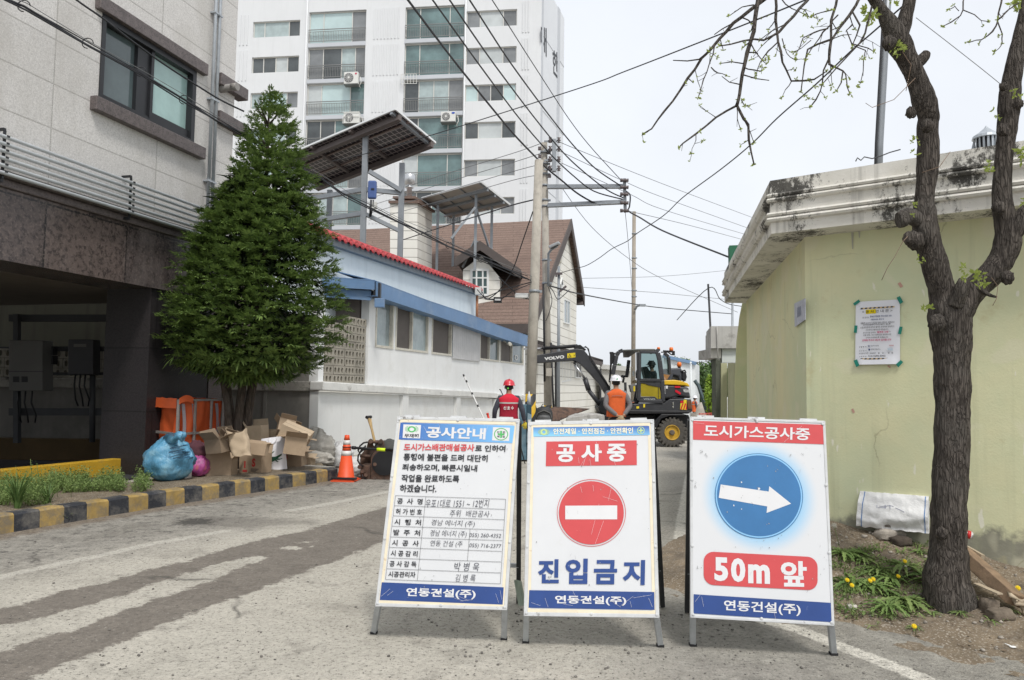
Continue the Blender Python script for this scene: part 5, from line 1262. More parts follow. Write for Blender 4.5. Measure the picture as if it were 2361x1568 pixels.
def rr(x0,y0,x1,y1,r,s0,s1):
 pts=[]
 for cx_,cy_,a0 in((x1-r,y0+r,-90),(x1-r,y1-r,0),(x0+r,y1-r,90),(x0+r,y0+r,180)):
  for k in range(7):a=R(a0+15*k);pts.append((cx_+r*math.cos(a),cy_+r*math.sin(a)))
 return[(x,y+(x-x0)*s0)for x,y in pts]
mb=MB();s3.quad(mb,rr(207,870,908,1075,62,.052,0),.0005);mb.build('red_band',m_sred,s3.panel)
for t,x0,x1,y0,y1 in(('5',272,357,905,1052),('0',374,463,910,1058),('m',480,614,948,1066)):one(s3,t,x0,x1,y0,y1,.04,m_sletter,'band_lettering',.045,lean=.01)
one(s3,'앞',680,840,928,1086,.02,m_sletter,'band_lettering',.036,lean=.02)
mb=MB();s3.quad(mb,[(146,1134),(992,1187),(998,1306),(146,1252)],.0005);mb.build('footer',m_snavy,s3.panel)
one(s3,'연동건설(주)',332,804,1168,1243,.055,m_sletter,'footer_lettering',.02,lean=0)
s3.wear([(195,1150,12,60),(155,1180,30,-40),(640,1240,10,50),(700,200,110,-100),(150,80,60,6),(800,150,20,-40)],[(190,255,9),(225,280,10),(738,280,9),(818,272,8),(160,470,10),(540,480,5),(170,970,8),(960,470,6)],150,960,210,1120,60,12)
for x_,y_,r in((546,486,9),(440,446,6),(393,588,6),(440,610,4),(590,503,7),(505,495,3)):
 mb=MB();s3.quad(mb,[(x_+r*random.uniform(.4,1.2)*math.cos(k),y_+r*random.uniform(.4,1.2)*math.sin(k))for k in(0,1,2,3,4,5)],.0026);mb.build('paint_chip',m_sletter,s3.panel)
mb=MB();p=P(1193,1345,4.98);mb.grid(lambda a,b_:p+V(((a-.5)*.05+.03*b_,-.04+.015*math.sin(a*5+b_*3),-.16*b_+.03)),4,8);mb.build('tape',M('cloth_tape',(0.36,0.43,0.36),.8,.12,12),s1.root)
# WHEELED EXCAVATOR
YE=19.6
def E(x,y,dy=0.0):return P(1325.2+x*.15436,795.1+y*.15436,YE+dy)
def Q(x,y,dy=0.0):return P(1152.3+x*.23183,720.2+y*.23183,YE+dy)
m_dg=M('digger_grey',(0.040,0.041,0.046),.42,.15,4,dirt=(0.10,0.092,0.08),dscale=6,da=.62,db=.82)
m_bk=M('digger_black',(0.013,0.013,0.015),.5,.2,4)
m_yl=M('digger_yellow',(0.64,0.40,0.018),.4,.08,3,dirt=(0.35,0.22,0.06),dscale=7,da=.64,db=.8)
m_rim=M('rim_yellow',(0.50,0.30,0.03),.5,.15,8,dirt=(0.16,0.12,0.08),dscale=9,da=.55,db=.75)
m_tyre=M('tyre',(0.085,0.078,0.068),.95,.3,14,.3,50)
m_chrome=M('chrome',(0.6,0.6,0.6),.2,.03,metal=.9)
m_or=M('beacon_orange',(0.75,0.16,0.01),.3,.05,spec=.6)
m_refl=M('reflector_red',(0.55,0.012,0.03),.35,.05)
m_ylb=M('label_yellow',(0.72,0.55,0.02),.6,.03)
m_lw=M('label_white',(0.70,0.70,0.69),.6,.03)
def tint(name,col,k):
 m,nt,b=_nodes(name);t=N(nt,'ShaderNodeBsdfTransparent');t.inputs[0].default_value=c4(col);mx_=N(nt,'ShaderNodeMixShader');mx_.inputs[0].default_value=k
 b.inputs['Base Color'].default_value=c4((.02,.03,.03));b.inputs['Roughness'].default_value=.04
 nt.links.new(t.outputs[0],mx_.inputs[1]);nt.links.new(b.outputs[0],mx_.inputs[2]);nt.links.new(mx_.outputs[0],[n for n in nt.nodes if n.type=='OUTPUT_MATERIAL'][0].inputs[0]);return m
g_cab=tint('cab_glass',(0.42,0.56,0.55),.25);g_cab2=tint('cab_glass_rear',(0.50,0.64,0.62),.35)
g_door=tint('door_glass',(0.75,0.6,0.08),.3)
ex=thing('excavator','dark grey and yellow wheeled excavator standing across the street with its boom to the left','excavator',V((3.0,YE+1,GZ(YE))))
def EX(name,pts,d0,d1,mt,par=ex,f=E,bev=.02):
 mb=MB();mb.extrude([f(x,y,d0)for x,y in pts],V((0,d1-d0,0)));return mb.build(name,mt,par,bevel=bev)
EX('chassis',[(230,1120),(330,1050),(1180,1046),(1700,1046),(1720,1120),(1690,1240),(1400,1180),(1100,1230),(600,1230),(420,1180)],.35,1.75,m_bk)
EX('fender',[(1180,1150),(1290,1034),(1640,1034),(1640,1060),(1420,1060),(1290,1105),(1225,1235),(1195,1240)],-.05,.45,m_bk)
EX('fender',[(215,1130),(300,1060),(440,1046),(440,1075),(330,1090),(250,1180)],-.05,.45,m_bk)
def wheel(cx_,cy_,dy,near=True):
 c=E(cx_,cy_,dy);r=.385;ax=(X3,Z3,-Y3)
 w_=MB();w_.lathe(c,[(r*.52,-.36),(r*.8,-.38),(r*.97,-.34),(r*.985,-.05),(r*.93,0),(r*.80,.02),(r*.53,.0)],40,ax,True,False);
 for k in range(22):
  a=2*math.pi*k/22
  for sg,o in((0,0),(1,.5)):
   a1=a+o*2*math.pi/22;d=X3*math.cos(a1)+Z3*math.sin(a1);t=X3*-math.sin(a1)+Z3*math.cos(a1)
   y0,y1=(-.0,.16)if sg==0 else(.17,.36)
   w_.box(c+d*r*.985+Y3*(y0+y1)/2,(.05,y1-y0,.032),((t+Y3*0).normalized(),Y3,d))
   if sg==0:w_.box(c+d*r*.93-Y3*.012,(.045,.03,.09),(t,Y3,d))
 ww_=w_.build('wheel',m_tyre,ex)
 rm=MB();rm.lathe(c,[(r*.53,-.03),(r*.525,.012),(r*.48,.015),(r*.45,-.06),(r*.22,-.10),(r*.20,-.02),(r*.17,-.01)],32,ax);rm.build('rim',m_rim,ww_)
 hb=MB();hb.lathe(c,[(r*.2,-.1),(r*.19,.0),(r*.13,.03)],16,ax)
 for k in range(8):a=k*math.pi/4;hb.lathe(c+(X3*math.cos(a)+Z3*math.sin(a))*r*.30+Y3*.085,[(.018,0),(.018,.03)],6,ax)
 hb.build('hub',M('hub',(0.12,0.10,0.08),.8,.2),ww_)
for x_,dy in((1450,0),(290,0),(1500,1.75),(350,1.75)):wheel(x_,1310,dy)
EX('deck',[(790,885),(1325,872),(1420,806),(1735,812),(1757,985),(1725,1012),(1100,1018),(800,1018)],.0,2.0,m_dg)
EX('deck_skirt',[(800,975),(1740,985),(1700,1030),(810,1030)],-.03,2.02,m_bk)
eng=EX('engine_cover',[(1318,596),(1500,600),(1705,640),(1728,806),(1560,765),(1430,800),(1318,808)],.02,2.0,m_dg,bev=.05)
EX('crease',[(1330,775),(1500,770),(1540,745),(1722,770),(1723,782),(1545,757),(1503,782),(1330,787)],.005,.03,m_bk,eng,bev=0)
EX('engine_hood',[(1312,530),(1480,523),(1580,537),(1680,570),(1712,606),(1712,630),(1640,606),(1480,598),(1312,594)],-.01,2.02,m_yl,bev=.05)
EX('reflector',[(1490,614),(1570,616),(1574,642),(1492,640)],-.005,.03,m_refl,eng,bev=0)
EX('reflector',[(1495,674),(1520,676),(1582,714),(1580,742),(1560,740),(1500,704)],-.005,.03,m_refl,eng,bev=0)
mb=MB();write(mb,'VOLVO',[E(1612,664,.012),E(1712,668,.012),E(1716,712,.012),E(1622,708,.012)],.045);mb.build('lettering',m_lw,eng)
mb=MB();write(mb,'EWR60E',[E(1328,730,.012),E(1328,610,.012),E(1350,612,.012),E(1350,732,.012)],.03);mb.build('lettering',m_lw,eng)
EX('label',[(1358,610),(1385,612),(1385,655),(1358,653)],.008,.03,m_lw,eng,bev=0)
tl_b=EX('tail_lamp',[(1575,872),(1668,872),(1672,972),(1570,966)],-.012,.02,m_ylb,bev=0)
for k in range(3):EX('stripe',[(1572+k*40,966),(1592+k*40,966),(1622+k*40 if k<2 else 1670,876 if k<2 else 905),(1600+k*40 if k<2 else 1665,876 if k<2 else 880)],-.016,-.013,m_refl,tl_b,bev=0)
EX('tail_lamp',[(1575,836),(1622,836),(1622,868),(1575,868)],-.012,.02,m_refl,bev=0)
EX('label',[(1623,820),(1666,820),(1666,870),(1623,870)],-.014,.02,m_ylb,bev=0)
EX('tail_guard',[(1668,830),(1742,840),(1745,960),(1690,960)],-.02,.3,M('tail_brown',(0.12,0.055,0.025),.6,.3,8),bev=.01)
for p_ in([(918,920),(957,918),(957,950),(918,952)],[(1020,884),(1046,884),(1046,934),(1020,936)]):EX('label',p_,-.012,.01,m_ylb,bev=0)
EX('catch',[(1458,858),(1474,858),(1476,900),(1458,900)],-.02,.01,m_chrome,bev=.004);EX('catch',[(1458,912),(1474,912),(1474,945),(1458,945)],-.02,.01,m_chrome,bev=.004)
CWD=1.0
def pill(pts,dy,w_=.09):
 cab=MB()
 for a,b_ in zip(pts,pts[1:]):cab.bar(E(*a,dy),E(*b_,dy),w_,w_,Y3)
 cab.build('cab_pillar',m_dg,ex,bevel=.015)
near=[(566,445),(592,300),(622,160),(655,105),(712,82)]
pill(near,.05,.10);pill([(x*.93+120,y*.9+75)for x,y in((700,445),(720,300),(735,170))],CWD,.09)
pill([(945,110),(950,520),(944,800)],.03,.10);
pill([(1195,82),(1236,120),(1262,230),(1300,530),(1312,850)],.03,.11);pill([(1330,120),(1395,180),(1415,440)],CWD,.09)
mb=MB();mb.extrude([E(650,108,0),E(712,72,0),E(960,60,0),(E(1190,60,0)),E(1245,105,0),E(1235,118,0),E(1185,84,0),E(960,84,0),E(712,96,0),E(672,126,0)],V((0,CWD,0)));mb.build('cab_roof',M('cab_roof',(0.085,0.09,0.085),.45,.1),ex,bevel=.02)
mb=MB();mb.poly([E(712,100,.05),E(940,95,.05),E(800,190,CWD),E(720,190,CWD)]);mb.build('cab_ceiling',m_bk,ex)
dr=MB()
for a,b_ in(((968,108),(1215,112)),((968,108),(962,520)),((1215,112),(1245,180)),((1245,180),(1290,525)),((955,525),(1292,530)),((948,535),(952,830)),((1298,540),(1312,845)),((955,838),(1312,848))):dr.bar(E(*a,-.01),E(*b_,-.01),.075,.06,Y3)
dr.extrude([E(955,530,-.02),E(1290,535,-.02),E(1294,640,-.02),E(1262,634,-.02),E(1090,600,-.02),E(1040,578,-.02),E(985,572,-.02),E(982,830,-.02),E(958,830,-.02)],V((0,.04,0)))
dr.extrude([E(955,775,-.02),E(1186,772,-.02),E(1236,812,-.02),E(1310,815,-.02),E(1310,845,-.02),E(958,835,-.02)],V((0,.04,0)))
door=dr.build('door',m_dg,ex,bevel=.008)
mb=MB();mb.poly([E(970,118),E(1212,122),E(1240,185),E(1282,522),E(966,516)]);mb.build('pane',g_cab,door)
mb=MB();mb.poly([E(982,575),E(1045,580),E(1090,602),(E(1262,636)),E(1294,800),E(1236,810),E(1186,772),E(984,772)]);mb.build('lower_pane',M('door_yellow',(0.30,0.235,0.018),.2,.25,2.5,spec=.6),door)
mb=MB();mb.bar(E(1244,640,-.004),E(1246,806,-.004),.012,.006,Y3);mb.bar(E(1060,545,-.03),E(1210,548,-.03),.02,.02,Y3);mb.build('door_handle',m_bk,door)
mb=MB();write(mb,'VOLVO',[E(1022,796,-.024),E(1196,800,-.024),E(1196,826,-.024),E(1022,822,-.024)],.03);mb.build('lettering',M('letter_grey',(0.36,0.38,0.38),.6,.05),door)
mb=MB();mb.poly([E(1262,150,.08),E(1392,175,CWD),E(1416,450,CWD),E(1302,432,.08)]);mb.build('rear_pane',g_cab2,ex)
mb=MB();mb.poly([E(1302,434,.06),E(1418,452,CWD),E(1370,524,CWD),E(1318,520,.06)]);mb.build('rear_sill',M('tan_panel',(0.36,0.19,0.07),.5,.1),ex)
mb=MB();mb.extrude([E(1010,330,.35),E(1080,320,.35),E(1180,500,.35),E(1200,640,.35),E(1000,640,.35),E(990,560,.35),E(1060,540,.35)],V((0,.4,0)));mb.build('seat',m_bk,ex,bevel=.03)
cs=EX('console',[(815,598),(918,590),(930,690),(842,712)],.05,.3,M('console_grey',(0.14,0.14,0.14),.7,.1));EX('label',[(872,618),(896,616),(898,694),(874,695)],.04,.048,m_ylb,cs,bev=0)
EX('floor',[(700,880),(940,880),(940,840),(800,830)],.1,.9,m_bk)
EX('step',[(805,856),(885,852),(885,866),(805,868)],-.05,.1,M('step_rust',(0.28,0.10,0.06),.8,.2),bev=0)
mb=MB();mb.tube([E(705,460,.6),E(730,500,.55),E(715,560,.5)],.03,8);mb.tube([E(690,470,.7),E(790,470,.6)],.03,8);mb.tube([E(760,850,.5),E(750,560,.5)],.035,8);mb.build('control_column',m_bk,ex)
mb=MB();mb.extrude([E(860,388,.3),E(890,385,.3),E(890,470,.3),E(860,470,.3)],V((0,.04,0)));mb.build('display',M('grey_plastic',(0.45,0.47,0.47),.5,.05),ex,bevel=.01)
mb=MB();mb.tube([E(915,500,.0),E(912,420,-.03),E(918,385,-.03),E(935,380,0)],.014,6);mb.build('grab_handle',m_bk,ex)
mb=MB();mb.tube([E(520,640,.2),E(540,330,.1),E(560,200,.1)],.014,6);mb.tube([E(510,560,.2),E(535,250,.1)],.02,6);mb.box(E(556,200,.1),(.12,.06,.30));mb.box(E(545,122,.1),(.10,.06,.06));mb.build('mirror',m_bk,ex,bevel=.01)
mb=MB();a_=E(1390,110,.7);mb.tube([E(1290,110,.5),a_,E(1440,150,.7),E(1470,120,.7)],.018,6);mb.box(E(1470,125,.7),(.07,.05,.12));mb.tube([E(1320,90,.6),E(1400,95,.7)],.022,6);mb.build('mirror',m_bk,ex)
def beacon(c,r,h):
 mb=MB();mb.lathe(c,[(r,0),(r*1.02,h*.6),(r*.8,h),(r*.3,h*1.05)],14);b_=mb.build('beacon',m_or,ex);mb=MB();mb.lathe(c-Z3*.04,[(r*1.1,0),(r*1.1,.045)],14);mb.build('base',m_bk,b_)
beacon(E(1437,92,.7),.055,.10);beacon(E(1247,68,.5),.042,.06)
bo=1.05
bm_=EX('boom',[(296,432),(372,424),(560,392),(640,378),(760,360),(828,368),(866,410),(915,492),(1000,618),(1100,768),(1110,830),(1062,832),(990,720),(900,612),(800,512),(740,484),(700,482),(560,492),(372,506),(296,506)],bo,bo+.28,m_dg,ex,Q,.02)
mb=MB();write(mb,'VOLVO',[Q(440,448,bo-.006),Q(637,425,bo-.006),Q(639,458,bo-.006),Q(443,478,bo-.006)],.05);mb.build('lettering',m_lw,bm_)
mb=MB();mb.poly([Q(668,409,bo-.004),Q(748,401,bo-.004),Q(750,447,bo-.004),Q(671,456,bo-.004)]);lb_=mb.build('label',m_ylb,bm_)
mb=MB();t_=[Q(680,446,bo-.008),Q(708,443,bo-.008),Q(692,417,bo-.008)]
for i in range(3):mb.bar(t_[i],t_[(i+1)%3],.012,.003,Y3)
mb.bar(Q(737,420,bo-.008),Q(738,438,bo-.008),.016,.003,Y3);mb.build('symbol',m_bk,lb_)
mb=MB();mb.tube([Q(430,358,bo+.1),Q(770,334,bo+.1)],.05,12);mb.tube([Q(425,358,bo+.1),Q(440,357,bo+.1)],.06,12);cy_=mb.build('cylinder',m_bk,ex)
mb=MB();mb.tube([Q(235,366,bo+.1),Q(430,358,bo+.1)],.025,10);mb.build('rod',m_chrome,cy_)
EX('boom_lug',[(740,326),(800,322),(860,372),(840,384),(740,362)],bo+.04,bo+.2,m_bk,ex,Q,.01)
for o in(-.12,.34):
 mb=MB();mb.tube([Q(845,660,bo+o),Q(882,775,bo+o)],.07,12);mb.tube([Q(882,775,bo+o),Q(1000,930,bo+o)],.06,12);mb.tube([Q(845,660,bo+o),Q(842,655,bo+o)],.08,12);c1_=mb.build('cylinder',m_dg,ex)
 mb=MB();mb.tube([Q(742,522,bo+o),Q(845,660,bo+o)],.035,10);mb.build('rod',m_chrome,c1_)
mb=MB();mb.tube([Q(742,505,bo-.2),Q(742,505,bo+.5)],.04,12);mb.build('pin',m_bk,ex)
mb=MB()
for k in range(3):mb.tube([Q(832+k*8,345-k*4,bo-.01+k*.05),Q(866+k*8,352+k*6,bo-.02+k*.05),Q(882+k*3,392+k*4,bo-.02+k*.05),Q(896+k*4,450,bo-.02+k*.05),Q(950+k*5,540,bo-.02+k*.05),Q(1035+k*5,670,bo-.02+k*.05),Q(1090+k*4,760,bo-.02+k*.05)],.014,6)
mb.build('hose',m_bk,ex)
EX('boom_foot',[(975,950),(1040,850),(1125,840),(1160,1000),(1050,1020),(1000,1000)],.7,1.6,m_bk,ex,Q)
st_=EX('stick',[(268,400),(310,390),(352,430),(356,640),(340,905),(300,905),(275,640)],bo+.04,bo+.24,m_dg,ex,Q)
EX('marking',[(262,652),(277,620),(278,648),(264,690)],bo+.03,bo+.2,m_refl,st_,Q,0)
EX('bucket',[(290,905),(350,905),(380,990),(360,1080),(280,1060),(262,980)],bo-.2,bo+.45,m_bk,ex,Q)
mk=thing('parked_machine','dark machine with an orange beacon parked behind the excavator hood','machine',E(1540,900,3.0))
mb=MB();mb.extrude([E(x,y,3.0)for x,y in((1420,348),(1570,340),(1600,365),(1600,545),(1560,545),(1550,470),(1470,450),(1440,545),(1390,545),(1400,450))],V((0,1.2,0)));mb.extrude([E(1380,540,3.0),E(1640,540,3.0),E(1640,1000,3),E(1380,1000,3)],V((0,1.2,0)));mb.build('body',M('machine_grey',(0.06,0.064,0.075),.45,.15),mk,bevel=.04)
mb=MB();mb.extrude([E(x,y,2.95)for x,y in((1610,400),(1655,405),(1672,480),(1650,545),(1600,500))],V((0,.3,0)));mb.tube([E(1575,400,3),E(1640,380,3),E(1655,420,3)],.03,6);mb.build('mirror',m_bk,mk,bevel=.02)
mb=MB();mb.lathe(E(1556,325,3.2),[(.07,0),(.07,.09),(.05,.13),(.01,.14)],14);bb_=mb.build('beacon',m_or,mk);mb=MB();mb.tube([E(1556,350,3.2),E(1556,322,3.2)],.05,10);mb.build('base',m_bk,bb_)
# PEOPLE
def skin(name,vs,es,mt,par,sub=2,root=0):
 o0=V((0,0,0));q=par
 while q is not None:o0=o0+q.location;q=q.parent
 me=bpy.data.meshes.new(name);me.from_pydata([tuple(V(v[0])-o0)for v in vs],es,[]);me.materials.append(mt)
 ob=bpy.data.objects.new(name,me);COL.objects.link(ob);ob.parent=par
 ob.modifiers.new('skin','SKIN').use_smooth_shade=True
 if not me.skin_vertices:me.attributes
 sv=me.skin_vertices[0].data if me.skin_vertices else None
 if sv is None:
  bpy.context.view_layer.objects.active=ob;bpy.ops.mesh.customdata_skin_add();sv=me.skin_vertices[0].data
 for i,v in enumerate(vs):
  r=v[1]if isinstance(v[1],tuple)else(v[1],v[1]);sv[i].radius=r
 sv[root].use_root=True
 s_=ob.modifiers.new('sub','SUBSURF');s_.levels=sub;s_.render_levels=sub
 return ob
m_skin=M('skin',(0.36,0.20,0.13),.6,.08,6);m_hair=M('hair',(0.012,0.011,0.011),.6,.2)
m_shirtg=M('shirt_grey',(0.17,0.16,0.165),.9,.12,7,.3,25);m_trou=M('trousers_dark',(0.03,0.03,0.036),.9,.2,6)
m_boot=M('boot',(0.03,0.025,0.02),.8,.2)
def person(label,base,H,yaw,arms,vest_m,vest_top,shirt_m,helm_m,glove_m,trous_m=m_trou,head_yaw=0.0,stripe=True,lean=0.0,legs=None):
 k=H/1.72;ca,sa_=math.cos(yaw),math.sin(yaw);base=V(base)
 def L(x,y,z):y=y+lean*max(0,z-.95);return base+V((x*ca-y*sa_,x*sa_+y*ca,z))*k
 rt=thing('person',label,'person',base)
 fx=(L(1,0,0)-L(0,0,0)).normalized();fy=(L(0,1,0)-L(0,0,0)).normalized()
 lg=legs or{'L':[(-.10,0,.90),(-.11,.02,.48),(-.12,-.02,.09)],'R':[(.10,0,.90),(.11,.02,.48),(.12,-.02,.09)]}
 A=arms
 vs=[(L(0,0,.95),(.13*k,.10*k)),(L(0,.0,1.15),(.125*k,.095*k)),(L(0,.01,1.36),(.15*k,.10*k)),(L(0,0,1.46),.07*k),(L(0,.01,1.53),.052*k),(L(0,.03,1.60),(.07*k,.085*k)),(L(0,.03,1.68),(.066*k,.08*k))]
 es=[(0,1),(1,2),(2,3),(3,4),(4,5),(5,6)]
 for sd_ in('L','R'):
  s=-1 if sd_=='L' else 1;i0=len(vs);a=A[sd_]
  vs+=[(L(s*.17,0,1.40),.055*k),(L(*a[0]),.042*k),(L(*a[1]),.030*k)];es+=[(2,i0),(i0,i0+1),(i0+1,i0+2)]
  i0=len(vs);l=lg[sd_];vs+=[(L(*l[0]),.085*k),(L(*l[1]),.055*k),(L(*l[2]),.038*k)];es+=[(0,i0),(i0,i0+1),(i0+1,i0+2)]
 bd_=skin('body',vs,es,m_skin,rt)
 c_=L(0,.03,1.62);hy=fx*math.cos(head_yaw)+fy*math.sin(head_yaw);hf=-fx*math.sin(head_yaw)+fy*math.cos(head_yaw)
 mb=MB();mb.blob(c_+hf*.10*k-Z3*.01*k,(.014*k,.022*k,.024*k),8,6,ax=(hy,hf,Z3))
 for s in(-1,1):mb.blob(c_+hy*s*.083*k-Z3*.005,(.012*k,.022*k,.034*k),8,6,ax=(hy,hf,Z3))
 mb.build('ears_and_nose',m_skin,bd_)
 mb=MB()
 for s in(-1,1):mb.blob(c_+hf*.082*k+hy*s*.032*k+Z3*.015*k,(.012*k,.008*k,.007*k),8,5,ax=(hy,hf,Z3))
 mb.blob(c_+hf*.086*k-Z3*.055*k,(.022*k,.006*k,.006*k),8,5,ax=(hy,hf,Z3));mb.build('eyes_and_mouth',m_hair,bd_)
 mb=MB();mb.blob(L(0,.012,1.63),(.084*k,.095*k,.082*k),18,12,.05,5,2,(hy,hf,Z3));mb.build('hair',m_hair,rt)
 v2=[(L(0,0,.98),(.155*k,.12*k)),(L(0,0,1.18),(.145*k,.11*k)),(L(0,.01,1.37),(.165*k,.115*k)),(L(0,0,1.47),(.085*k,.08*k))];e2_=[(0,1),(1,2),(2,3)]
 for sd_ in('L','R'):
  s=-1 if sd_=='L' else 1;i0=len(v2);a=A[sd_]
  w_=V(a[0]).lerp(V(a[1]),.88);v2+=[(L(s*.18,0,1.395),.072*k),(L(*a[0]),.058*k),(L(*w_),.045*k)];e2_+=[(2,i0),(i0,i0+1),(i0+1,i0+2)]
 skin('shirt',v2,e2_,shirt_m,rt)
 v3=[(L(0,0,1.0),(.15*k,.115*k)),(L(0,0,.92),(.15*k,.12*k))];e3=[(0,1)]
 for sd_ in('L','R'):
  i0=len(v3);l=lg[sd_];v3+=[(L(*l[0]),.095*k),(L(*l[1]),.075*k),(L(*l[2]),.07*k)];e3+=[(1,i0),(i0,i0+1),(i0+1,i0+2)]
 skin('trousers',v3,e3,trous_m,rt)
 for sd_ in('L','R'):
  l=lg[sd_];q=L(l[2][0],l[2][1]+.05,.045);mb=MB();mb.blob(q,(.05*k,.14*k,.05*k),12,8,ax=(fx,fy,Z3),sq=.7);mb.build('boot',m_boot,rt)
 def vsec(z):
  t=(z-.90)/.56;wx=.205-.045*math.sin(min(1,t*1.1)*math.pi)*.5+.02*t;wy=.150-.02*t
  if z>1.40:f_=(z-1.40)/.09;wx*=1-.42*f_;wy*=1-.28*f_
  return wx,wy
 def shell(z0,z1,nz,gr=1.0):
  m_=MB()
  def fn(a,b_):
   z=z0+(z1-z0)*b_;wx,wy=vsec(z);th=2*math.pi*a;sg=lambda q:math.copysign(abs(q)**.72,q)
   wr=1+.035*noise.noise(V((math.cos(th)*3,math.sin(th)*3,z*5)))+.03*noise.noise(V((math.cos(th)*4+z*6,math.sin(th)*4,z*14)))
   drop=.05*(max(0,z-1.38)/.1)*abs(math.cos(th))**2
   return L(sg(math.cos(th))*wx*gr*wr,sg(math.sin(th))*wy*gr*wr,z-drop)
  m_.grid(fn,36,nz);return m_
 v_=shell(.90,1.30,10).build('vest',vest_m,rt);shell(1.30,1.49,6).build('yoke',vest_top,v_)
 if stripe:shell(1.285,1.315,1,1.012).build('reflective_stripe',M('reflective',(0.42,0.42,0.40),.5,.1),v_)
 hc=L(0,.025,1.655);mb=MB();ax=(hy,hf,Z3)
 prof=[(.130*k,0),(.128*k,.012*k),(.118*k,.02*k),(.115*k,.05*k),(.095*k,.095*k),(.06*k,.12*k),(.02*k,.131*k)]
 mb.lathe(hc,prof,24,(hy,hf*1.12,Z3));mb.blob(hc+hf*.135*k+Z3*.008*k,(.075*k,.05*k,.010*k),12,6,ax=ax)
 mb.bar(hc+Z3*.128*k-hf*.08*k,hc+Z3*.13*k+hf*.09*k,.025*k,.02*k)
 hh_=mb.build('hard_hat',helm_m,rt)
 for sd_ in('L','R'):
  s=-1 if sd_=='L' else 1;a=A[sd_];el,wr=V(a[0]),V(a[1]);d=(wr-el).normalized();hd=(V(a[2])-wr).normalized()if len(a)>2 else d
  side=hd.cross(V((0,1,0)));side=side.normalized()if side.length>.1 else V((1,0,0));up=side.cross(hd)
  D_,S_,U_=[(L(*q)-L(0,0,0)).normalized()for q in(hd,side,up)];w0=L(*wr)
  mb=MB();mb.blob(w0+D_*.045*k,(.045*k,.018*k,.055*k),10,8,ax=(S_,U_,D_),sq=.8)
  for i,(o,ln)in enumerate(((-.032,.062),(-.011,.072),(.011,.068),(.031,.052))):
   p0=w0+D_*.085*k+S_*o*k;p1=p0+D_*ln*.5*k+U_*.008*k;p2=p1+D_*ln*.35*k+U_*.024*k;p3=p2+D_*ln*.12*k+U_*.02*k;mb.tube([p0,p1,p2,p3],[.0105*k,.010*k,.009*k,.006*k],8)
  t0_=w0+D_*.03*k+S_*s*-.04*k;mb.tube([t0_,t0_+D_*.03*k-S_*s*.022*k+U_*.01*k,t0_+D_*.06*k-S_*s*.022*k+U_*.022*k],[.014*k,.011*k,.008*k],8)
  mb.build('glove',glove_m,rt)
 return rt,v_,L,hh_
m_vr=M('vest_red_low',(0.30,0.010,0.030),.85,.15,8,.25,30);m_vr2=M('vest_red_top',(0.62,0.02,0.045),.85,.1,8,.2,30)
m_vo=M('vest_orange',(0.68,0.125,0.03),.85,.10,8,.3,25)
m_hr=M('helmet_red',(0.58,0.03,0.05),.3,.05,spec=.6);m_hw=M('helmet_white',(0.76,0.76,0.80),.3,.03,spec=.6)
m_sdark=M('sleeve_navy',(0.05,0.052,0.07),.9,.2,6)
m_gy=M('glove_yellow',(0.62,0.50,0.05),.9,.15);m_gt=M('glove_tan',(0.40,0.30,0.19),.9,.15)
p1_=P(1173,900,14.2)
rt,v_,L,hh_=person('person in a red hard hat and red vest, back turned, left of the poles',(p1_.x,p1_.y,0),1.60,0.0,{'L':[(-.285,-.05,1.14),(-.30,.07,.90),(-.30,.1,.8)],'R':[(.285,-.06,1.15),(.335,.02,.90),(.35,.05,.78)]},m_vr,m_vr2,m_sdark,m_hr,m_gy)
mb=MB()
for i,ch in enumerate('신호수'):
 x0=-.108+i*.077;q=[L(x0,-.157,1.235),L(x0+.058,-.157,1.232),L(x0+.058,-.16,1.165),L(x0,-.16,1.168)];write(mb,ch,q,.025)
mb.build('lettering',m_lw,v_)
mb=MB();mb.lathe(L(-.02,-.085,1.60),[(.017,0),(.017,.006)],10,(X3,Z3,-Y3));mb.build('strap_knob',M('lime_knob',(0.12,0.62,0.07),.5,0),hh_)
p2_=P(1420,900,16.0)
rt2,v2_,L2,hh2_=person('person in white hard hat and orange vest, hands clasped behind, before the excavator',(p2_.x,p2_.y,0),1.74,0.05,{'L':[(-.25,-.10,1.13),(.015,-.235,.90),(.06,-.245,.87)],'R':[(.30,-.08,1.14),(.10,-.235,.91),(.05,-.25,.875)]},m_vo,m_vo,m_shirtg,m_hw,m_gt,head_yaw=.25,stripe=False)
mb=MB();mb.tube([L2(-.12,-.148,1.335),L2(0,-.158,1.345),L2(.12,-.148,1.335)],.006,5);mb.build('piping',m_shirtg,v2_)
mb=MB();q_=L2(0,-.115,1.70);mb.lathe(q_,[(.016,0),(.016,.006)],10,(X3,Z3,-Y3));mb.build('badge',M('badge_green',(0.08,0.4,0.2),.5,0),hh2_)
p3_=P(1600.5,914,40.0)
person('small far person in white hard hat and orange vest right of the excavator',(p3_.x,p3_.y,p3_.z-1.70),1.68,R(-90),{'L':[(-.22,.10,1.12),(-.14,.32,1.08),(-.10,.40,1.08)],'R':[(.22,.10,1.12),(.14,.30,1.06),(.10,.38,1.06)]},m_vo,m_vo,m_sdark,m_hw,m_gt)
ob_=E(960,1000,.55)
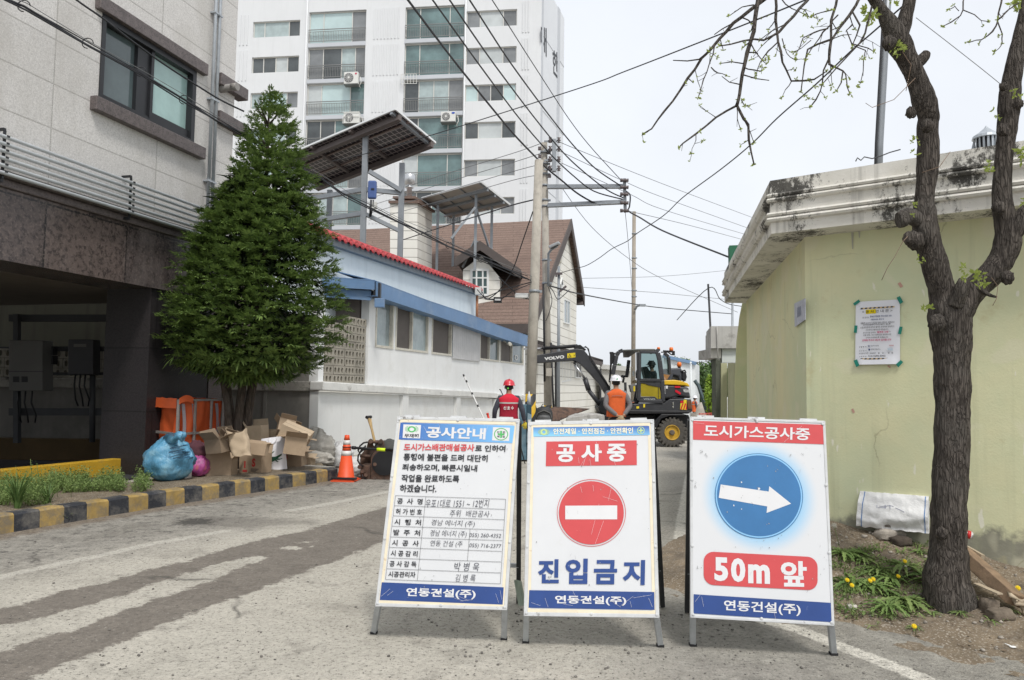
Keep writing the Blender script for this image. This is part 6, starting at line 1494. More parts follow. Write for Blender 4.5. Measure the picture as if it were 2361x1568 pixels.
rt4,v4,L4,h4=person('person in dark clothes sitting at the controls inside the excavator cab',(ob_.x+.35,ob_.y,E(960,790,.55).z-.55),1.5,R(90),{'L':[(-.24,.18,1.15),(-.18,.45,1.12),(-.16,.52,1.12)],'R':[(.24,.18,1.15),(.18,.45,1.12),(.16,.52,1.12)]},m_sdark,m_sdark,m_sdark,m_bk,m_gt,stripe=False,legs={'L':[(-.10,.06,.92),(-.13,.45,.85),(-.12,.52,.42)],'R':[(.10,.06,.92),(.13,.45,.85),(.12,.52,.42)]})
# RUBBISH AND TOOLS ON THE KERB
def K(x,y,Y):return P(288.1+x*.26844,806.6+y*.26844,Y)
def Kp(x,y):return(288.1+x*.26844,806.6+y*.26844)
ZS=.155
def card(name,col):return M(name,col,.9,.10,5,.12,30,dirt=(col[0]*.75,col[1]*.73,col[2]*.7),dscale=6,da=.55,db=.8)
m_c1,m_c2,m_c3=card('cardboard',(0.36,0.27,0.185)),card('cardboard_pale',(0.47,0.37,0.26)),card('cardboard_dark',(0.22,0.165,0.115))
m_cin=M('cardboard_inside',(0.20,0.15,0.105),.95,.1)
def carton(label,p,w,d,h,yaw,flaps,mt=m_c1,pitch=0.0,roll=0.0,group='cardboard boxes thrown out on the kerb',closed=False):
 0
 p=V(p);rot=Matrix.Rotation(R(yaw),3,'Z')@Matrix.Rotation(R(pitch),3,'X')@Matrix.Rotation(R(roll),3,'Y')
 ax=[rot@V(q)for q in((1,0,0),(0,1,0),(0,0,1))];X,Y_,Z=ax;t=.006
 rt=thing('cardboard_box',label,'box',p,group)
 mb=MB()
 for s in(-1,1):
  mb.box(p+X*s*(w/2-t/2)+Z*h/2,(t,d,h),ax);mb.box(p+Y_*s*(d/2-t/2)+Z*h/2,(w-2*t,t,h),ax)
 mb.box(p+Z*(t/2),(w-2*t,d-2*t,t),ax)
 if closed:
  mb.box(p+Z*(h-t)-Y_*d/4,(w-2*t-.002,d/2-t-.003,t),ax);mb.box(p+Z*(h-t)+Y_*d/4,(w-2*t-.002,d/2-t-.003,t),ax)
 bd=mb.build('box_body',[mt,m_cin],rt)
 for(dirv,along,size,span),a in zip(((-Y_,X,d,w),(Y_,X,d,w),(-X,Y_,w,d),(X,Y_,w,d)),flaps):
  if a is None:continue
  e=p+dirv*size/2+Z*h;L=min(d,w)*.48 if size==d else min(w*.48,d*.5)
  v=Z*math.cos(R(a))+dirv*math.sin(R(a));n=v.cross(along).normalized();sk=random.uniform(-.02,.02)
  mb=MB();mb.extrude([e-along*span/2*.985,e+along*span/2*.985,e+along*(span/2*.96+sk)+v*L,e-along*(span/2*.96-sk)+v*L],n*.005);mb.build('flap',mt,rt)
 return rt,bd,(lambda x,z,o=.004:p+X*x*w+Z*z*h-Y_*(d/2+o))
def base(x,y,z=ZS):return G(*Kp(x,y),z)
random.seed(31)
carton('plain brown open box with a raised front flap, next to the pink bag',base(790,1085)+V((0,.16,0)),.37,.30,.235,3,(6,60,100,40),m_c1)
carton('crumpled dark brown box with loose flaps on top of the plain open box',K(830,872,10.75),.30,.30,.20,-24,(35,-10,25,70),m_c3,8,-6)
carton('small torn box lying open on the dark crumpled box',K(900,805,10.72),.22,.16,.12,30,(70,20,60,30),m_c3,-25,20)
r3,b3,f3=carton('tall pale box with an orange circle print behind the kraft paper bag',G(*Kp(1090,1010),ZS)+V((0,.30,0)),.30,.22,.66,-16,(None,-4,30,None),m_c2,0,-5)
mb=MB();c=f3(.14,.33)
mb.poly([f3(-.06,.18),f3(.30,.17),f3(.30,.44),f3(-.06,.45)]);mb.build('print',M('print_orange',(0.66,0.17,0.035),.8,.05),b3)
mb=MB();mb.poly([f3(.12+.15*math.cos(a*.4488),.34+.06*math.sin(a*.4488),.006)for a in range(14)]);write(mb,'유기농',[f3(-.05,.30,.007),f3(.28,.29,.007),f3(.28,.2,.007),f3(-.05,.21,.007)],.03);mb.build('print',m_c2,b3)
mb=MB()
for i in range(5):mb.poly([f3(.34,.22+i*.05),f3(.47,.22+i*.05),f3(.47,.245+i*.05),f3(.34,.245+i*.05)])
mb.build('print',m_sblk,b3)
r4,b4,f4=carton('brown box with red and black print between the plain open box and the white tote',base(1085,1062)+V((0,.17,0)),.37,.30,.29,-12,(None,20,60,None),m_c1)
mb=MB();write(mb,'S',[f4(.08,.78),f4(.24,.78),f4(.24,.34),f4(.08,.34)],.05);mb.poly([f4(-.33,.06),f4(-.12,.06),f4(-.12,.18),f4(-.33,.18)]);mb.poly([f4(-.27,.62),f4(-.2,.62),f4(-.2,.26),f4(-.27,.26)]);mb.build('print',M('print_red',(0.42,0.04,0.035),.8,.08),b4)
mb=MB()
for i,z in enumerate((.25,.19,.13)):mb.poly([f4(.04,z),f4(.40-i*.06,z),f4(.40-i*.06,z-.03),f4(.04,z-.03)])
mb.build('print',m_sblk,b4)
carton('tall pale box flap standing open behind the white tote',G(*Kp(1250,1000),ZS)+V((0,.38,0)),.36,.25,.46,6,(25,-8,None,40),m_c2)
r5,b5,f5=carton('tilted box with a black tape stripe on top of the far heap',K(1450,765,11.7),.46,.27,.20,0,(None,None,None,None),m_c2,12,24,closed=True)
mb=MB();mb.poly([f5(.10,1.0),f5(.22,1.0),f5(.22,0),f5(.10,0)]);mb.build('tape',m_sblk,b5)
carton('torn open box under the tilted box',K(1450,895,11.65),.33,.28,.27,15,(50,20,100,95),m_c1,0,8)
r8,b8,f8=carton('square box with a red round print at the right end of the heap',base(1440,1012)+V((0,.18,0)),.30,.26,.255,-9,(100,60,None,88),m_c1)
mb=MB();mb.poly([f8(-.42+.12*math.cos(a*.4488),.62+.22*math.sin(a*.4488))for a in range(14)]);mb.build('print',MATS['print_red'],b8)
r9,b9,f9=carton('small white box with a red band between the blue and pink bags',base(455,1108)+V((0,.12,0)),.20,.16,.24,-8,(None,)*4,M('carton_white',(0.64,0.61,0.58),.7,.05),group=None,closed=True)
mb=MB();mb.poly([f9(-.5,.98),f9(.5,.98),f9(.5,.72),f9(-.5,.66)]);mb.build('band',MATS['print_red'],b9)
carton('low dark box squeezed behind the kraft paper bag',G(*Kp(960,1000),ZS)+V((0,.3,0)),.28,.22,.36,12,(30,10,60,80),m_c3)
carton('small brown box lying on its side behind the tilted box',K(1370,720,12.0),.26,.2,.22,30,(70,20,40,95),m_c1,-30,15)
carton('flat opened box leaning on the printed box below the tall pale one',K(1130,905,11.0),.30,.10,.17,-10,(-20,30,50,70),m_c1,-12,4)
carton('small open box at the foot of the far heap beside the sacking',G(*Kp(1545,1000),ZS)+V((0,.15,0)),.20,.16,.13,-14,(80,40,70,95),m_c2)
kb2=thing('paper_bag','crumpled kraft paper bag leaning on the dark crumpled box','bag',K(1000,900,10.7))
mb=MB();c=K(1005,905,10.7)
def bagf(a,b_,c=c,w=.13,d=.08,h=.36,amp=.022,sd=3,tilt=(-.10,0)):
 th=2*math.pi*a;q=lambda t:math.copysign(abs(t)**.5,t);s_=1-.25*b_**2
 p=V((q(math.cos(th))*w*(1+.1*b_),q(math.sin(th))*d*s_,h*b_));n=noise.noise_vector(p*11+V((sd,sd,0)))*amp
 return c+p+n+V((tilt[0]*b_,tilt[1]*b_,.03*math.cos(th*2)*b_))
mb.grid(lambda a,b_:bagf(a,b_),28,12);mb.build('bag',m_c2,kb2)
def ragbag(name,label,c,sz,mt,seed,amp=.22,fr=2.2,knot=None,seg=40,rg=26):
 t=thing(name,label,'bag',V(c)-Z3*sz[2])
 mb=MB();c=V(c)
 def fn(a,b_):
  th,ph=2*math.pi*a,math.pi*b_;d=V((math.sin(ph)*math.cos(th),math.sin(ph)*math.sin(th),-math.cos(ph)));s=V((seed,seed*2,0))
  q=1+amp*noise.noise(d*fr+s)+amp*.45*noise.noise(d*fr*3+s)+amp*.22*abs(noise.noise(d*fr*7+s))
  z=d.z;taper=1-.30*max(0,z)**1.5+.06*max(0,-z)
  p=V((d.x*sz[0]*q*taper,d.y*sz[1]*q*taper,max(-.92,z)*sz[2]*(q if z>0 else 1)))
  return c+p
 mb.grid(fn,seg,rg);b_=mb.build('bag',mt,t)
 if knot is not None:
  mb=MB();k=V(knot)
  mb.tube([c+Z3*sz[2]*.85,k,k+V((.04,0,.05)),k+V((.11,0,.035))],[.10,.035,.05,.075],12)
  mb.blob(k+V((.08,-.01,.06)),(.08,.03,.05),10,7,.5,3,seed);mb.build('knot',mt,t)
 return t,b_
def plastic(name,c1,c2,c3,sc=7):
 m,nt,b=_nodes(name);co=coords(nt,'Object');n=noise_(nt,co,sc,5,.6,.8)
 r=N(nt,'ShaderNodeValToRGB');e=r.color_ramp.elements;e[0].position,e[1].position=.36,.64;e[0].color,e[1].color=c4(c1),c4(c3);k=e.new(.5);k.color=c4(c2)
 nt.links.new(n,r.inputs[0]);nt.links.new(r.outputs[0],b.inputs['Base Color']);b.inputs['Roughness'].default_value=.28;b.inputs['Specular IOR Level'].default_value=.6
 bump_(nt,b,noise_(nt,coords(nt,'Object',(1,1,.5)),16,5,.65,1.5),.5,.03);return m
m_bb=plastic('blue_bag',(0.06,0.19,0.30),(0.10,0.30,0.47),(0.22,0.44,0.58),4.5)
pb=base(285,1140)
tb,bb_=ragbag('rubbish_bag','large translucent blue rubbish bag with a knotted top at the left end of the heap',pb+V((.02,.26,.29)),(.335,.25,.315),m_bb,4.3,.20,2.2,K(430,770,10.05))
mb=MB()
for i in range(7):
 y_=842+i*17;x0=250+14*(i%3)
 for k in range(5):
  if random.random()<.6:mb.poly([K(x0+k*36,y_+k*1,9.72),K(x0+k*36+26,y_+k,9.72),K(x0+k*36+25,y_+8+k,9.72),K(x0+k*36,y_+7+k,9.72)])
pr_=mb.build('print',M('faint_print',(0.05,0.13,0.22),.5,.1),bb_);sw=pr_.modifiers.new('wrap','SHRINKWRAP');sw.target=bb_;sw.wrap_method='PROJECT';sw.use_negative_direction=True;sw.use_positive_direction=True;sw.use_project_y=True;sw.offset=.004
ragbag('rubbish_bag','small glossy pink rubbish bag between the small white box and the plain open box',base(590,1095)+V((0,.15,.155)),(.155,.14,.165),plastic('pink_bag',(0.16,0.02,0.10),(0.45,0.08,0.30),(0.55,0.16,0.16),6),8.1,.16)
ragbag('rubbish_bag','dull maroon cloth bundle behind the pink bag',K(615,880,10.95),(.20,.16,.16),M('maroon_cloth',(0.085,0.03,0.04),.9,.3,6),12.4,.22)
tt=thing('tote_bag','white tote bag with a green crocodile picture standing on the kerb strip','bag',base(1280,1035))
Yt=(base(1280,1035)).y+.05
mb=MB()
tc=[K(1170,765,Yt+.05),K(1374,738,Yt+.05),K(1392,1022,Yt),K(1176,1046,Yt)]
def tf(s,t,o=0.0):
 p=(tc[0].lerp(tc[1],s)).lerp(tc[3].lerp(tc[2],s),t);bul=math.sin(math.pi*s)*math.sin(math.pi*min(1,t*1.1))*.05
 return p+V((0,-bul-o+.012*noise.noise(V((s*5,t*4,1))),0))
mb.grid(lambda s,t:tf(s,t),18,18);mb.grid(lambda s,t:(tc[0].lerp(tc[1],s)).lerp(tc[3].lerp(tc[2],s),t)+V((0,.10*math.sin(math.pi*s)**.5,0)),12,8)
tbag=mb.build('bag',M('tote_white',(0.76,0.75,0.78),.85,.04,4,.15,18),tt)
mb=MB()
for o in(-.006,.03):mb.tube([tf(.32,.0)+V((0,o,0)),tf(.36,.14,.02)+V((0,o,0)),tf(.5,.2,.02)+V((0,o,0)),tf(.62,.13,.02)+V((0,o,0)),tf(.66,.0)+V((0,o,0))],.007,6)
mb.build('handle',MATS['tote_white'],tt)
m_cg=M('reptile_green',(0.02,0.085,0.05),.85,.3,40)
mb=MB()
def kt(x,y):
 return tf((x-1172)/208,(y-752)/282,.004)
def strip_(top,bot):
 n=len(top)
 for i in range(n-1):
  for k in range(3):
   f=lambda P_,i=i,k=k:(kt(P_[i][0]+(P_[i+1][0]-P_[i][0])*k/3,P_[i][1]+(P_[i+1][1]-P_[i][1])*k/3),kt(P_[i][0]+(P_[i+1][0]-P_[i][0])*(k+1)/3,P_[i][1]+(P_[i+1][1]-P_[i][1])*(k+1)/3))
   a,b_=f(top);c,d=f(bot);mb.poly([a,b_,d,c])
strip_([(1196,945),(1205,930),(1230,920),(1262,916),(1292,918),(1312,914),(1330,905),(1347,899)],[(1196,958),(1210,962),(1235,962),(1262,960),(1290,950),(1312,936),(1332,922),(1347,912)])
strip_([(1308,934),(1330,940),(1349,938)],[(1300,948),(1326,948),(1349,944)])
strip_([(1196,945),(1194,920),(1203,896),(1230,884),(1262,880),(1290,868)],[(1205,950),(1206,926),(1216,906),(1240,896),(1268,890),(1290,872)])
strip_([(1214,958),(1208,972),(1222,978)],[(1228,960),(1222,970),(1230,980)]);strip_([(1246,958),(1244,972),(1262,978)],[(1260,958),(1258,970),(1266,980)]);strip_([(1290,948),(1300,962),(1314,966)],[(1298,944),(1308,956),(1316,962)])
mb.build('picture',m_cg,tbag)
def heap(label,c,sz,mt,seed,amp=.35,name='sacking',nm='cloth',cat='cloth'):
 t=thing(name,label,cat,V(c)-Z3*sz[2]*.6);mb=MB();c=V(c)
 def fn(a,b_):
  th,ph=2*math.pi*a,math.pi*b_;d=V((math.sin(ph)*math.cos(th),math.sin(ph)*math.sin(th),-math.cos(ph)));s=V((seed,seed,seed))
  q=1+amp*.7*noise.noise(d*1.8+s)+amp*.55*noise.noise(V((d.x*2.5,d.y*2.5,d.z*11+2*math.sin(th*2)))+s)
  return c+V((d.x*sz[0]*q,d.y*sz[1]*q,max(-.6,d.z)*sz[2]*q))
 mb.grid(fn,44,30);mb.build(nm,mt,t);return t
m_rag=M('grey_sacking',(0.42,0.40,0.36),.95,.18,8,.3,30,dirt=(0.22,0.205,0.18),dscale=5,da=.5,db=.68);m_sack=M('white_sack',(0.62,0.615,0.61),.75,.12,9,.3,24)
heap('grey sacking heaped at the far end of the kerb strip behind the boxes',G(*Kp(1600,960),ZS)+V((0.02,.28,.2)),(.30,.2,.33),m_rag,3.7)
heap('grey sacking bundle slumped on the kerb edge right of the boxes',G(*Kp(1620,975),ZS)+V((.06,.05,.06)),(.27,.13,.13),m_rag,8.8)
heap('pale sack bundle between the kerb end and the white wall',G(*Kp(1790,1010),.02)+V((.03,.30,.16)),(.25,.2,.26),m_sack,5.2,.3,'sack','sack','sack')
heap('pale sack slumped on the ground behind the cone',G(*Kp(1975,1075),.02)+V((0,.22,.08)),(.27,.18,.2),m_sack,9.6,.3,'sack','sack','sack')
ct=thing('cart','steel cart with an orange tarpaulin liner beside the dark column','cart',base(480,900)+V((0,1.6,0)))
A_,B_,C_=P(346,950,12.35),P(411,950,11.7),P(515,950,12.5)
for q in(A_,B_,C_):q.z=0
D_=A_+C_-B_;zt_c,zm_c,zb_c=1.23,.70,.16
mb=MB();cs_=[A_,B_,C_,D_]
for i in range(4):
 a,b_=cs_[i],cs_[(i+1)%4]
 mb.bar(a+Z3*zb_c,a+Z3*zt_c,.04,.04)
 for z in(zt_c,zm_c,zb_c):mb.bar(a+Z3*z,b_+Z3*z,.035,.035)
 if i in(1,3):
  for k in(.36,.72):m_=a.lerp(b_,k);mb.bar(m_+Z3*zb_c,m_+Z3*zt_c,.032,.032)
mb.build('frame',M('cart_frame',(0.27,0.25,0.235),.6,.2,8,metal=.2),ct)
m_ot=M('orange_tarp',(0.66,0.115,0.03),.6,.10,5,.3,14)
cen=(A_+C_)/2;mb=MB()
def liner(a,b_,rows=14):
 L=(b_-a);n=V((L.y,-L.x,0)).normalized();n=n if n.dot(cen-a)>0 else-n
 def fn(s,t):
  z=zt_c+.015-(zt_c-zb_c-.1)*t;p=a.lerp(b_,s)+n*(.045+.035*math.sin(s*9+t*2)+.03*noise.noise(V((s*6,t*4,a.x)))+.05*t)
  p.z=z+.012*noise.noise(V((s*8,2,a.y)));return p
 mb.grid(fn,26,rows)
for i in range(4):liner(cs_[i],cs_[(i+1)%4])
mb.grid(lambda s,t:A_.lerp(B_,s)+V((-.02,-.03-.01*t,zt_c+.03-.16*t+.02*noise.noise(V((s*7,t,0))))),14,4);mb.grid(lambda s,t:B_.lerp(C_,s*.3)+V((.02,-.03,zt_c+.05*math.sin(s*3)+.03-.10*t)),8,3)
ln_=mb.build('liner',m_ot,ct)
mb=MB()
for a,b_,s0 in((B_,C_,.12),(B_,C_,.34),(B_,C_,.86)):
 L=b_-a;n=V((L.y,-L.x,0)).normalized();n=n if n.dot(cen-a)>0 else-n
 mb.grid(lambda s,t:a.lerp(b_,s0+(s-.5)*.07+.05*math.sin(t*3))+n*(.03)+Z3*(zt_c-.06-(.75)*t),3,10)
mb.build('reflective_strip',M('grey_strip',(0.36,0.33,0.36),.5,.1),ln_)
for q in cs_:
 mb=MB();mb.tube([q+V((-.015,0,.075)),q+V((.015,0,.075))],.07,14);mb.build('wheel',m_bk,ct)
cb_=G(797,1108);cb_.z=0
cn=thing('traffic_cone','orange traffic cone with two white bands standing by the kerb end','cone',cb_)
mb=MB();mb.extrude([cb_+V((x,y,0))for x,y in((-.20,-.17),(.17,-.2),(.2,.17),(-.17,.2))],Z3*.02);mb.extrude([cb_+V((x,y,.02))for x,y in((-.17,-.14),(.14,-.17),(.17,.14),(-.14,.17))],Z3*.015)
m_cone=M('cone_orange',(0.70,0.085,0.025),.5,.07,6,dirt=(0.45,0.07,0.03),dscale=8,da=.6,db=.8);m_band=M('cone_band',(0.66,0.65,0.63),.4,.08,12,dirt=(0.45,0.43,0.4),dscale=12,da=.6,db=.8)
mb.build('base',m_cone,cn)
mb=MB();mb.extrude([cb_+V((x,y,.0351))for x,y in((-.20,-.15),(.20,-.20),(.205,-.12),(-.2,-.08))],Z3*.03);mb.build('base_weight',m_bk,cn,bevel=.006)
def cr(z):return .135-(.135-.036)*(z-.035)/.675
bz=[(.035,.395,0),(.395,.47,1),(.47,.565,0),(.565,.635,1),(.635,.715,0)]
for za,zb_,k in bz:
 mb=MB();pr=[(cr(za)+(.012 if za<.04 else 0),za),(cr(za+.015),za+.012),(cr(zb_),zb_)]if za<.04 else[(cr(za)+.001*k,za+.0005),(cr(zb_)+.001*k,zb_)]
 mb.lathe(cb_,pr,28);mb.build('white_band' if k else 'cone_shell',m_band if k else m_cone,cn)
br_=thing('barrier_bar','black extending barrier bar with a lime band hooked over the cone','bar',P(813,1033,cb_.y-.05))
Yc=cb_.y-.02
mb=MB();mb.lathe(cb_+Z3*.53,[(.070,-.006),(.074,0),(.070,.006)],20);mb.build('hook',m_bk,br_)
a_,b_,c_,d_=P(811,1032,Yc),P(869,1036,Yc-.05),P(888,1037,Yc-.06),P(990,1044,Yc-.2)
mb=MB();mb.tube([a_,a_.lerp(b_,.15),a_.lerp(b_,.151),b_],[.028,.028,.02,.02],10);mb.tube([c_,d_],.02,10);mb.tube([cb_+V((.06,0,.53)),a_],.007,6);mb.build('tube',m_bk,br_)
mb=MB();mb.tube([b_-V((.001,0,0)),c_+V((.001,0,0))],.026,10);mb.build('lime_band',M('lime',(0.62,0.80,0.02),.5,.03),br_)
def Z5(x,y):return((1280+x/4.3559)/1.7356,(1600+y/4.3559)/1.7356)
mYd=12.0;m_rust=M('rusty_iron',(0.115,0.068,0.048),.8,.4,7,.4,30,dirt=(0.035,0.028,0.026),dscale=5,da=.45,db=.65)
def B5(x,y,d=0.0):return P(*Z5(x,y),mYd+d)
bk=thing('breaker_bracket','rusty brown digger attachment with lugs and hoses standing by the white wall','machine part',B5(950,1395))
mb=MB();mb.extrude([B5(x,y)for x,y in((705,1140),(880,1150),(880,1395),(705,1395))],V((0,.4,0)));mb.extrude([B5(x,y,-.02)for x,y in((884,980),(1010,900),(1120,850),(1250,950),(1280,1300),(1270,1400),(884,1400))],V((0,.06,0)));mb.extrude([B5(x,y,.42)for x,y in((700,960),(1010,880),(1280,900),(1290,1400),(700,1395))],V((0,.06,0)));mb.build('plate',m_rust,bk,bevel=.01)
mb=MB();mb.extrude([B5(x,y,-.03)for x,y in((1000,830),(1010,720),(1055,680),(1105,725),(1130,850),(1000,1010),(990,1110),(950,1140),(915,1110),(890,980))],V((0,.07,0)));mb.extrude([B5(x,y,.25)for x,y in((700,970),(810,830),(835,720),(870,675),(910,700),(920,800),(1000,840),(880,990))],V((0,.07,0)));mb.build('lug',m_rust,bk,bevel=.012)
for(x,y,d0,d1,r)in((1058,730,-.06,.5,.035),(875,725,.1,.45,.035),(955,1125,-.06,.3,.03),(740,1240,-.05,.2,.035),(800,1310,-.06,.2,.03),(945,1370,-.05,.1,.03),(690,1170,-.05,.3,.035)):
 mb=MB();mb.tube([B5(x,y,d0),B5(x,y,d1)],r,12);mb.build('pin',m_rust,bk)
mb=MB();mb.tube([B5(875,730,.2),B5(1040,735,.2)],.03,10);mb.tube([B5(700,975,.1),B5(880,985,.1)],.025,10);mb.build('crossbar',m_rust,bk)
mb=MB();mb.lathe(B5(1120,1100,-.03),[(.20,0),(.2,.012)],24,(X3,Z3,-Y3));mb.build('opening',m_bk,bk)
mb=MB();mb.tube([B5(*q,.05)for q in((830,735),(760,750),(700,800),(665,880),(690,930),(740,880),(790,860))],.014,7);mb.tube([B5(*q,-.03)for q in((800,800),(720,880),(665,980),(660,1060),(700,1130),(760,1160))],.014,7);mb.tube([B5(*q,-.05)for q in((735,1300),(745,1350),(800,1375))],.012,6);mb.build('hose',m_bk,bk)
mb=MB();mb.blob(B5(1230,830,.3),(.28,.2,.13),14,9,.25,3,2);tag(mb.build('rubber_mat',M('grey_rubber',(0.075,0.076,0.072),.9,.2,5)),'dark grey folded rubber mat lying on the rusty attachment behind the first sign','mat')
pk=thing('pickaxe','tool with a pale wooden handle standing up out of the rusty attachment','tool',B5(945,710,.2))
mb=MB();mb.tube([B5(945,760,.2),B5(945,700,.2),B5(905,520,.22),B5(845,330,.24),B5(838,310,.24)],[.022,.022,.02,.021,.026],10);mb.tube([B5(905,520,.26),B5(880,330,.28)],.016,8);mb.build('handle',M('wood_handle',(0.47,0.33,0.16),.7,.15,8),pk)
mb=MB();mb.tube([B5(808,305,.2),B5(888,298,.3)],.026,10);mb.build('grip',m_bk,pk)
st=thing('levelling_staff','white striped survey staff leaning against the white wall left of the red vest','staff',P(1122,985,14.4))
sp0,sp1=P(1124,985,14.3),P(1069,866,14.9)
mb=MB();mb.tube([sp0-(sp1-sp0)*.7,sp1],.014,8);mb.build('tube',M('staff_white',(0.66,0.66,0.64),.5,.05),st)
mb=MB()
for k in(.12,.38,.62,.86,.98):q=sp0.lerp(sp1,k);e=(sp1-sp0).normalized();mb.tube([q,q+e*.05],.018,8)
mb.build('joint',m_bk,st)
rs=thing('red_tool','short red handled tool standing beside the survey staff','tool',P(1128,985,14.2));mb=MB();mb.tube([P(1133,990,14.0),P(1124,956,14.1)],[.018,.022],8);mb.tube([P(1124,956,14.1),P(1123,952,14.1)],[.026,.022],8);mb.tube([P(1133,990,14.0),V((P(1136,1000,14).x,14.0,0.02))],.014,8);mb.build('handle',M('tool_red',(0.6,0.05,0.03),.5,.05),rs)
hk=thing('hooked_bar','thin dark hooked bar leaning on the white wall behind the red vest','bar',P(1152,900,15.5));mb=MB();mb.tube([P(1151,897,15.6),P(1154,900,15.6),P(1168,930,15.2),P(1195,1010,14.9),V((P(1210,1060,14.6).x,14.6,0.02))],.012,6);mb.build('bar',m_bk,hk)
cbn=thing('steel_cabinet','blue steel cabinet standing between the red vest and the first pole','cabinet',P(1212,1000,15.2))
mb=MB();mb.extrude([P(1196,933,15.2),P(1213,933,15.2),P(1213,1060,15.2),P(1196,1060,15.2)],V((.02,.4,0)));mb.build('case',M('cabinet_blue',(0.10,0.19,0.25),.5,.2,5,dirt=(0.2,0.28,0.33),dscale=5),cbn)
mb=MB();mb.extrude([P(1213.5,934,15.2),P(1224,934,15.2),P(1224,1060,15.2),P(1213.5,1060,15.2)],V((.02,.38,0)));cd_=mb.build('door',M('cabinet_dark',(0.03,0.07,0.10),.5,.2),cbn);mb=MB();mb.extrude([P(1216,952,15.15),P(1225,956,15.15),P(1225,1020,15.15),P(1214,1020,15.15)],V((0,.04,0)));mb.build('panel',M('cabinet_pale',(0.22,0.31,0.37),.5,.15),cbn)
mb=MB();mb.box(P(1220,975,15.12),(.05,.01,.13));mb.build('label',m_lw,cbn)
bt2=thing('bottle','white plastic bottle standing on the blue steel cabinet','bottle',P(1219,933,15.35));mb=MB();q=P(1219,933,15.35);mb.lathe(q,[(.036,0),(.036,.17),(.02,.22),(.012,.23),(.012,.27)],14);mb.build('body',M('bottle_white',(0.62,0.64,0.66),.3,.05),bt2)
bp_=thing('backpack','black backpack standing in front of the rusty steel plate by the second pole','bag',P(1252,975,17.5))
mb=MB();c=P(1253,962,17.5);mb.blob(c,(.22,.14,.25),20,14,.08,3,2,sq=.75);pk_=mb.build('body',M('pack_black',(0.03,0.031,0.033),.6,.25,8,.3,20),bp_)
mb=MB();mb.blob(c+V((0,-.10,-.06)),(.17,.08,.13),16,10,.1,3,5,sq=.7);mb.build('pocket',M('pack_grey',(0.075,0.077,0.08),.5,.2,8),bp_)
mb=MB();mb.tube([c+V((-.06,-.02,.24)),c+V((-.03,-.02,.31)),c+V((.03,-.02,.31)),c+V((.06,-.02,.24))],.012,6);mb.tube([c+V((-.2,-.1,-.1)),c+V((-.15,-.13,.1)),c+V((0,-.15,.17)),c+V((.15,-.13,.1)),c+V((.2,-.1,-.1))],.010,6);mb.build('strap',M('pack_strap',(0.16,0.16,0.155),.7,.1),bp_)
pl=thing('steel_plate','rusty brown steel plate propped up behind the backpack below the boom','steel plate',Q(600,1060,.2))
mb=MB();mb.extrude([Q(x,y,d)for x,y,d in((365,985,.0),(545,938,.5),(700,945,.6),(890,957,.7),(700,1025,.3),(560,1085,.0),(380,1110,-.1))],V((0,.06,-.02)));mb.extrude([Q(372,985,.02),Q(545,945,.5),Q(545,1110,.5),Q(372,1120,.02)],V((0,.05,0)));mb.build('plate',m_rust,pl)
sl_=thing('concrete_slab','pale broken concrete kerb block under the boom foot','concrete block',Q(820,1080,.5))
mb=MB();mb.extrude([Q(x,y,-.3)for x,y in((655,1055),(700,1040),(960,1010),(1040,1025),(1040,1120),(655,1120))],V((.05,.5,0)));mb.extrude([Q(x,y,-.1)for x,y in((680,1040),(760,1010),(950,1005),(960,1025),(700,1050))],V((0,.4,0)));mb.build('block',m_conc,sl_,bevel=.02)
ln=thing('dump_arm','dark slanting steel arm beyond the small far worker','machine arm',P(1632,970,30))
mb=MB();mb.tube([P(1601,877,30),P(1610,890,30),P(1632,960,30),P(1640,1000,30)],.075,8);mb.tube([P(1608,885,29.9),P(1634,958,29.9)],.03,6);mb.build('arm',M('arm_dark',(0.05,0.075,0.08),.5,.1),ln)
rc=thing('concrete_rubble','pale heap of broken concrete beyond the excavator by the red mesh','rubble',P(1625,950,32));mb=MB();mb.blob(P(1624,968,32),(.55,.5,.75),14,10,.35,2.5,3);mb.build('heap',M('rubble',(0.42,0.38,0.33),.95,.2,3,.5,8),rc)
rm_=thing('red_mesh_barrier','low red plastic mesh barrier beyond the sign with the arrow','barrier',P(1630,965,24));mb=MB()
for i in range(9):mb.bar(P(1612+i*4,953+(i%2)*2,24),P(1612+i*4,985,24),.03,.02)
for v in(954,960,966):mb.bar(P(1610,v,24),P(1648,v-2,24),.03,.02)
mb.build('mesh',M('mesh_red',(0.62,0.10,0.09),.6,.1),rm_)
wv_=thing('white_van','white vehicle partly seen beyond the red mesh barrier','van',P(1645,950,45));mb=MB();mb.extrude([P(u,v,45)for u,v in((1625,935),(1630,922),(1640,916),(1700,916),(1700,985),(1625,985))],V((.5,1.8,0)));mb.build('body',M('van_white',(0.6,0.61,0.61),.4,.04),wv_,bevel=.1);mb=MB();mb.extrude([P(u,v,44.98)for u,v in((1634,926),(1642,921),(1642,935),(1632,936))],V((0,-.02,0)));mb.build('window',g_dark,wv_);mb=MB();mb.lathe(P(1650,968,44.95),[(.32,0),(.32,.1),(.2,.12)],18,(X3,Z3,-Y3));mb.build('wheel',m_tyre,wv_)
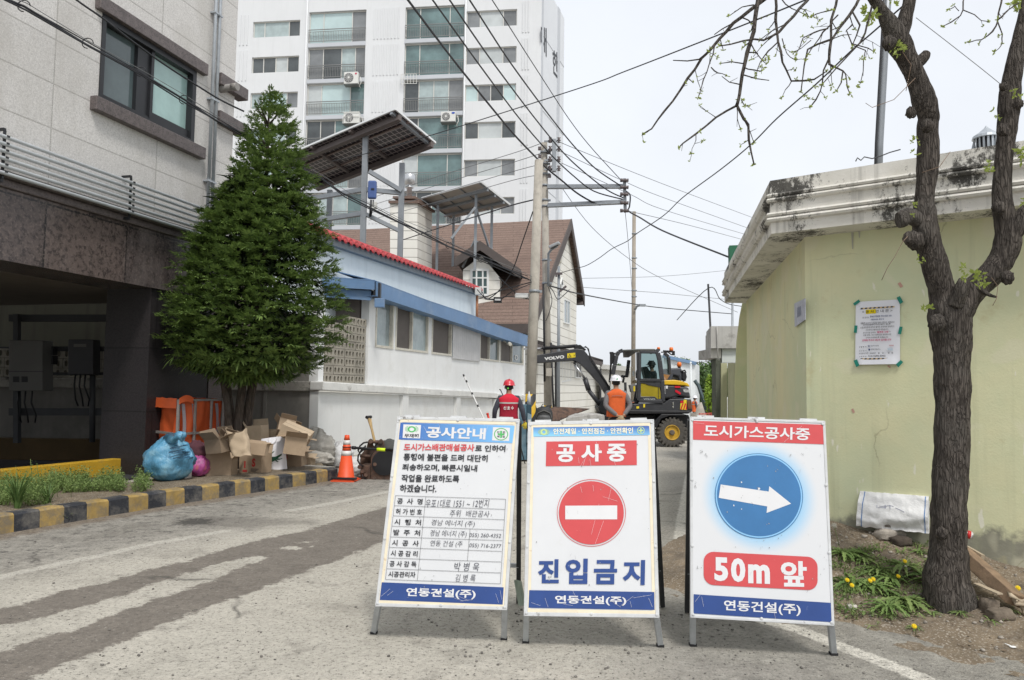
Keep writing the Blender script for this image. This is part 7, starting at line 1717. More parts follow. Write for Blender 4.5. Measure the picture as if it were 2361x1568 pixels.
# INSIDE THE PARKING BAY
def I(x,y,Y):return P(x*.44084,576.2+y*.44084,Y)
YI=13.3;m_cabg=M('cabinet_grey',(0.13,0.127,0.118),.6,.08,3);m_cabd=M('cabinet_shade',(0.05,0.05,0.054),.6,.1,3)  # cabinet greys lowered, putting the shade of the bay into the colour
def ibox(mb,x0,y0,x1,y1,d0,d1):mb.extrude([I(x0,y0,YI+d0),I(x1,y0,YI+d0),I(x1,y1,YI+d0),I(x0,y1,YI+d0)],V((0,d1-d0,0)))
fs=thing('meter_stand','dark steel stand carrying the electricity cabinets in the parking bay','stand',I(400,1000,YI))
mb=MB()
for x in(80,722):mb.extrude([I(x-12,335,YI+.3),I(x+12,335,YI+.3),I(x+12,1010,YI+.3),I(x-12,1010,YI+.3)],V((0,.1,0)))
for y0,y1 in((338,374),(505,530),(640,655),(828,866)):ibox(mb,45,y0,770,y1,.405,.5)
mb.tube([I(484,650,YI+.2),I(482,1005,YI+.2)],.05,8);mb.tube([I(703,285,YI+.35),I(703,345,YI+.35)],.025,6)
mb.build('frame',M('stand_steel',(0.055,0.058,0.062),.6,.15),fs)
def cabinet(label,x0,y0,x1,y1,dep,mt,name='electricity_cabinet',cat='cabinet',extra=None):
 t=thing(name,label,cat,I((x0+x1)/2,y1,YI));mb=MB();ibox(mb,x0,y0,x1,y1,0,dep);b_=mb.build('case',mt,t,bevel=.015)
 if extra:extra(t,b_)
 mb=MB()
 for k in range(3):
  xa=x0+(x1-x0)*(.3+.2*k);mb.tube([I(xa,y1,YI+.1),I(xa-6,y1+60,YI+.1),I(xa+10*k,y1+130,YI+.15),I(xa+14,y1+165,YI+.2)],.014,6)
 mb.build('cable',m_bk,t);return t
def ex1(t,b_):
 for x in(68,112):mb=MB();ibox(mb,x,662,x+32,692,-.006,.02);mb.build('window',m_bk,t)
 for y in(508,556):mb=MB();mb.box(I(285,y+20,YI+.16),(.03,.14,.16));mb.build('switch',m_bk,t)
 mb=MB();ibox(mb,45,634,222,638,-.006,.02);mb.build('joint',m_cabd,t)
def ex2(t,b_):mb=MB();ibox(mb,385,492,450,508,-.006,.02);mb.build('label',m_cabg,t)
def ex3(t,b_):mb=MB();ibox(mb,562,475,622,552,-.03,.02);mb.build('window',M('meter_glass',(0.06,0.07,0.065),.15,.1),t,bevel=.01)
cabinet('large grey electricity cabinet at the left of the parking bay stand',45,472,222,738,.32,m_cabg,extra=ex1)
cabinet('dark grey electricity cabinet in the middle of the parking bay stand',355,468,486,652,.25,m_cabd,extra=ex2)
cabinet('pale electricity meter with a glazed front on the parking bay stand',552,462,664,608,.2,m_cabg,'electricity_meter','meter',ex3)
lw=thing('low_wall','low brown wall along the back of the parking bay','low wall',I(400,1080,13.9));mb=MB();mb.extrude([V((-16,14.0,0)),V((I(770,1050,14).x,14.0,0)),V((I(770,1050,14).x,14.2,0)),V((-16,14.2,0))],Z3*.42);mb.build('wall',M('ochre_brown',(0.085,0.055,0.022),.85,.15),lw)
bs=thing('back_building','cream rendered wall of the neighbouring building behind the pierced block wall','building',V((-10,16.5,0)))
mb=MB();mb.extrude([V((-22,16.6,0)),V((-5.6,16.6,0)),V((-5.6,16.6,5.5)),V((-22,16.6,5.5))],V((0,3,0)));mb.build('wall',M('cream_render',(0.15,0.145,0.11),.9,.08,1,streak=(0.10,0.096,0.075)),bs)  # cream darkened: the deep shade behind the bay is in the colour
mb=MB();mb.extrude([V((-22,16.4,1.9)),V((-5.6,16.4,1.9)),V((-5.6,16.58,1.9)),V((-22,16.58,1.9))],Z3*.35);mb.build('gap_shade',m_bk,bs)  # black strip painted in for the shaded gap over the pierced blocks
# PLANTS
def leaf_mat(name,c1,c2,c3=None,rough=.55,sss=0.0,trl=.25):
 m,nt,b=_nodes(name);g=N(nt,'ShaderNodeNewGeometry');co=coords(nt,'Object')
 r=N(nt,'ShaderNodeValToRGB');e=r.color_ramp.elements;e[0].color,e[1].color=c4(c1),c4(c2)
 if c3:k=e.new(.9);k.color=c4(c3)
 f=math_(nt,'MULTIPLY_ADD',g.outputs['Random Per Island'],.55,math_(nt,'MULTIPLY',noise_(nt,co,2.2,4,.6),.5));nt.links.new(f,r.inputs[0])
 nt.links.new(r.outputs[0],b.inputs['Base Color']);b.inputs['Roughness'].default_value=rough;b.inputs['Specular IOR Level'].default_value=.3
 t=N(nt,'ShaderNodeBsdfTranslucent');nt.links.new(r.outputs[0],t.inputs[0]);mx_=N(nt,'ShaderNodeMixShader');mx_.inputs[0].default_value=trl
 nt.links.new(b.outputs[0],mx_.inputs[1]);nt.links.new(t.outputs[0],mx_.inputs[2]);nt.links.new(mx_.outputs[0],[n for n in nt.nodes if n.type=='OUTPUT_MATERIAL'][0].inputs[0]);return m
def bark_mat(name,c1,c2,sc=1.0,grey=(0.13,0.12,0.11)):
 m,nt,b=_nodes(name);co=coords(nt,'Object',(1,1,.14));co1=coords(nt,'Object')
 v=N(nt,'ShaderNodeTexVoronoi',feature='DISTANCE_TO_EDGE');v.inputs['Scale'].default_value=55*sc
 wv=N(nt,'ShaderNodeVectorMath',operation='MULTIPLY_ADD');cn=N(nt,'ShaderNodeTexNoise');cn.inputs['Scale'].default_value=14*sc;cn.inputs['Detail'].default_value=5;nt.links.new(co,cn.inputs['Vector'])
 nt.links.new(cn.outputs['Color'],wv.inputs[0]);wv.inputs[1].default_value=(.09,.09,.09);nt.links.new(co,wv.inputs[2]);nt.links.new(wv.outputs[0],v.inputs['Vector'])
 n2=noise_(nt,co,40*sc,6,.75);n3=noise_(nt,co1,3,4,.6)
 ridge=ramp(nt,v.outputs['Distance'],.0,.16)
 c=mixc(nt,math_(nt,'MULTIPLY_ADD',ridge,.38,.62),(c1[0]*.45,c1[1]*.45,c1[2]*.45),ramp(nt,n2,.32,.68,tuple(x*.6 for x in c1),c2));c=mixc(nt,ramp(nt,n3,.5,.72,(0,0,0),(.5,)*3),c,grey)
 nt.links.new(c,b.inputs['Base Color']);b.inputs['Roughness'].default_value=.95;b.inputs['Specular IOR Level'].default_value=.15
 h=math_(nt,'ADD',ridge,math_(nt,'MULTIPLY',n2,.6));bump_(nt,b,h,.8,.016);return m
YV=12.3
def TV(x,y,dy=0.0):return P((600+x/1.3402)/1.7356,(330+y/1.3402)/1.7356,YV+dy)
sil=[(12,632,652),(80,560,715),(160,500,775),(240,455,800),(330,430,835),(420,395,865),(520,355,895),(620,300,915),(720,245,940),(830,195,960),(940,150,990),(1040,130,1015),(1150,105,1060),(1250,65,1072),(1350,60,1035),(1430,85,975),(1500,120,900),(1560,330,760)]
pz,pc,pr=[],[],[]
for y,a,b_ in sil:
 A_,B_=TV(a,y),TV(b_,y);pz.append((A_.z+B_.z)/2);pc.append((A_.x+B_.x)/2);pr.append((B_.x-A_.x)/2)
pz,pc,pr=map(np.array,(pz,pc,pr));o_=np.argsort(pz);pz,pc,pr=pz[o_],pc[o_],pr[o_]*np.interp(pz[o_],[pz.min(),pz.max()-2.2,pz.max()],[.92,.92,.74])
zmin,zmax=pz[0],pz[-1]
tr_pos=V((float(np.interp(2.5,pz,pc)),YV,.15))
tv=thing('evergreen_tree','tall dense conical evergreen tree with several trunks between the stone building and the white house','tree',tr_pos)
random.seed(77);mb=MB()
def spray(mb,p,d,up,L,nleaf=6):
 0
 s=d.cross(up)
 if s.length<1e-3:s=V((1,0,0))
 s.normalize();n=s.cross(d)
 w=L*.075
 for i in range(nleaf):
  t=i/(nleaf-1)-.5;a=t*1.9+random.uniform(-.15,.15);dl=(d*math.cos(a)+s*math.sin(a)+n*random.uniform(-.18,.18)).normalized()
  l=L*(1-.45*abs(t)*1.6)*random.uniform(.75,1.1);q0=p+d*L*.12*(1-abs(t));ss=dl.cross(n).normalized()
  q1=q0+dl*l*.55-Z3*L*.02;q2=q0+dl*l-Z3*L*.20
  ia=mb.verts([q0-ss*w*.4,q0+ss*w*.4,q1+ss*w*1.05,q1-ss*w*1.05,q2+ss*w*.25,q2-ss*w*.25])
  mb.face([ia[0],ia[1],ia[2],ia[3]]);mb.face([ia[3],ia[2],ia[4],ia[5]])
NB=1500
for i in range(NB):
 for _ in range(60):
  z=random.uniform(zmin,zmax-.05);r=float(np.interp(z,pz,pr))
  if random.random()<(r/pr.max())**.9+.05:break
 th=random.uniform(0,2*math.pi)
 if math.sin(th)>.5 and random.random()<.7:th=-th
 top_=max(0,(z-zmax+1.9)/1.9);cx_=float(np.interp(z,pz,pc))+.08
 rad=V((math.cos(th),math.sin(th),0));up_=random.uniform(.1,1.0)+top_*.9;d=(rad+Z3*up_+V((random.uniform(-.35,.35),random.uniform(-.35,.35),0))).normalized()
 Lb=random.uniform(.18,.38)*(1-.45*top_);out=random.uniform(.80,1.05)+(.10 if random.random()<.15 else 0)
 tip=V((cx_,YV,z))+rad*r*out;b0=tip-d*Lb;side=d.cross(Z3).normalized();ns=int(random.uniform(8,12)*(1-.35*top_));fine_=random.uniform(.75,1.2)
 for k in range(ns):
  t=(k+random.random())/ns;q=b0+d*Lb*t-Z3*.10*t*t*(1-top_);sg=1 if k%2 else-1;spd=(1-t)*.9+.15
  dd=(d*.8+side*sg*spd*random.uniform(.4,1.1)+Z3*random.uniform(-.35,.7)).normalized();L=random.uniform(.075,.16)*fine_*(1-.3*top_)
  spray(mb,q+side*sg*random.uniform(0,.05),dd,Z3+rad*random.uniform(-.5,.2),L,6)
for i in range(420):
 th=random.uniform(-math.pi,.4);z=zmin+random.uniform(-.10,.35);r=float(np.interp(z,pz,pr))*random.uniform(.3,.98);rad=V((math.cos(th),math.sin(th),0));p=V((float(np.interp(z,pz,pc)),YV,z))+rad*r
 spray(mb,p,(rad*.7-Z3*random.uniform(.0,.8)).normalized(),rad+Z3*.5,random.uniform(.14,.22),5)
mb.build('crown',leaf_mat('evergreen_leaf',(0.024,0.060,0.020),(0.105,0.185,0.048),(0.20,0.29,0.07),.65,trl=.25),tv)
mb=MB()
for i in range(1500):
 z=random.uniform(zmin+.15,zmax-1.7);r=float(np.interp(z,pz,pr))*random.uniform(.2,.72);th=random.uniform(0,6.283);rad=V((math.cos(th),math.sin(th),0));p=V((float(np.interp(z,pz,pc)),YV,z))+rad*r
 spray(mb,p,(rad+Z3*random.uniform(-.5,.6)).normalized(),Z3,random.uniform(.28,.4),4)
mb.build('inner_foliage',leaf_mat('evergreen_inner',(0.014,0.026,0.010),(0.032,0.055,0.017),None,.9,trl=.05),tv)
m_ebark=bark_mat('evergreen_bark',(0.085,0.065,0.052),(0.17,0.135,0.11),.8)
def trunk(pts,rs,par=tv,mt=None,seg=12,name='trunk'):
 mb=MB();mb.tube(pts,rs,seg);return mb.build(name,mt or m_ebark,par)
def tz(p,z):q=p.copy();q.z=z;return q
for k,(pts,r0)in enumerate((([(503,806),(513,870),(524,930),(528,1000)],.06),([(582,830),(560,880),(553,930),(547,1010)],.075),([(596,830),(580,900),(572,950),(566,1005)],.085),([(520,820),(528,900),(535,960),(537,1005)],.05))):
 q=[P(u,v,YV+.12*k-.1)for u,v in pts];q.append(tz(q[-1]+V((.02,0,0)),.1));top=V((tr_pos.x+(q[0].x-tr_pos.x)*.5,YV,q[0].z+2.0))
 q=[top]+q;trunk(q,[.02]+[r0*(.75+.08*i)for i in range(len(q)-1)])
for k in range(26):
 z=random.uniform(zmax-2.0,zmax-.2);r=float(np.interp(z,pz,pr));th=random.uniform(0,6.28);c=V((float(np.interp(z,pz,pc)),YV,z-.25));mbb=None
 if k==0:big_=MB()
 big_.tube([c,c+V((math.cos(th)*r*.8,math.sin(th)*r*.8,.35))],[.018,.005],5)
big_.tube([V((tr_pos.x+.1,YV,zmax-3.2)),V((float(np.interp(zmax-1,pz,pc)),YV,zmax-1)),V((pc[-1],YV,zmax))],[.05,.025,.006],7);big_.build('limb',m_ebark,tv)
YT=5.05
m_bark=bark_mat('dark_bark',(0.058,0.050,0.044),(0.145,0.126,0.11),1.0,(0.15,0.14,0.125))
tp_=P(2184,1345,YT)
bt_=thing('bare_tree','dark barked pruned tree with budding bare branches in front of the pale green wall','tree',(tp_.x,tp_.y,.1))
def limb(pts,name,seg=30,Y0=YT,lump=.10,fine=.05,sub=8,cap=True):
 0
 st_=[(P(u,v,Y0+dy),hw*.83*(Y0+dy)/F)for u,v,hw,dy in pts];C,Rr=[],[]
 n=len(st_)
 for i in range(n-1):
  p0,p1,p2,p3=[st_[max(0,min(n-1,i+k))]for k in(-1,0,1,2)]
  for k in range(sub):
   t=k/sub;f=lambda a,b_,c,d:.5*((2*b_)+(c-a)*t+(2*a-5*b_+4*c-d)*t*t+(3*b_-a-3*c+d)*t**3)
   C.append(f(p0[0],p1[0],p2[0],p3[0]));Rr.append(f(p0[1],p1[1],p2[1],p3[1]))
 C.append(st_[-1][0]);Rr.append(st_[-1][1])
 mb=MB();rings=[];x=None
 for i in range(len(C)):
  d=(C[min(i+1,len(C)-1)]-C[max(i-1,0)]).normalized()
  if x is None:x=d.cross(Y3).normalized()
  x=(x-d*x.dot(d)).normalized();y=d.cross(x);ring=[]
  for k in range(seg):
   a=2*math.pi*k/seg;dd=x*math.cos(a)+y*math.sin(a);q=C[i]+dd*Rr[i]
   rr=Rr[i]*(1+lump*noise.noise(q*6)+lump*.6*noise.noise(q*15))+fine*Rr[i]*noise.noise(V((q.x*55,q.y*55,q.z*16)))
   ring.append(C[i]+dd*rr)
  rings.append(mb.verts(ring))
 mb.smooth=True
 for a,b_ in zip(rings,rings[1:]):
  for k in range(seg):mb.face([a[k],a[(k+1)%seg],b_[(k+1)%seg],b_[k]])
 mb.smooth=False
 if cap:mb.face(rings[0][::-1]);mb.face(rings[-1])
 return mb.build(name,m_bark,bt_)
limb([(2190,1420,72,0),(2184,1352,62,0),(2184,1315,54,0),(2186,1260,46,0),(2188,1180,45,0),(2191,1090,45,0),(2193,1000,44,0),(2195,900,44,0),(2194,820,46,0),(2190,760,52,0),(2184,715,50,0),(2173,676,36,0),(2158,623,34,-.02),(2143,570,33,-.03),(2134,526,33,-.04),(2131,487,29,-.04),(2131,456,25,-.04),(2135,411,27,-.04),(2138,354,29,-.04),(2139,288,27,-.05),(2141,268,28,-.06),(2130,234,32,-.08),(2115,187,27,-.1),(2092,140,27,-.12),(2072,100,33,-.14),(2056,66,27,-.16),(2036,30,17,-.2),(2010,-8,14,-.25),(1975,-70,12,-.35),(1900,-130,10,-.5)],'trunk',36)
limb([(2070,108,16,-.13),(2080,70,20,-.13),(2088,36,19,-.13),(2096,0,17,-.13),(2103,-60,15,-.15),(2115,-200,12,-.2)],'limb')
limb([(2186,760,34,-.02),(2206,716,40,-.03),(2240,672,36,-.05),(2280,636,33,-.08),(2312,594,33,-.10),(2324,545,33,-.12),(2314,495,27,-.12),(2308,445,24,-.12),(2312,390,23,-.12),(2317,340,22,-.12),(2322,290,26,-.13),(2326,240,27,-.14),(2331,190,25,-.15),(2341,136,23,-.16),(2352,88,20,-.17),(2362,40,18,-.18),(2376,-40,16,-.2),(2400,-160,13,-.25)],'limb',32)
limb([(2318,560,24,-.13),(2345,520,28,-.15),(2380,480,24,-.18),(2430,430,20,-.2),(2500,300,15,-.25)],'limb',24)
limb([(2120,510,22,-.05),(2095,498,22,-.08),(2078,506,23,-.10),(2070,508,22,-.10)],'limb_stub',20,lump=.06)
limb([(2108,150,18,-.10),(2128,134,15,-.10),(2136,122,11,-.10)],'limb_stub',16)
limb([(2200,705,20,-.10),(2214,668,20,-.14),(2222,645,14,-.14)],'limb_stub',16)
limb([(2255,665,7,-.13),(2280,680,5,-.18),(2297,685,3,-.22)],'limb_stub',8)
for(u,v,hw,dy)in((2110,555,20,-.12),(2095,550,14,-.14),(2137,290,14,-.2),(2050,100,16,-.25),(2310,300,13,-.26),(2100,260,12,-.18),(2322,640,14,-.22),(2170,1230,13,-.14),(2160,745,18,-.13),(2302,480,14,-.22),(2345,240,12,-.2),(2312,200,9,-.22)):
 c=P(u,v,YT+dy);r=hw*YT/F;mb=MB();mb.blob(c,(r,r*.8,r*1.1),14,10,.35,3,u);mb.build('knot',m_bark,bt_)
def T4(x,y):return(1440.4+x*.38949,y*.38949)
BR=[([(900,-60),(820,0),(740,60),(640,140),(560,230),(500,300),(415,410),(330,530),(230,660),(160,760),(103,797)],5.2,1.3),([(820,-60),(790,0),(770,120),(740,250),(710,380),(685,500),(663,625),(700,705),(728,735),(732,830),(748,900),(762,975)],5.0,1.4),([(663,625),(600,660),(540,695),(480,745),(420,795),(340,850),(318,878)],2.6,1.2),([(890,-40),(892,120),(905,250),(930,370),(985,482),(1060,478),(1120,470),(1200,420)],3.2,1.0),([(1110,-40),(1000,100),(910,190),(820,240),(700,245),(560,275)],3.4,1.2),([(1260,-40),(1220,120),(1218,235),(1140,265),(1080,295),(1060,390),(1050,470),(1040,545)],3.2,.9),([(1218,235),(1205,350),(1175,420),(1165,500),(1130,590),(1098,637)],2.4,.9),([(1400,-40),(1330,90),(1270,170),(1220,240),(1205,380),(1290,420),(1280,490),(1250,540)],3.0,1.0),([(1460,40),(1420,200),(1350,300),(1290,360),(1200,460),(1165,500)],2.2,.9),([(1340,60),(1390,150),(1345,270),(1420,300),(1408,420),(1390,492)],1.8,.7),([(285,358),(370,362),(440,350),(490,312)],1.1,1.9),([(1290,420),(1310,470),(1330,555)],1.5,.7),([(1225,60),(1160,75),(1108,97)],1.4,.8),([(930,0),(985,50),(1062,84)],1.4,.8),([(1200,170),(1120,190),(1050,230),(1010,325)],1.7,.7),([(1260,90),(1170,190),(1120,270),(1085,320)],1.6,.8),([(740,250),(790,330),(840,380)],1.6,.7),([(705,400),(760,415),(808,420)],1.4,.7),([(530,270),(500,380),(455,520),(430,580)],1.5,.7),([(510,400),(550,430),(605,452)],1.2,.6),([(760,30),(690,45),(615,98)],1.6,.8),([(905,250),(850,300),(800,370),(775,450)],1.5,.7),([(930,230),(960,320),(1010,355)],1.2,.6),([(985,482),(950,530),(930,582)],1.2,.6),([(420,795),(410,850),(395,915)],.9,.5),([(1345,150),(1310,180),(1340,260),(1440,285),(1475,312)],1.3,.6),([(1100,240),(1040,290),(985,310)],1.0,.5),([(690,590),(715,630)],1.0,.6),([(663,640),(662,700),(683,772)],1.0,.6),([(2015,-40),(2000,60),(1985,92),(1930,130),(1880,158)],1.7,.8),([(2000,60),(2070,85),(2110,120),(2150,130)],1.3,.6),([(2235,-40),(2205,130),(2175,190),(2110,235),(2035,252)],2.2,.9),([(2205,130),(2235,200),(2232,260),(2180,312)],1.6,.7),([(2330,20),(2270,60),(2205,120)],1.7,1.2),([(1975,65),(1950,40),(1915,58)],1.0,.5)]
random.seed(99);mbB=MB();LV=MB();depth={}
def bleaf(p,sz,n=5):
 for _ in range(n):
  d=V((random.gauss(0,1),random.gauss(0,1),random.gauss(.3,.8))).normalized();s=d.cross(V((random.random(),random.random(),.3))).normalized();L=sz*random.uniform(.6,1.3);w=L*.22
  ia=LV.verts([p,p+d*L*.5+s*w,p+d*L,p+d*L*.5-s*w]);LV.face(ia)
main_b=[]
for bi,(pts,h0,h1)in enumerate(BR):
 Yb=YT-.25-.5*((bi*37)%10)/10 if pts[0][0]<1800 else YT-.3
 if bi in(2,22):Yb=YT-.25-.5*(37%10)/10
 n=len(pts);q,rr=[],[]
 for i,(x,y)in enumerate(pts):
  u,v=T4(x,y);t=i/(n-1);q.append(P(u,v,Yb-.25*t));rr.append((h0+(h1-h0)*t)*YT/F)
 qq,r2=[q[0]],[rr[0]]
 for i in range(n-1):
  L=(q[i+1]-q[i]).length;m_n=max(1,int(L/.07))
  for k in range(1,m_n+1):
   t=k/m_n;j=V((random.uniform(-1,1),random.uniform(-1,1),random.uniform(-1,1)))*.007;qq.append(q[i].lerp(q[i+1],t)+(j if k<m_n else j*.4));r2.append(rr[i]+(rr[i+1]-rr[i])*t+(.0012 if random.random()<.2 else 0))
 one_=MB();one_.tube(qq,r2,6)
 for i in range(2,len(qq)):
  if random.random()<.66:
   d=(qq[i]-qq[i-1]).normalized();s=V((random.gauss(0,1),random.gauss(0,.5),random.gauss(-.2,.8))).normalized();L=random.uniform(.04,.19)*(.35 if i>len(qq)-5 else 1);e1_=qq[i]+(d*.5+s).normalized()*L*.6;e2_=e1_+(d*.4+s+V((0,0,random.uniform(-.5,.4)))).normalized()*L*.5
   rt_=max(.0018,r2[i]*.4);one_.tube([qq[i],e1_,e2_],[rt_,rt_*.8,rt_*.6],4)
   if random.random()<.65:bleaf(e2_,.019,random.randint(3,7))
   if L>.08:one_.tube([e1_,e1_+V((random.uniform(-.05,.05),random.uniform(-.03,.03),random.uniform(-.07,.04)))],[.0018,.0012],4)
   if random.random()<.2:bleaf(e1_,.016,4)
  elif random.random()<.10:bleaf(qq[i],.018,5)
 one_.build('branch',m_bark,bt_)
 bleaf(qq[-1],.02,7)
for(u,v,s,n)in((2005,32,.07,26),(2010,60,.05,14),(2065,5,.05,16),(2068,108,.06,20),(2076,118,.04,10),(2216,632,.05,16),(2254,650,.06,22),(2262,662,.05,14),(2137,722,.05,16),(2120,612,.04,8),(2108,348,.04,12),(2112,330,.035,8),(2270,395,.05,14),(2350,362,.06,22),(2290,268,.035,8),(2345,220,.05,10),(2345,10,.07,20),(2098,490,.04,10),(2282,405,.04,8),(2352,465,.05,10)):
 c=P(u,v,YT-.26)
 for _ in range(max(3,n//3)):bleaf(c+V((random.uniform(-.035,.035),random.uniform(-.02,.02),random.uniform(-.03,.06))),s*.62,5)
LV.build('young_leaves',leaf_mat('bud_leaf',(0.24,0.30,0.07),(0.42,0.50,0.13),None,.6,trl=.4),bt_)
vn=thing('dry_vine','thin dry vine stems hanging loosely on the bare tree trunk','vine',P(2120,500,YT-.2))
mb=MB()
for pts in([(2092,545),(2081,557),(2062,592),(2045,618),(2032,646)],[(2125,398),(2165,385),(2190,350)],[(2285,640),(2300,660),(2296,690),(2288,705)],[(2088,210),(2100,150),(2080,120)],[(2110,180),(2060,230),(2010,248),(1995,238)]):mb.tube([P(u,v,YT-.24)for u,v in pts],.0022,4)
mb.build('stem',M('dry_stem',(0.20,0.14,0.10),.9,.2),vn)
def on_mound(u,v):
 z=.1
 for _ in range(14):
  p=G(u,v,z);d=p-W0;s,o=d.dot(WF),d.dot(WN)
  z=.6*z+.4*mound_pt(s,max(-.1,o)).z
 return G(u,v,max(z,0.0))
def Z6(x,y):return(1843.8+x*.3752,979.5+y*.3752)
m_dl=leaf_mat('dandelion_leaf',(0.07,0.15,0.035),(0.18,0.29,0.07),(0.27,0.38,0.12),.6,trl=.35);m_dl2=leaf_mat('weed_leaf',(0.06,0.125,0.03),(0.17,0.26,0.07),(0.27,0.35,0.12),.6,trl=.3)
m_fl=M('flower_yellow',(0.80,0.60,0.015),.7,.12,60);m_stem=M('stem_green',(0.16,0.21,0.08),.7,.15)
def rosette(mb,c,R_,n,seed,up=.5):
 random.seed(seed)
 for i in range(n):
  a=2*math.pi*i/n+random.uniform(-.35,.35);L=R_*random.uniform(.6,1.15);e=random.uniform(.1,1.0)*up;rad=V((math.cos(a),math.sin(a),0));s=V((-rad.y,rad.x,0));w=L*random.uniform(.065,.11);pr_=None;K_=12
  tw=random.uniform(-.5,.5)
  for k in range(K_+1):
   t=k/K_;p=c+rad*L*t*(1-.12*t*e)+Z3*(L*(e*t-(e*.9+.15)*t*t)+.012)
   ww=w*(math.sin(math.pi*min(1,t*.9+.08))**.7)*(1.0 if k%2 else .42)if k<K_ else .001
   ss=(s+Z3*tw*t).normalized();cur=mb.verts([p-ss*ww+Z3*ww*.35,p,p+ss*ww+Z3*ww*.35])
   if pr_:mb.face([pr_[0],pr_[1],cur[1],cur[0]]);mb.face([pr_[1],pr_[2],cur[2],cur[1]])
   pr_=cur
def flower(par,c,h,seed,r=.018):
 random.seed(seed);top=c+V((random.uniform(-.02,.02),random.uniform(-.03,.0),h));mb=MB();mb.tube([c,c.lerp(top,.5)+V((.006,0,0)),top],.0028,5);mb.build('stalk',m_stem,par)
 mb=MB();ax=V((random.uniform(-.15,.15),-.75,.6)).normalized();x=ax.cross(Z3).normalized();y=ax.cross(x)
 for ring,rr in((0,r),(1,r*.72),(2,r*.42)):
  n=18-ring*4
  for i in range(n):
   a=2*math.pi*i/n+ring*.2;d=x*math.cos(a)+y*math.sin(a);s=ax.cross(d);ia=mb.verts([top+ax*.003*ring,top+d*rr*.6+s*rr*.13+ax*(.004+.004*ring),top+d*rr+ax*(.003+.005*ring),top+d*rr*.6-s*rr*.13+ax*(.004+.004*ring)]);mb.face(ia)
 mb.build('flower',m_fl,par)
dl=[((640,880),.17,16,[(630,846),(615,942)],'dandelion with two flowers between the white sack and the tree foot'),((330,985),.20,20,[(315,992),(300,965)],'large dandelion with two flowers beside the edge of the arrow sign'),((455,1000),.16,16,[(460,958),(402,962)],'dandelion with two half open flowers in the middle of the leafy clump'),((640,1090),.19,22,[],'flowerless bright green dandelion at the front right of the leafy clump'),((820,965),.19,18,[(907,1034)],'dandelion with one big flower nearest the tree foot'),((270,800),.18,16,[],'flowerless dandelion against the edge of the arrow sign up the bank'),((380,830),.15,12,[],'pale spreading dandelion leaves upslope right of the arrow sign'),((710,1258),.06,8,[(710,1250)],'tiny low dandelion with one flower on bare dirt near the road'),((820,1165),.06,7,[],'small upright seedling on bare dirt below the tree'),((985,1165),.07,8,[],'small flat seedling on bare dirt right of the others'),((965,1045),.13,11,[],'flat leafy dandelion at the right foot of the tree'),((535,1130),.15,16,[],'front dandelion of the clump with no flower, nearest the road'),((480,905),.16,14,[],'dandelion leaves at the back of the clump'),((560,960),.16,15,[],'dandelion leaves between the two central flowers'),((730,790),.10,8,[],'few dandelion leaves at the left foot of the tree')]
for k,(xy,r,n,fl,lab)in enumerate(dl):
 c=on_mound(*Z6(*xy));t=thing('dandelion',lab,'plant',c,'dandelions on the dirt mound');r*=1.12;n=int(n*1.9);mb=MB();rosette(mb,c,r,n,200+k,.75);mb.build('leaves',m_dl if k%3 else m_dl2,t)
 for j,f_ in enumerate(fl):q=on_mound(Z6(*f_)[0],Z6(*f_)[1]+14);flower(t,q,.055,k*7+j)
dc=thing('dandelion_clock','pale dandelion seed head on a tall stalk beside the arrow sign','plant',on_mound(*Z6(240,740)));q=on_mound(*Z6(240,740));tp2=P(*Z6(210,618),q.y);mb=MB();mb.tube([q,tp2],.0025,5);mb.build('stalk',m_stem,dc)
mb=MB();random.seed(2)
for i in range(90):d=V((random.gauss(0,1),random.gauss(0,1),random.gauss(.2,.8))).normalized();mb.bar(tp2,tp2+d*.022,.0006,.0006);mb.bar(tp2+d*.02-d.cross(Z3)*.004,tp2+d*.02+d.cross(Z3)*.004,.0012,.0012)
mb.build('seed_head',M('seed_white',(0.6,0.58,0.52),.9,.05),dc)
def tuft(mb,p,h,n,spread,w=.006):
 for _ in range(n):
  a=random.uniform(0,6.28);d=V((math.cos(a),math.sin(a),0));L=h*random.uniform(.6,1.15);b0=p+d*random.uniform(0,.03);s=V((-d.y,d.x,0))*w;k=spread*random.uniform(.4,1.2);pr_=None
  for j in range(5):
   t=j/4;q=b0+d*L*k*t*t+Z3*L*(t-.22*k*t*t);ww=s*(1-t**1.5*.95);cur=mb.verts([q-ww,q+ww])
   if pr_:mb.face([pr_[0],pr_[1],cur[1],cur[0]])
   pr_=cur
def leafy(mb,p,h,n):
 for _ in range(n):
  a=random.uniform(0,6.28);r=random.uniform(0,.07);c=p+V((math.cos(a)*r,math.sin(a)*r,random.uniform(.01,h)));d=V((random.gauss(0,1),random.gauss(0,1),random.gauss(.4,.4))).normalized();s=d.cross(Z3);s=s.normalized()if s.length>.1 else V((1,0,0));L=random.uniform(.012,.035);ia=mb.verts([c,c+d*L*.5+s*L*.35,c+d*L,c+d*L*.5-s*L*.35]);mb.face(ia)
mb=MB();random.seed(15)
for i in range(520):
 x,y=random.uniform(190,800),random.uniform(740,1200);q=on_mound(*Z6(x,y))
 if noise.noise(V((x*.011,y*.014,5)))<-.05 or q.z<.004:continue
 (leafy(mb,q,random.uniform(.01,.05),7)if i%3 else tuft(mb,q,random.uniform(.04,.09),5,1.0,.003))
for i in range(260):
 s,d=random.uniform(-.5,2.4),random.uniform(.15,1.55);p=mound_pt(s,d)
 if p.z<.005:continue
 if noise.noise(p*2.3)<-.02:continue
 rosette(mb,p,random.uniform(.03,.085),random.randint(5,9),i,1.0)
stuff(mb.build('small_weeds',m_dl2),'small low weeds and seedlings dotted over the dirt mound')
mb=MB();random.seed(16)
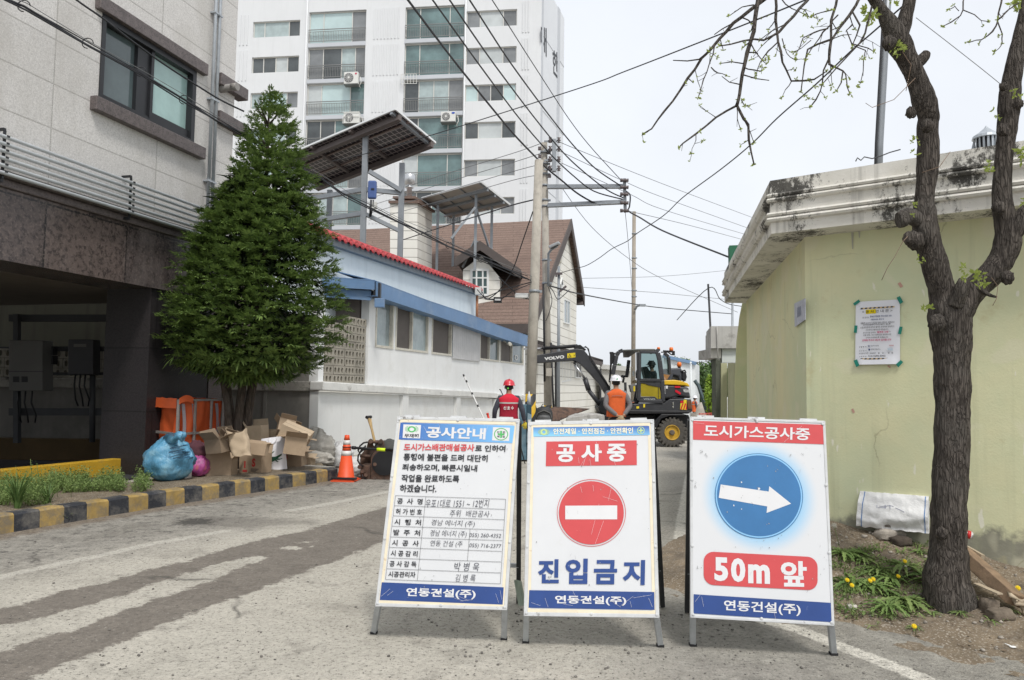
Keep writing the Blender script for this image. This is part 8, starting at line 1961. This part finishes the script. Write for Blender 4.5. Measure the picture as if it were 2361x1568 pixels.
for i in range(340):
 s,d=random.uniform(-.3,2.8),random.uniform(.05,1.6);p=mound_pt(s,d)+Z3*.006
 if p.z<.0:continue
 a=random.uniform(0,6.28);L=random.uniform(.015,.06);dv=V((math.cos(a),math.sin(a),random.uniform(-.1,.35)));mb.tube([p,p+dv*L*.5+V((0,0,.004)),p+dv*L],[.0018,.0015,.001],4)
for i in range(160):
 s,d=random.uniform(-.3,2.8),random.uniform(.05,1.5);p=mound_pt(s,d)+Z3*.008;a=random.uniform(0,6.28);x=V((math.cos(a),math.sin(a),random.uniform(-.2,.2)))*random.uniform(.008,.022);y=V((-x.y,x.x,random.uniform(-.01,.01)))*.5;ia=mb.verts([p-x,p+y,p+x,p-y]);mb.face(ia)
stuff(mb.build('leaf_litter',M('dry_litter',(0.17,0.125,0.085),.95,.5,20)),'dry twigs and dead leaf scraps strewn over the dirt mound')
def strip_pt(s,t):q=soil_pt(s,t);return q
mb=MB();random.seed(40)
def Z3p(x,y):return(x*.44084,576.2+y*.44084)
for i in range(2600):
 x,y=random.uniform(-260,780),0
 if x>250:y=random.uniform(1195,1275)-(x-250)*.02
 else:y=random.uniform(1215,1345)-x*.04
 u,v=Z3p(x,y);p=G(u,v,.15)
 dens=noise.noise(V((x*.008,y*.012,3)))
 if dens<-.30:continue
 if random.random()<.62:leafy(mb,p,random.uniform(.04,.20),14)
 else:tuft(mb,p,random.uniform(.06,.15),5,.8,.003)
stuff(mb.build('weeds',m_dl2),'low green weeds and grass filling the planting strip behind the striped kerb')
def blade_clump(px,h,n,lab,w=.008):
 p=G(*px,.15);t=thing('grass_clump',lab,'plant',p);mb=MB();tuft(mb,p,h,n,.75,w);mb.build('blades',leaf_mat('blade_'+str(px[0]),(0.04,0.095,0.025),(0.11,0.20,0.05),(0.17,0.26,0.08),.5,trl=.3),t)
random.seed(4);blade_clump((40,1172),.42,90,'tall green strap leaved grass clump at the left end of the planting strip',.009)
p=G(100,1130,.15);blade_clump((110,1160),.26,40,'shorter grass clump right of the tall strap leaved clump',.006)
for px,h,lab in(((145,1205),.13,'small weed growing from the foot of the striped kerb at the left'),((420,1152),.10,'small weed at the foot of the striped kerb in line with the blue bag')):
 p=G(*px,0.0);t=thing('weed',lab,'plant',p);mb=MB();random.seed(int(px[0]));leafy(mb,p,h,46)
 for k in range(6):a=random.uniform(0,6.28);mb.tube([p,p+V((math.cos(a)*.03,math.sin(a)*.03,h*.9))],.002,4)
 mb.build('leaves',m_dl2,t)
mb=MB();random.seed(8)
for u,v in((70,1058),(85,1068),(118,1075),(128,1085),(95,1080),(160,1082)):
 b0=G(u+4,1150,.15);tp3=P(u,v,b0.y);mb.tube([b0,b0.lerp(tp3,.6)+V((.01,0,0)),tp3],.003,4)
 for k in range(5):q=b0.lerp(tp3,.55+.1*k);leafy(mb,q-Z3*.03,.05,3)
stuff(mb.build('weed_stalks',m_dl2),'thin flowering weed stalks rising in front of the yellow upstand')
def tree(name,lab,c,w,h,mt,n,leaf,trunk_h,group=None,bark=m_ebark,seed=1):
 random.seed(seed);t=thing(name,lab,'tree',c,group);c=V(c);mb=MB();lobes=[(V((random.uniform(-.55,.55)*w,random.uniform(-.4,.4)*w,trunk_h+h*random.uniform(.15,.85))),random.uniform(.22,.4))for _ in range(9)]
 for i in range(n):
  o,r=random.choice(lobes);d=V((random.gauss(0,1),random.gauss(0,1),random.gauss(0,1))).normalized();p=c+o+V((d.x*r*w,d.y*r*w,d.z*r*h*.8))*random.uniform(.6,1.05)
  q=V((random.gauss(0,1),random.gauss(0,1),random.gauss(0,1))).normalized();s=q.cross(d);s=s.normalized()if s.length>.1 else V((1,0,0));L=leaf*random.uniform(.6,1.3);ia=mb.verts([p-q*L,p+s*L*.6,p+q*L,p-s*L*.6]);mb.face(ia)
 mb.build('crown',mt,t);mb=MB();mb.tube([c,c+Z3*(trunk_h+h*.6)],[.16,.05],8)
 for o,r in lobes:mb.tube([c+Z3*trunk_h,c+o],[.06,.02],5)
 mb.build('trunk',bark,t);return t
m_far=leaf_mat('far_leaf',(0.05,0.10,0.03),(0.16,0.25,0.09),None,.8,trl=.2);m_far2=leaf_mat('far_leaf_pale',(0.12,0.17,0.08),(0.26,0.33,0.17),None,.8,trl=.2);m_shr=leaf_mat('shrub_leaf',(0.13,0.24,0.03),(0.30,0.42,0.05),None,.6,trl=.3)
for k,(u,Y,top,wpx,mt,lab)in enumerate(((1625,75,838,42,m_far,'broad green tree far beyond the white shed'),(1580,85,855,36,m_far2,'pale green tree far behind the excavator hood'),(1660,62,868,30,m_far,'dark green tree far off beside the gate house'),(1540,95,836,40,m_far2,'pale tree far behind the cab of the excavator'),(1425,70,860,32,m_far,'green tree seen through the open cab'),(1395,90,870,34,m_far2,'pale tree seen left of the cab'),(1690,90,850,40,m_far2,'pale tree far off behind the gate house'))):
 c=P(u,905,Y);gz=GZ(Y)if Y<60 else GZ(60);tp4=P(u,top,Y);h=tp4.z-gz;tree('tree',lab,(c.x,Y,gz),wpx*Y/F,h*1.05,mt,3400,.16*Y/75,h*.15,'trees far beyond the street',seed=50+k)
c=P(1640,900,28);tree('shrub','bright yellow green shrub beside the gate house pillar',(c.x,28,GZ(28)),.42,2.2,m_shr,3400,.06,.1,seed=91)
# THINGS ON THE MOUND
sk_=thing('sack','white woven sack with thin blue lines leaning at the foot of the green wall','sack',gp(2060,1200,.15))
sc_=[gp(*Z6(368,408),.02),gp(*Z6(792,440),.02),gp(*Z6(790,668),.10),gp(*Z6(346,622),.10)]
mb=MB()
def sk(s,t,o=0.0):
 p=(sc_[0].lerp(sc_[1],s)).lerp(sc_[3].lerp(sc_[2],s),t);bulge=.04*math.sin(math.pi*t)+.016*noise.noise(V((s*4,t*5,2)))+.004*noise.noise(V((s*20,t*13,7)))+.010*math.sin(t*9+s*4)*t
 return p+WN*(bulge+o)+Z3*.010*noise.noise(V((s*12,t*3,5)))
mb.grid(lambda s,t:sk(s,t),44,26);mb.grid(lambda s,t:(sc_[0].lerp(sc_[1],s)).lerp(sc_[3].lerp(sc_[2],s),t)-WN*.03,2,2)
mb.grid(lambda s,t:sk(s,0).lerp((sc_[0].lerp(sc_[1],s))-WN*.03,t),20,1);mb.grid(lambda s,t:sk(s,1).lerp((sc_[3].lerp(sc_[2],s))-WN*.03,t),20,1);mb.grid(lambda s,t:sk(0,s).lerp((sc_[0].lerp(sc_[3],s))-WN*.03,t),14,1)
m_skw=M('woven_white',(0.70,0.70,0.70),.6,.06,10,.35,70,dirt=(0.52,0.50,0.46),dscale=5,da=.58,db=.78);sbod=mb.build('sack_body',m_skw,sk_)
for s0 in(.075,.955):
 mb=MB();mb.grid(lambda a,t:sk(s0+(a-.5)*.011,t,.003),2,26);mb.build('blue_line',M('blue_line',(0.05,0.17,0.42),.6,.05),sbod)
mb=MB()
for a,b_,c_,d__ in((.32,.36,.52,.33),(.30,.40,.42,.39),(.47,.33,.48,.44),(.28,.33,.29,.4),(.40,.30,.41,.42),(.55,.37,.68,.45)):
 mb.tube([sk(a+(c_-a)*k/4,b_+(d__-b_)*k/4,.004)for k in range(5)],.0014,4)
mb.build('scribble',M('blue_ink',(0.14,0.16,0.30),.8,.1),sbod)
def rock(name,lab,px,sz,mt,seed,lift=.6,sq=.55):
 c=on_mound(*px);t=thing(name,lab,'stone',c);mb=MB();a=seed*1.3;mb.blob(c+Z3*sz[2]*lift,sz,16,10,.32,2.2,seed,(V((math.cos(.15),math.sin(.15),0)),V((-math.sin(.15),math.cos(.15),0)),Z3),sq);mb.build('stone',mt,t);return c
m_stA=M('stone_pale',(0.40,0.36,0.31),.95,.2,12,.8,40,dirt=(0.22,0.19,0.16),dscale=9);m_stB=M('stone_dark',(0.20,0.18,0.16),.95,.25,14,.8,40,dirt=(0.36,0.34,0.31),dscale=12,da=.6,db=.75)
cA=rock('stone','pale rough concrete lump lying at the front of the white sack',Z6(555,690),(.125,.06,.045),m_stA,3)
cB=thing('stone','dark squarish stone resting on the pale concrete lump','stone',cA+Z3*.085);mb=MB();mb.blob(cA+V((.025,.0,.118)),(.082,.05,.04),16,10,.22,2.4,8,None,.5);mb.build('stone',m_stB,cB)
rock('stone','dark clod of earth between the pale lump and the tree',Z6(620,730),(.085,.06,.035),M('clod',(0.075,0.06,0.048),.97,.3,12,.8,30),6)
rock('stone','small whitish stone by the left bottom corner of the sack',Z6(395,690),(.022,.02,.012),m_stA,12);rock('stone','white rounded stone at the front left of the dandelions',Z6(318,1130),(.032,.026,.018),M('stone_white',(0.55,0.52,0.47),.9,.1),15);rock('stone','pale flat stone among the dandelion leaves above the flower',Z6(652,885),(.03,.024,.016),MATS['stone_white'],19)
rock('stone','rough brown stone at the lower right of the bank under the plank',Z6(1160,1140),(.05,.05,.05),M('stone_brown',(0.16,0.13,0.10),.95,.35,14,.9,30),23);rock('stone','long brown clod below the plank at the right edge',Z6(1230,1185),(.085,.05,.035),MATS['stone_brown'],27)
can=thing('drink_can','red and white drink can lying between the tree trunk and the wall','can',gp(*Z6(1048,680),.25));c0_=gp(*Z6(1020,672),.26);c1_=gp(*Z6(1056,680),.24)
ax_=(c1_-c0_).normalized();ax_=(ax_-WN*-.25).normalized();x_=ax_.cross(Z3).normalized();y_=ax_.cross(x_);L_=.10
mb=MB();mb.lathe(c1_-ax_*L_,[(.024,0),(.030,.008),(.030,L_-.012),(.026,L_)],20,(x_,y_,ax_));cb2=mb.build('can_body',M('can_white',(0.66,0.65,0.63),.35,.05,metal=.2),can)
mb=MB();mb.lathe(c1_-ax_*.035,[(.0305,0),(.0305,.024)],20,(x_,y_,ax_));mb.build('red_band',M('can_red',(0.55,0.03,0.03),.35,.05),can);mb=MB();mb.lathe(c1_,[(.027,-.002),(.026,.003),(.021,.001)],20,(x_,y_,ax_));mb.build('lid',M('can_lid',(0.6,0.6,0.6),.3,.05,metal=.8),can)
pk2=thing('plank','weathered brown timber sloping from behind the trunk to the right edge','plank',on_mound(*Z6(1200,960)))
m_wood=M('old_wood',(0.24,0.165,0.105),.9,.3,6,.5,30,stretch=(1,1,1),dirt=(0.10,0.07,0.05),dscale=4)
q0,q1=P(*Z6(985,770),5.35),P(*Z6(1330,1080),4.85);mb=MB();mb.bar(q0,q1,.085,.13,WN);mb.build('timber',m_wood,pk2,bevel=.006)
mb=MB();mb.bar(P(*Z6(1020,762),5.4),P(*Z6(1120,820),5.25),.05,.03,WN);mb.build('splinter',M('pale_wood',(0.40,0.33,0.24),.9,.2,8),pk2);mb=MB();mb.bar(P(*Z6(1080,975),5.0),P(*Z6(1230,1040),4.8),.04,.008);mb.build('splinter',M('pale_wood',(0.40,0.33,0.24),.9,.2,8),pk2)
rt_=thing('root_stump','pale broken root ends at the lower end of the timber by the right edge','root',on_mound(*Z6(1340,1090)));mb=MB();random.seed(3)
for k in range(7):c=P(*Z6(1290+k*14,1040+k*14),4.85);mb.tube([c,c+V((random.uniform(-.03,.05),-.02,random.uniform(-.04,.03))),c+V((random.uniform(.0,.09),-.04,random.uniform(-.07,.0)))],[.02,.016,.006],7)
mb.build('root',MATS['pale_wood'],rt_)
spn=thing('plastic_spoon','small white plastic spoon lying on the dirt near the right edge','spoon',on_mound(*Z6(1300,1375)));c=on_mound(*Z6(1308,1372))+Z3*.008;e=on_mound(*Z6(1258,1358))+Z3*.014;mb=MB();mb.blob(c,(.020,.014,.005),14,8);mb.tube([c+(e-c)*.25,e],[.004,.0028],6);mb.build('spoon',M('spoon_white',(0.75,0.75,0.73),.3,.02),spn)
yf=thing('dandelion','single dandelion flower at the extreme right edge against the grey foot of the wall','plant',on_mound(2352,1380),'dandelions on the dirt mound');flower(yf,on_mound(2352,1380),.07,55,.02);mb=MB();rosette(mb,on_mound(2352,1380),.08,8,501,.8);mb.build('leaves',m_dl,yf)
# POLES AND OVERHEAD CABLES
m_pole=M('pole_concrete',(0.40,0.37,0.32),.9,.12,3,.25,25,dirt=(0.25,0.23,0.2),dscale=4,da=.5,db=.75,streak=(0.26,0.24,0.21))
m_pole2=M('pole_brown',(0.30,0.265,0.22),.9,.12,3)
m_cab=M('cable_black',(0.022,0.023,0.027),.6,.1);m_cabg2=M('cable_grey',(0.16,0.165,0.17),.6,.1);m_ins=M('insulator',(0.10,0.08,0.08),.3,.2);m_arm=M('arm_steel',(0.27,0.29,0.31),.5,.12,5,metal=.3)
m,nt,b=_nodes('hazard_wrap');g=N(nt,'ShaderNodeNewGeometry');d=N(nt,'ShaderNodeVectorMath',operation='DOT_PRODUCT');d.inputs[1].default_value=(1.6,.5,-1.25);nt.links.new(g.outputs['Position'],d.inputs[0])
k=math_(nt,'LESS_THAN',math_(nt,'FRACT',math_(nt,'MULTIPLY',d.outputs['Value'],1.55)),.5);nt.links.new(mixc(nt,k,(0.022,0.022,0.024),(0.60,0.37,0.015)),b.inputs['Base Color']);b.inputs['Roughness'].default_value=.6;m_haz=m
def pole(name,lab,u0,v0,u1,Y,hw,mt,wrap=None,bands=(),vb=None):
 top=P(u0,v0,Y);bz_=GZ(Y);q=P(u1,vb or 940,Y);k=(bz_-top.z)/(q.z-top.z);bot=top.lerp(q,k);r=hw*Y/F
 t=thing(name,lab,'pole',bot);mb=MB();mb.tube([bot,top],[r*1.12,r*.86],18);mb.build('shaft',mt,t)
 at=lambda v:top.lerp(bot,(top.z-P(u0,v,Y).z)/(top.z-bot.z))
 if wrap:mb=MB();mb.tube([at(wrap[0]),bot.lerp(top,.01)],[r*1.06,r*1.16],18);mb.build('hazard_wrap',m_haz,t)
 for v in bands:c=at(v);mb=MB();mb.tube([c-Z3*.03,c+Z3*.03],r*1.1,18);mb.box(c+X3*r*1.2,(r*.7,.05,.06));mb.build('band',m_arm,t)
 return t,at,r
t1,a1,r1=pole('utility_pole','short weathered concrete pole with a hazard wrap, nearest the white house',1242,370,1222,16.8,11.5,m_pole,(898,0),(672,))
t2,a2,r2=pole('utility_pole','tall concrete pole with two crossarms and a street lamp just right of the short pole',1254,330,1263,24,8.6,m_pole,(902,0),(352,378,402,428,462,476,600,653))
t3,a3,r3=pole('utility_pole','brownish plain concrete pole rising behind the excavator cab',1461.5,488,1459,40,4.8,m_pole2,None,(539,595,619,670,684))
t4,a4,r4=pole('steel_pole','thin grey steel pole against the cream gable wall',1288,614,1287,27,3.6,m_arm,None,(631,665))
pole('steel_pole','dark slim pole over the gate house roof',1632,655,1637,35,2.6,m_bk,None,(),750);pole('steel_pole','grey slim pole at the right over the gate house roof',1688,697,1688,38,2.8,m_arm,None,(),750);pole('steel_pole','thin white pole in front of the white shed',1592,834,1592,46,2.4,MATS['shed_white'],None,())
mb=MB();mb.tube([P(1226,560,16.75),P(1226,880,16.75)],.012,6);mb.build('conduit',m_pole,t1)
for q in([P(1252,655,23.8),P(1254,760,23.8),P(1255,880,23.8)],[P(1270,790,23.8),P(1274,900,23.8),P(1277,960,23.8)]):mb=MB();mb.tube(q,.035,7);mb.build('cable_duct',m_bk,t2)
mb=MB();mb.box(P(1265,858,23.72),(.18,.02,.26));mb.build('sticker',m_pole,t2)
for v0,v1 in((431,430),(474,466)):
 mb=MB();mb.bar(P(1262,v0,23.85),P(1438,v1,23.4),.13,.13);mb.bar(P(1262,v0+2,23.75),P(1438,v1+2,23.3),.05,.03);mb.build('crossarm',m_arm,t2)
mb=MB();mb.bar(P(1439,412,23.4),P(1441,490,23.4),.09,.09);e_arm=mb.build('end_bracket',m_arm,t2)
for v in(416,432,448,468,486):
 mb=MB();c=P(1441,v,23.3);mb.lathe(c-X3*.16,[(.06,0),(.06,.07),(.035,.1),(.06,.13),(.05,.2),(.06,.26)],10,(Y3,Z3,X3));mb.build('insulator',m_ins,t2)
mb=MB();mb.bar(P(1277,322,23.8),P(1277,396,23.8),.17,.12);mb.build('upright_bracket',m_arm,t2)
for v in(326,346,370,391):
 mb=MB();mb.bar(P(1254,v,23.8),P(1284,v,23.8),.05,.05);mb.build('bracket_arm',m_arm,t2)
 for u in(1268,1288):c=P(u,v-2,23.75);mb=MB();mb.lathe(c,[(.06,-.07),(.03,-.04),(.07,0),(.03,.04),(.06,.09)],10);mb.build('insulator',m_ins,t2)
for k in range(8):v=345+k*9;c=a2(v);mb=MB();mb.box(c+X3*(r2*(1.3 if k%2 else-1.3))-Y3*.1,(.10,.1,.10));mb.build('clamp',m_ins,t2)
sl2=thing('street_lamp','grey street lamp head on a bent arm fixed to the tall pole','street lamp',P(1262,600,23.7))
mb=MB();mb.tube([P(1264,660,23.7),P(1264,600,23.7),P(1264,585,23.65),P(1272,574,23.6),P(1284,568,23.5)],.04,8);mb.build('arm',m_arm,sl2);mb=MB();a_,b_=P(1266,571,23.5),P(1290,560,23.4);mb.bar(a_,b_,.2,.10);lh=mb.build('lamp_head',M('lamp_grey',(0.33,0.34,0.35),.5,.05),sl2,bevel=.03);mb=MB();mb.bar(a_.lerp(b_,.2)-Z3*.055,a_.lerp(b_,.85)-Z3*.055,.14,.02);mb.build('lens',m_bk,lh)
mb=MB();c=P(1459,700,40);mb.tube([P(1463,715,39.8),P(1468,706,39.7),P(1476,704,39.6)],.06,6);mb.box(P(1480,704,39.6),(.35,.2,.12));mb.build('lamp',m_arm,t3)
mb=MB()
for u0,v0,u1,v1 in((1280,631,1296,631),(1280,636,1284,636),(1290,672,1305,660)):mb.bar(P(u0,v0,26.9),P(u1,v1,26.9),.08,.08)
mb.build('bracket',m_ins,t4)
random.seed(61)
def cable(lab,pts,r=.012,mt=None,sub=6,name='cable',grp=None):
 st_=[P(u,v,Y)for u,v,Y in pts];n=len(st_);C=[]
 for i in range(n-1):
  p0,p1,p2,p3=[st_[max(0,min(n-1,i+k))]for k in(-1,0,1,2)]
  for k in range(sub):t=k/sub;C.append((p1*2+(p2-p0)*t+(p0*2-p1*5+p2*4-p3)*t*t+(p1*3-p0-p2*3+p3)*t**3)*.5)
 C.append(st_[-1]);mb=MB();mb.tube(C,[r*min(1.15,.45+q_.y/32)for q_ in C],6);o=mb.build(name,mt or m_cab);tag(o,lab,'cable',grp);return o
bund=[(-60,-40,7.9),(0,-7,8.2),(55,16.5,8.5),(202,103,9.6),(323,169,10.5),(422.5,231,11.2),(503,279,11.7),(544,301,12),(640,358,12.8),(737,410,13.4),(792,448,14),(846,475,14.5),(922,513,15),(966,534,15.3),(1035,567,15.8),(1110,598,16.2),(1179,628,16.5),(1220,643,16.7)]
bc=thing('cable_bundle','thick bundle of black cables sagging past the stone building window to the short pole','cable',P(323,169,10.5))
for du,dv,r,mt in((0,0,.015,m_cab),(3,5,.011,m_cab),(-2,-5,.008,m_cab),(6,-7,.005,m_cabg2)):
 q=[P(u+du+1.5*math.sin(i*1.7+dv),v+dv+2*math.sin(i*2.3+du),Y)for i,(u,v,Y)in enumerate(bund)];mb=MB();mb.tube(q,r,7);mb.build('cable',mt,bc)
for u,v,Y in((55,14,8.5),(202,100,9.6),(325,166,10.5),(424,230,11.2),(1035,566,15.8),(1110,598,16.2)):
 c=P(u,v,Y-.02);mb=MB();mb.tube([c+V((.075*math.cos(a*.5236),0,.07*math.sin(a*.5236)))for a in range(10)],.007,5);mb.build('hanger_loop',m_cab,bc)
cable('single black cable above the bundle crossing the stone building window',[(60,-90,8),(176,0,9),(239,44,9.6),(305,95.5,10.1),(382,151,10.7),(455,198,11.2),(509,231,11.6),(562,257,12)],.017)
cb1=[('thick black cable running down to the middle of the crossarms, lowest of the overhead set',[(880,-80,9),(940,0,10),(1065,164,14),(1181,306,19),(1240,368,22),(1262,390,23),(1293,415,23.3),(1328,444,23.4),(1363,465,23.5),(1384,473,23.5)],.024),('black overhead cable second from the left crossing the right balcony bay',[(945,-70,9),(997,0,10),(1110,157,14),(1200,277,19),(1269,356,22),(1322,406,23),(1369,441,23.3),(1436,460,23.4)],.018),('black overhead cable third from the left crossing the tower windows',[(985,-70,9),(1036,0,10),(1140,150,14),(1236,277,19),(1299,353,22),(1346,397,23),(1399,438,23.3),(1436,456,23.4)],.018),('black overhead cable fourth from the left passing the tower corner',[(1030,-70,9),(1082,0,10),(1180,150,14),(1274,277,19),(1328,343,22),(1375,391,23),(1436,432,23.4)],.018),('thin overhead cable furthest right of the set ending at the crossarm end',[(1080,-70,9),(1134,0,10),(1230,150,14),(1313,277,19),(1363,341,22),(1428,412,23.4)],.011)]
for l,p_,r in cb1:cable(l,p_,r)
cable('thin black cable slanting across the sky from the upper right to the solar array',[(1960,-45,5.6),(1857,0,6.2),(1658,80,8),(1440,165,11),(1325,207,13.5),(997,311,19),(853,352,22),(765,372,24)],.011)
for k,(v0,v1,du)in enumerate(((354,332,1244),(375,354,1246),(396,379,1246),(416,403,1246))):
 cable(('topmost','second','third','lowest')[k]+' of the four faint wires from the tall pole across the tower',[(1181-330,v0+104-k*4,33),(1181-150,v0+46-k,29),(1181,v0,26),(du,v1,24)],.010,m_cabg2)
cable('dark service cable from the short pole down to the roof with the small solar array',[(920,556,31),(1030,520,26),(1120,492,21),(1181,473,18),(1229,461,16.9)],.016);cable('slack cable dropping from the short pole past the dormer',[(1228,488,16.7),(1205,555,17.5),(1181,623,18.5),(1150,670,19),(1125,690,19.5)],.014)
for k,p_ in enumerate(([(1288,325,23.8),(1321,341,24),(1527,424,30),(1740,504,38)],[(1293,350,23.8),(1440,419,27),(1527,455,30),(1729,528,38)],[(1294,376,23.8),(1452,448,27),(1527,483,30),(1719,541,38)],[(1441,486,23.4),(1467,491,25),(1590,520,30),(1713,553,38)])):cable(('highest','second','third','lowest')[k]+' of the four faint wires running from the tall pole to the right sky',p_,.009,m_cabg2)
cable('thick black cable from the crossarm end sloping down to the green building',[(1441,440,23.4),(1452,450,23.3),(1451,475,23.4),(1449,487,23.4),(1475,502,21),(1527,532,17),(1690,597,11.6)],.020)
cable('kinked black cable climbing from the gable to the upper right behind the tree',[(1293,629,30),(1328,619,28),(1352,612,27),(1381,595,26),(1410,574,25),(1446,556,24),(1467,539,22),(1527,499,18),(1573,456,15),(1658,393,11),(1729,335,9),(1791,273,8),(1880,195,7),(1958,121,6.4),(2017,70,6),(2120,-20,5.5)],.011)
cable('faint thin wire sagging from the tall pole far down to the right',[(1290,426,24),(1363,523,28),(1446,594,32),(1527,643,35),(1700,720,40)],.010,m_cabg2)
cable('black cable crossing low from the tall pole past the far brownish pole',[(1266,659,23.8),(1300,668,25),(1337,678,28),(1455,700,38),(1527,710,42),(1690,724,46)],.022);cable('faint level wire across the sky below the kinked cable',[(1331,642,43),(1527,637,48),(1690,622,50)],.012,m_cabg2);cable('pale double wire low in the sky right of the gable',[(1337,662,43),(1460,671,45),(1527,676,47),(1690,692,50)],.013,m_cabg2)
cable('thin wire seen between the two trunks at the upper right',[(2111,41,7),(2200,110,7),(2297,187,7.2),(2420,290,7.4)],.005,m_cabg2);cable('thin drooping wire from the crossarm end straight down by the far pole',[(1441,490,23.4),(1446,540,26),(1452,610,30),(1458,690,39.6)],.008,m_cabg2)
cable('wire strung above the gate house between the two slim poles',[(1560,738,40),(1633,664,35),(1660,690,36),(1688,703,38),(1760,712,40)],.018);cable('distant level wire above the excavator hood',[(1540,842,70),(1592,838,46),(1640,832,46)],.014,m_cabg2)
jb=thing('cable_joint_box','white cable joint box hanging on the low wires beside the short pole','joint box',P(1203,683,16.9));mb=MB();mb.box(P(1203,682,16.9),(.33,.12,.11));mb.build('case',m_lw,jb,bevel=.02);mb=MB();mb.tube([P(1150,640,16.4),P(1185,672,16.8),P(1190,682,16.9)],.012,6);mb.tube([P(1216,682,16.9),P(1228,680,16.8)],.012,6);mb.build('cable',m_cab,jb)
jb2=thing('cable_joint_box','small black cable joint box hanging below the dormer','joint box',P(1147,692,16.9));mb=MB();mb.box(P(1147,692,16.9),(.19,.12,.13));mb.build('case',m_bk,jb2,bevel=.01);mb=MB();mb.box(P(1147,691,16.83),(.13,.01,.04));mb.build('label',m_lw,jb2);mb=MB();mb.tube([P(1156,690,16.9),P(1180,672,16.8),P(1222,655,16.7)],.010,6);mb.tube([P(1110,670,16.5),P(1118,690,16.7),P(1138,692,16.9)],.010,6);mb.build('cable',m_cab,jb2)
for k,p_ in enumerate(([(1105,688,19),(1130,681,18),(1160,668,17.5),(1190,660,17),(1225,650,16.7)],[(1100,668,19),(1125,690,18.4),(1170,684,17.5),(1222,690,16.8)],[(1262,655,23.7),(1275,672,23.7),(1285,690,23.7),(1300,680,24),(1312,668,25)],[(1262,658,23.7),(1272,690,23.7),(1266,720,23.7),(1258,740,23.7)])):cable(('tangled cable from the far eaves corner to the short pole','lower slack cable from the copper downpipe to the short pole','looping black cable end between the tall pole and the gable','short hanging cable loop on the tall pole below its lamp')[k],p_,.012)
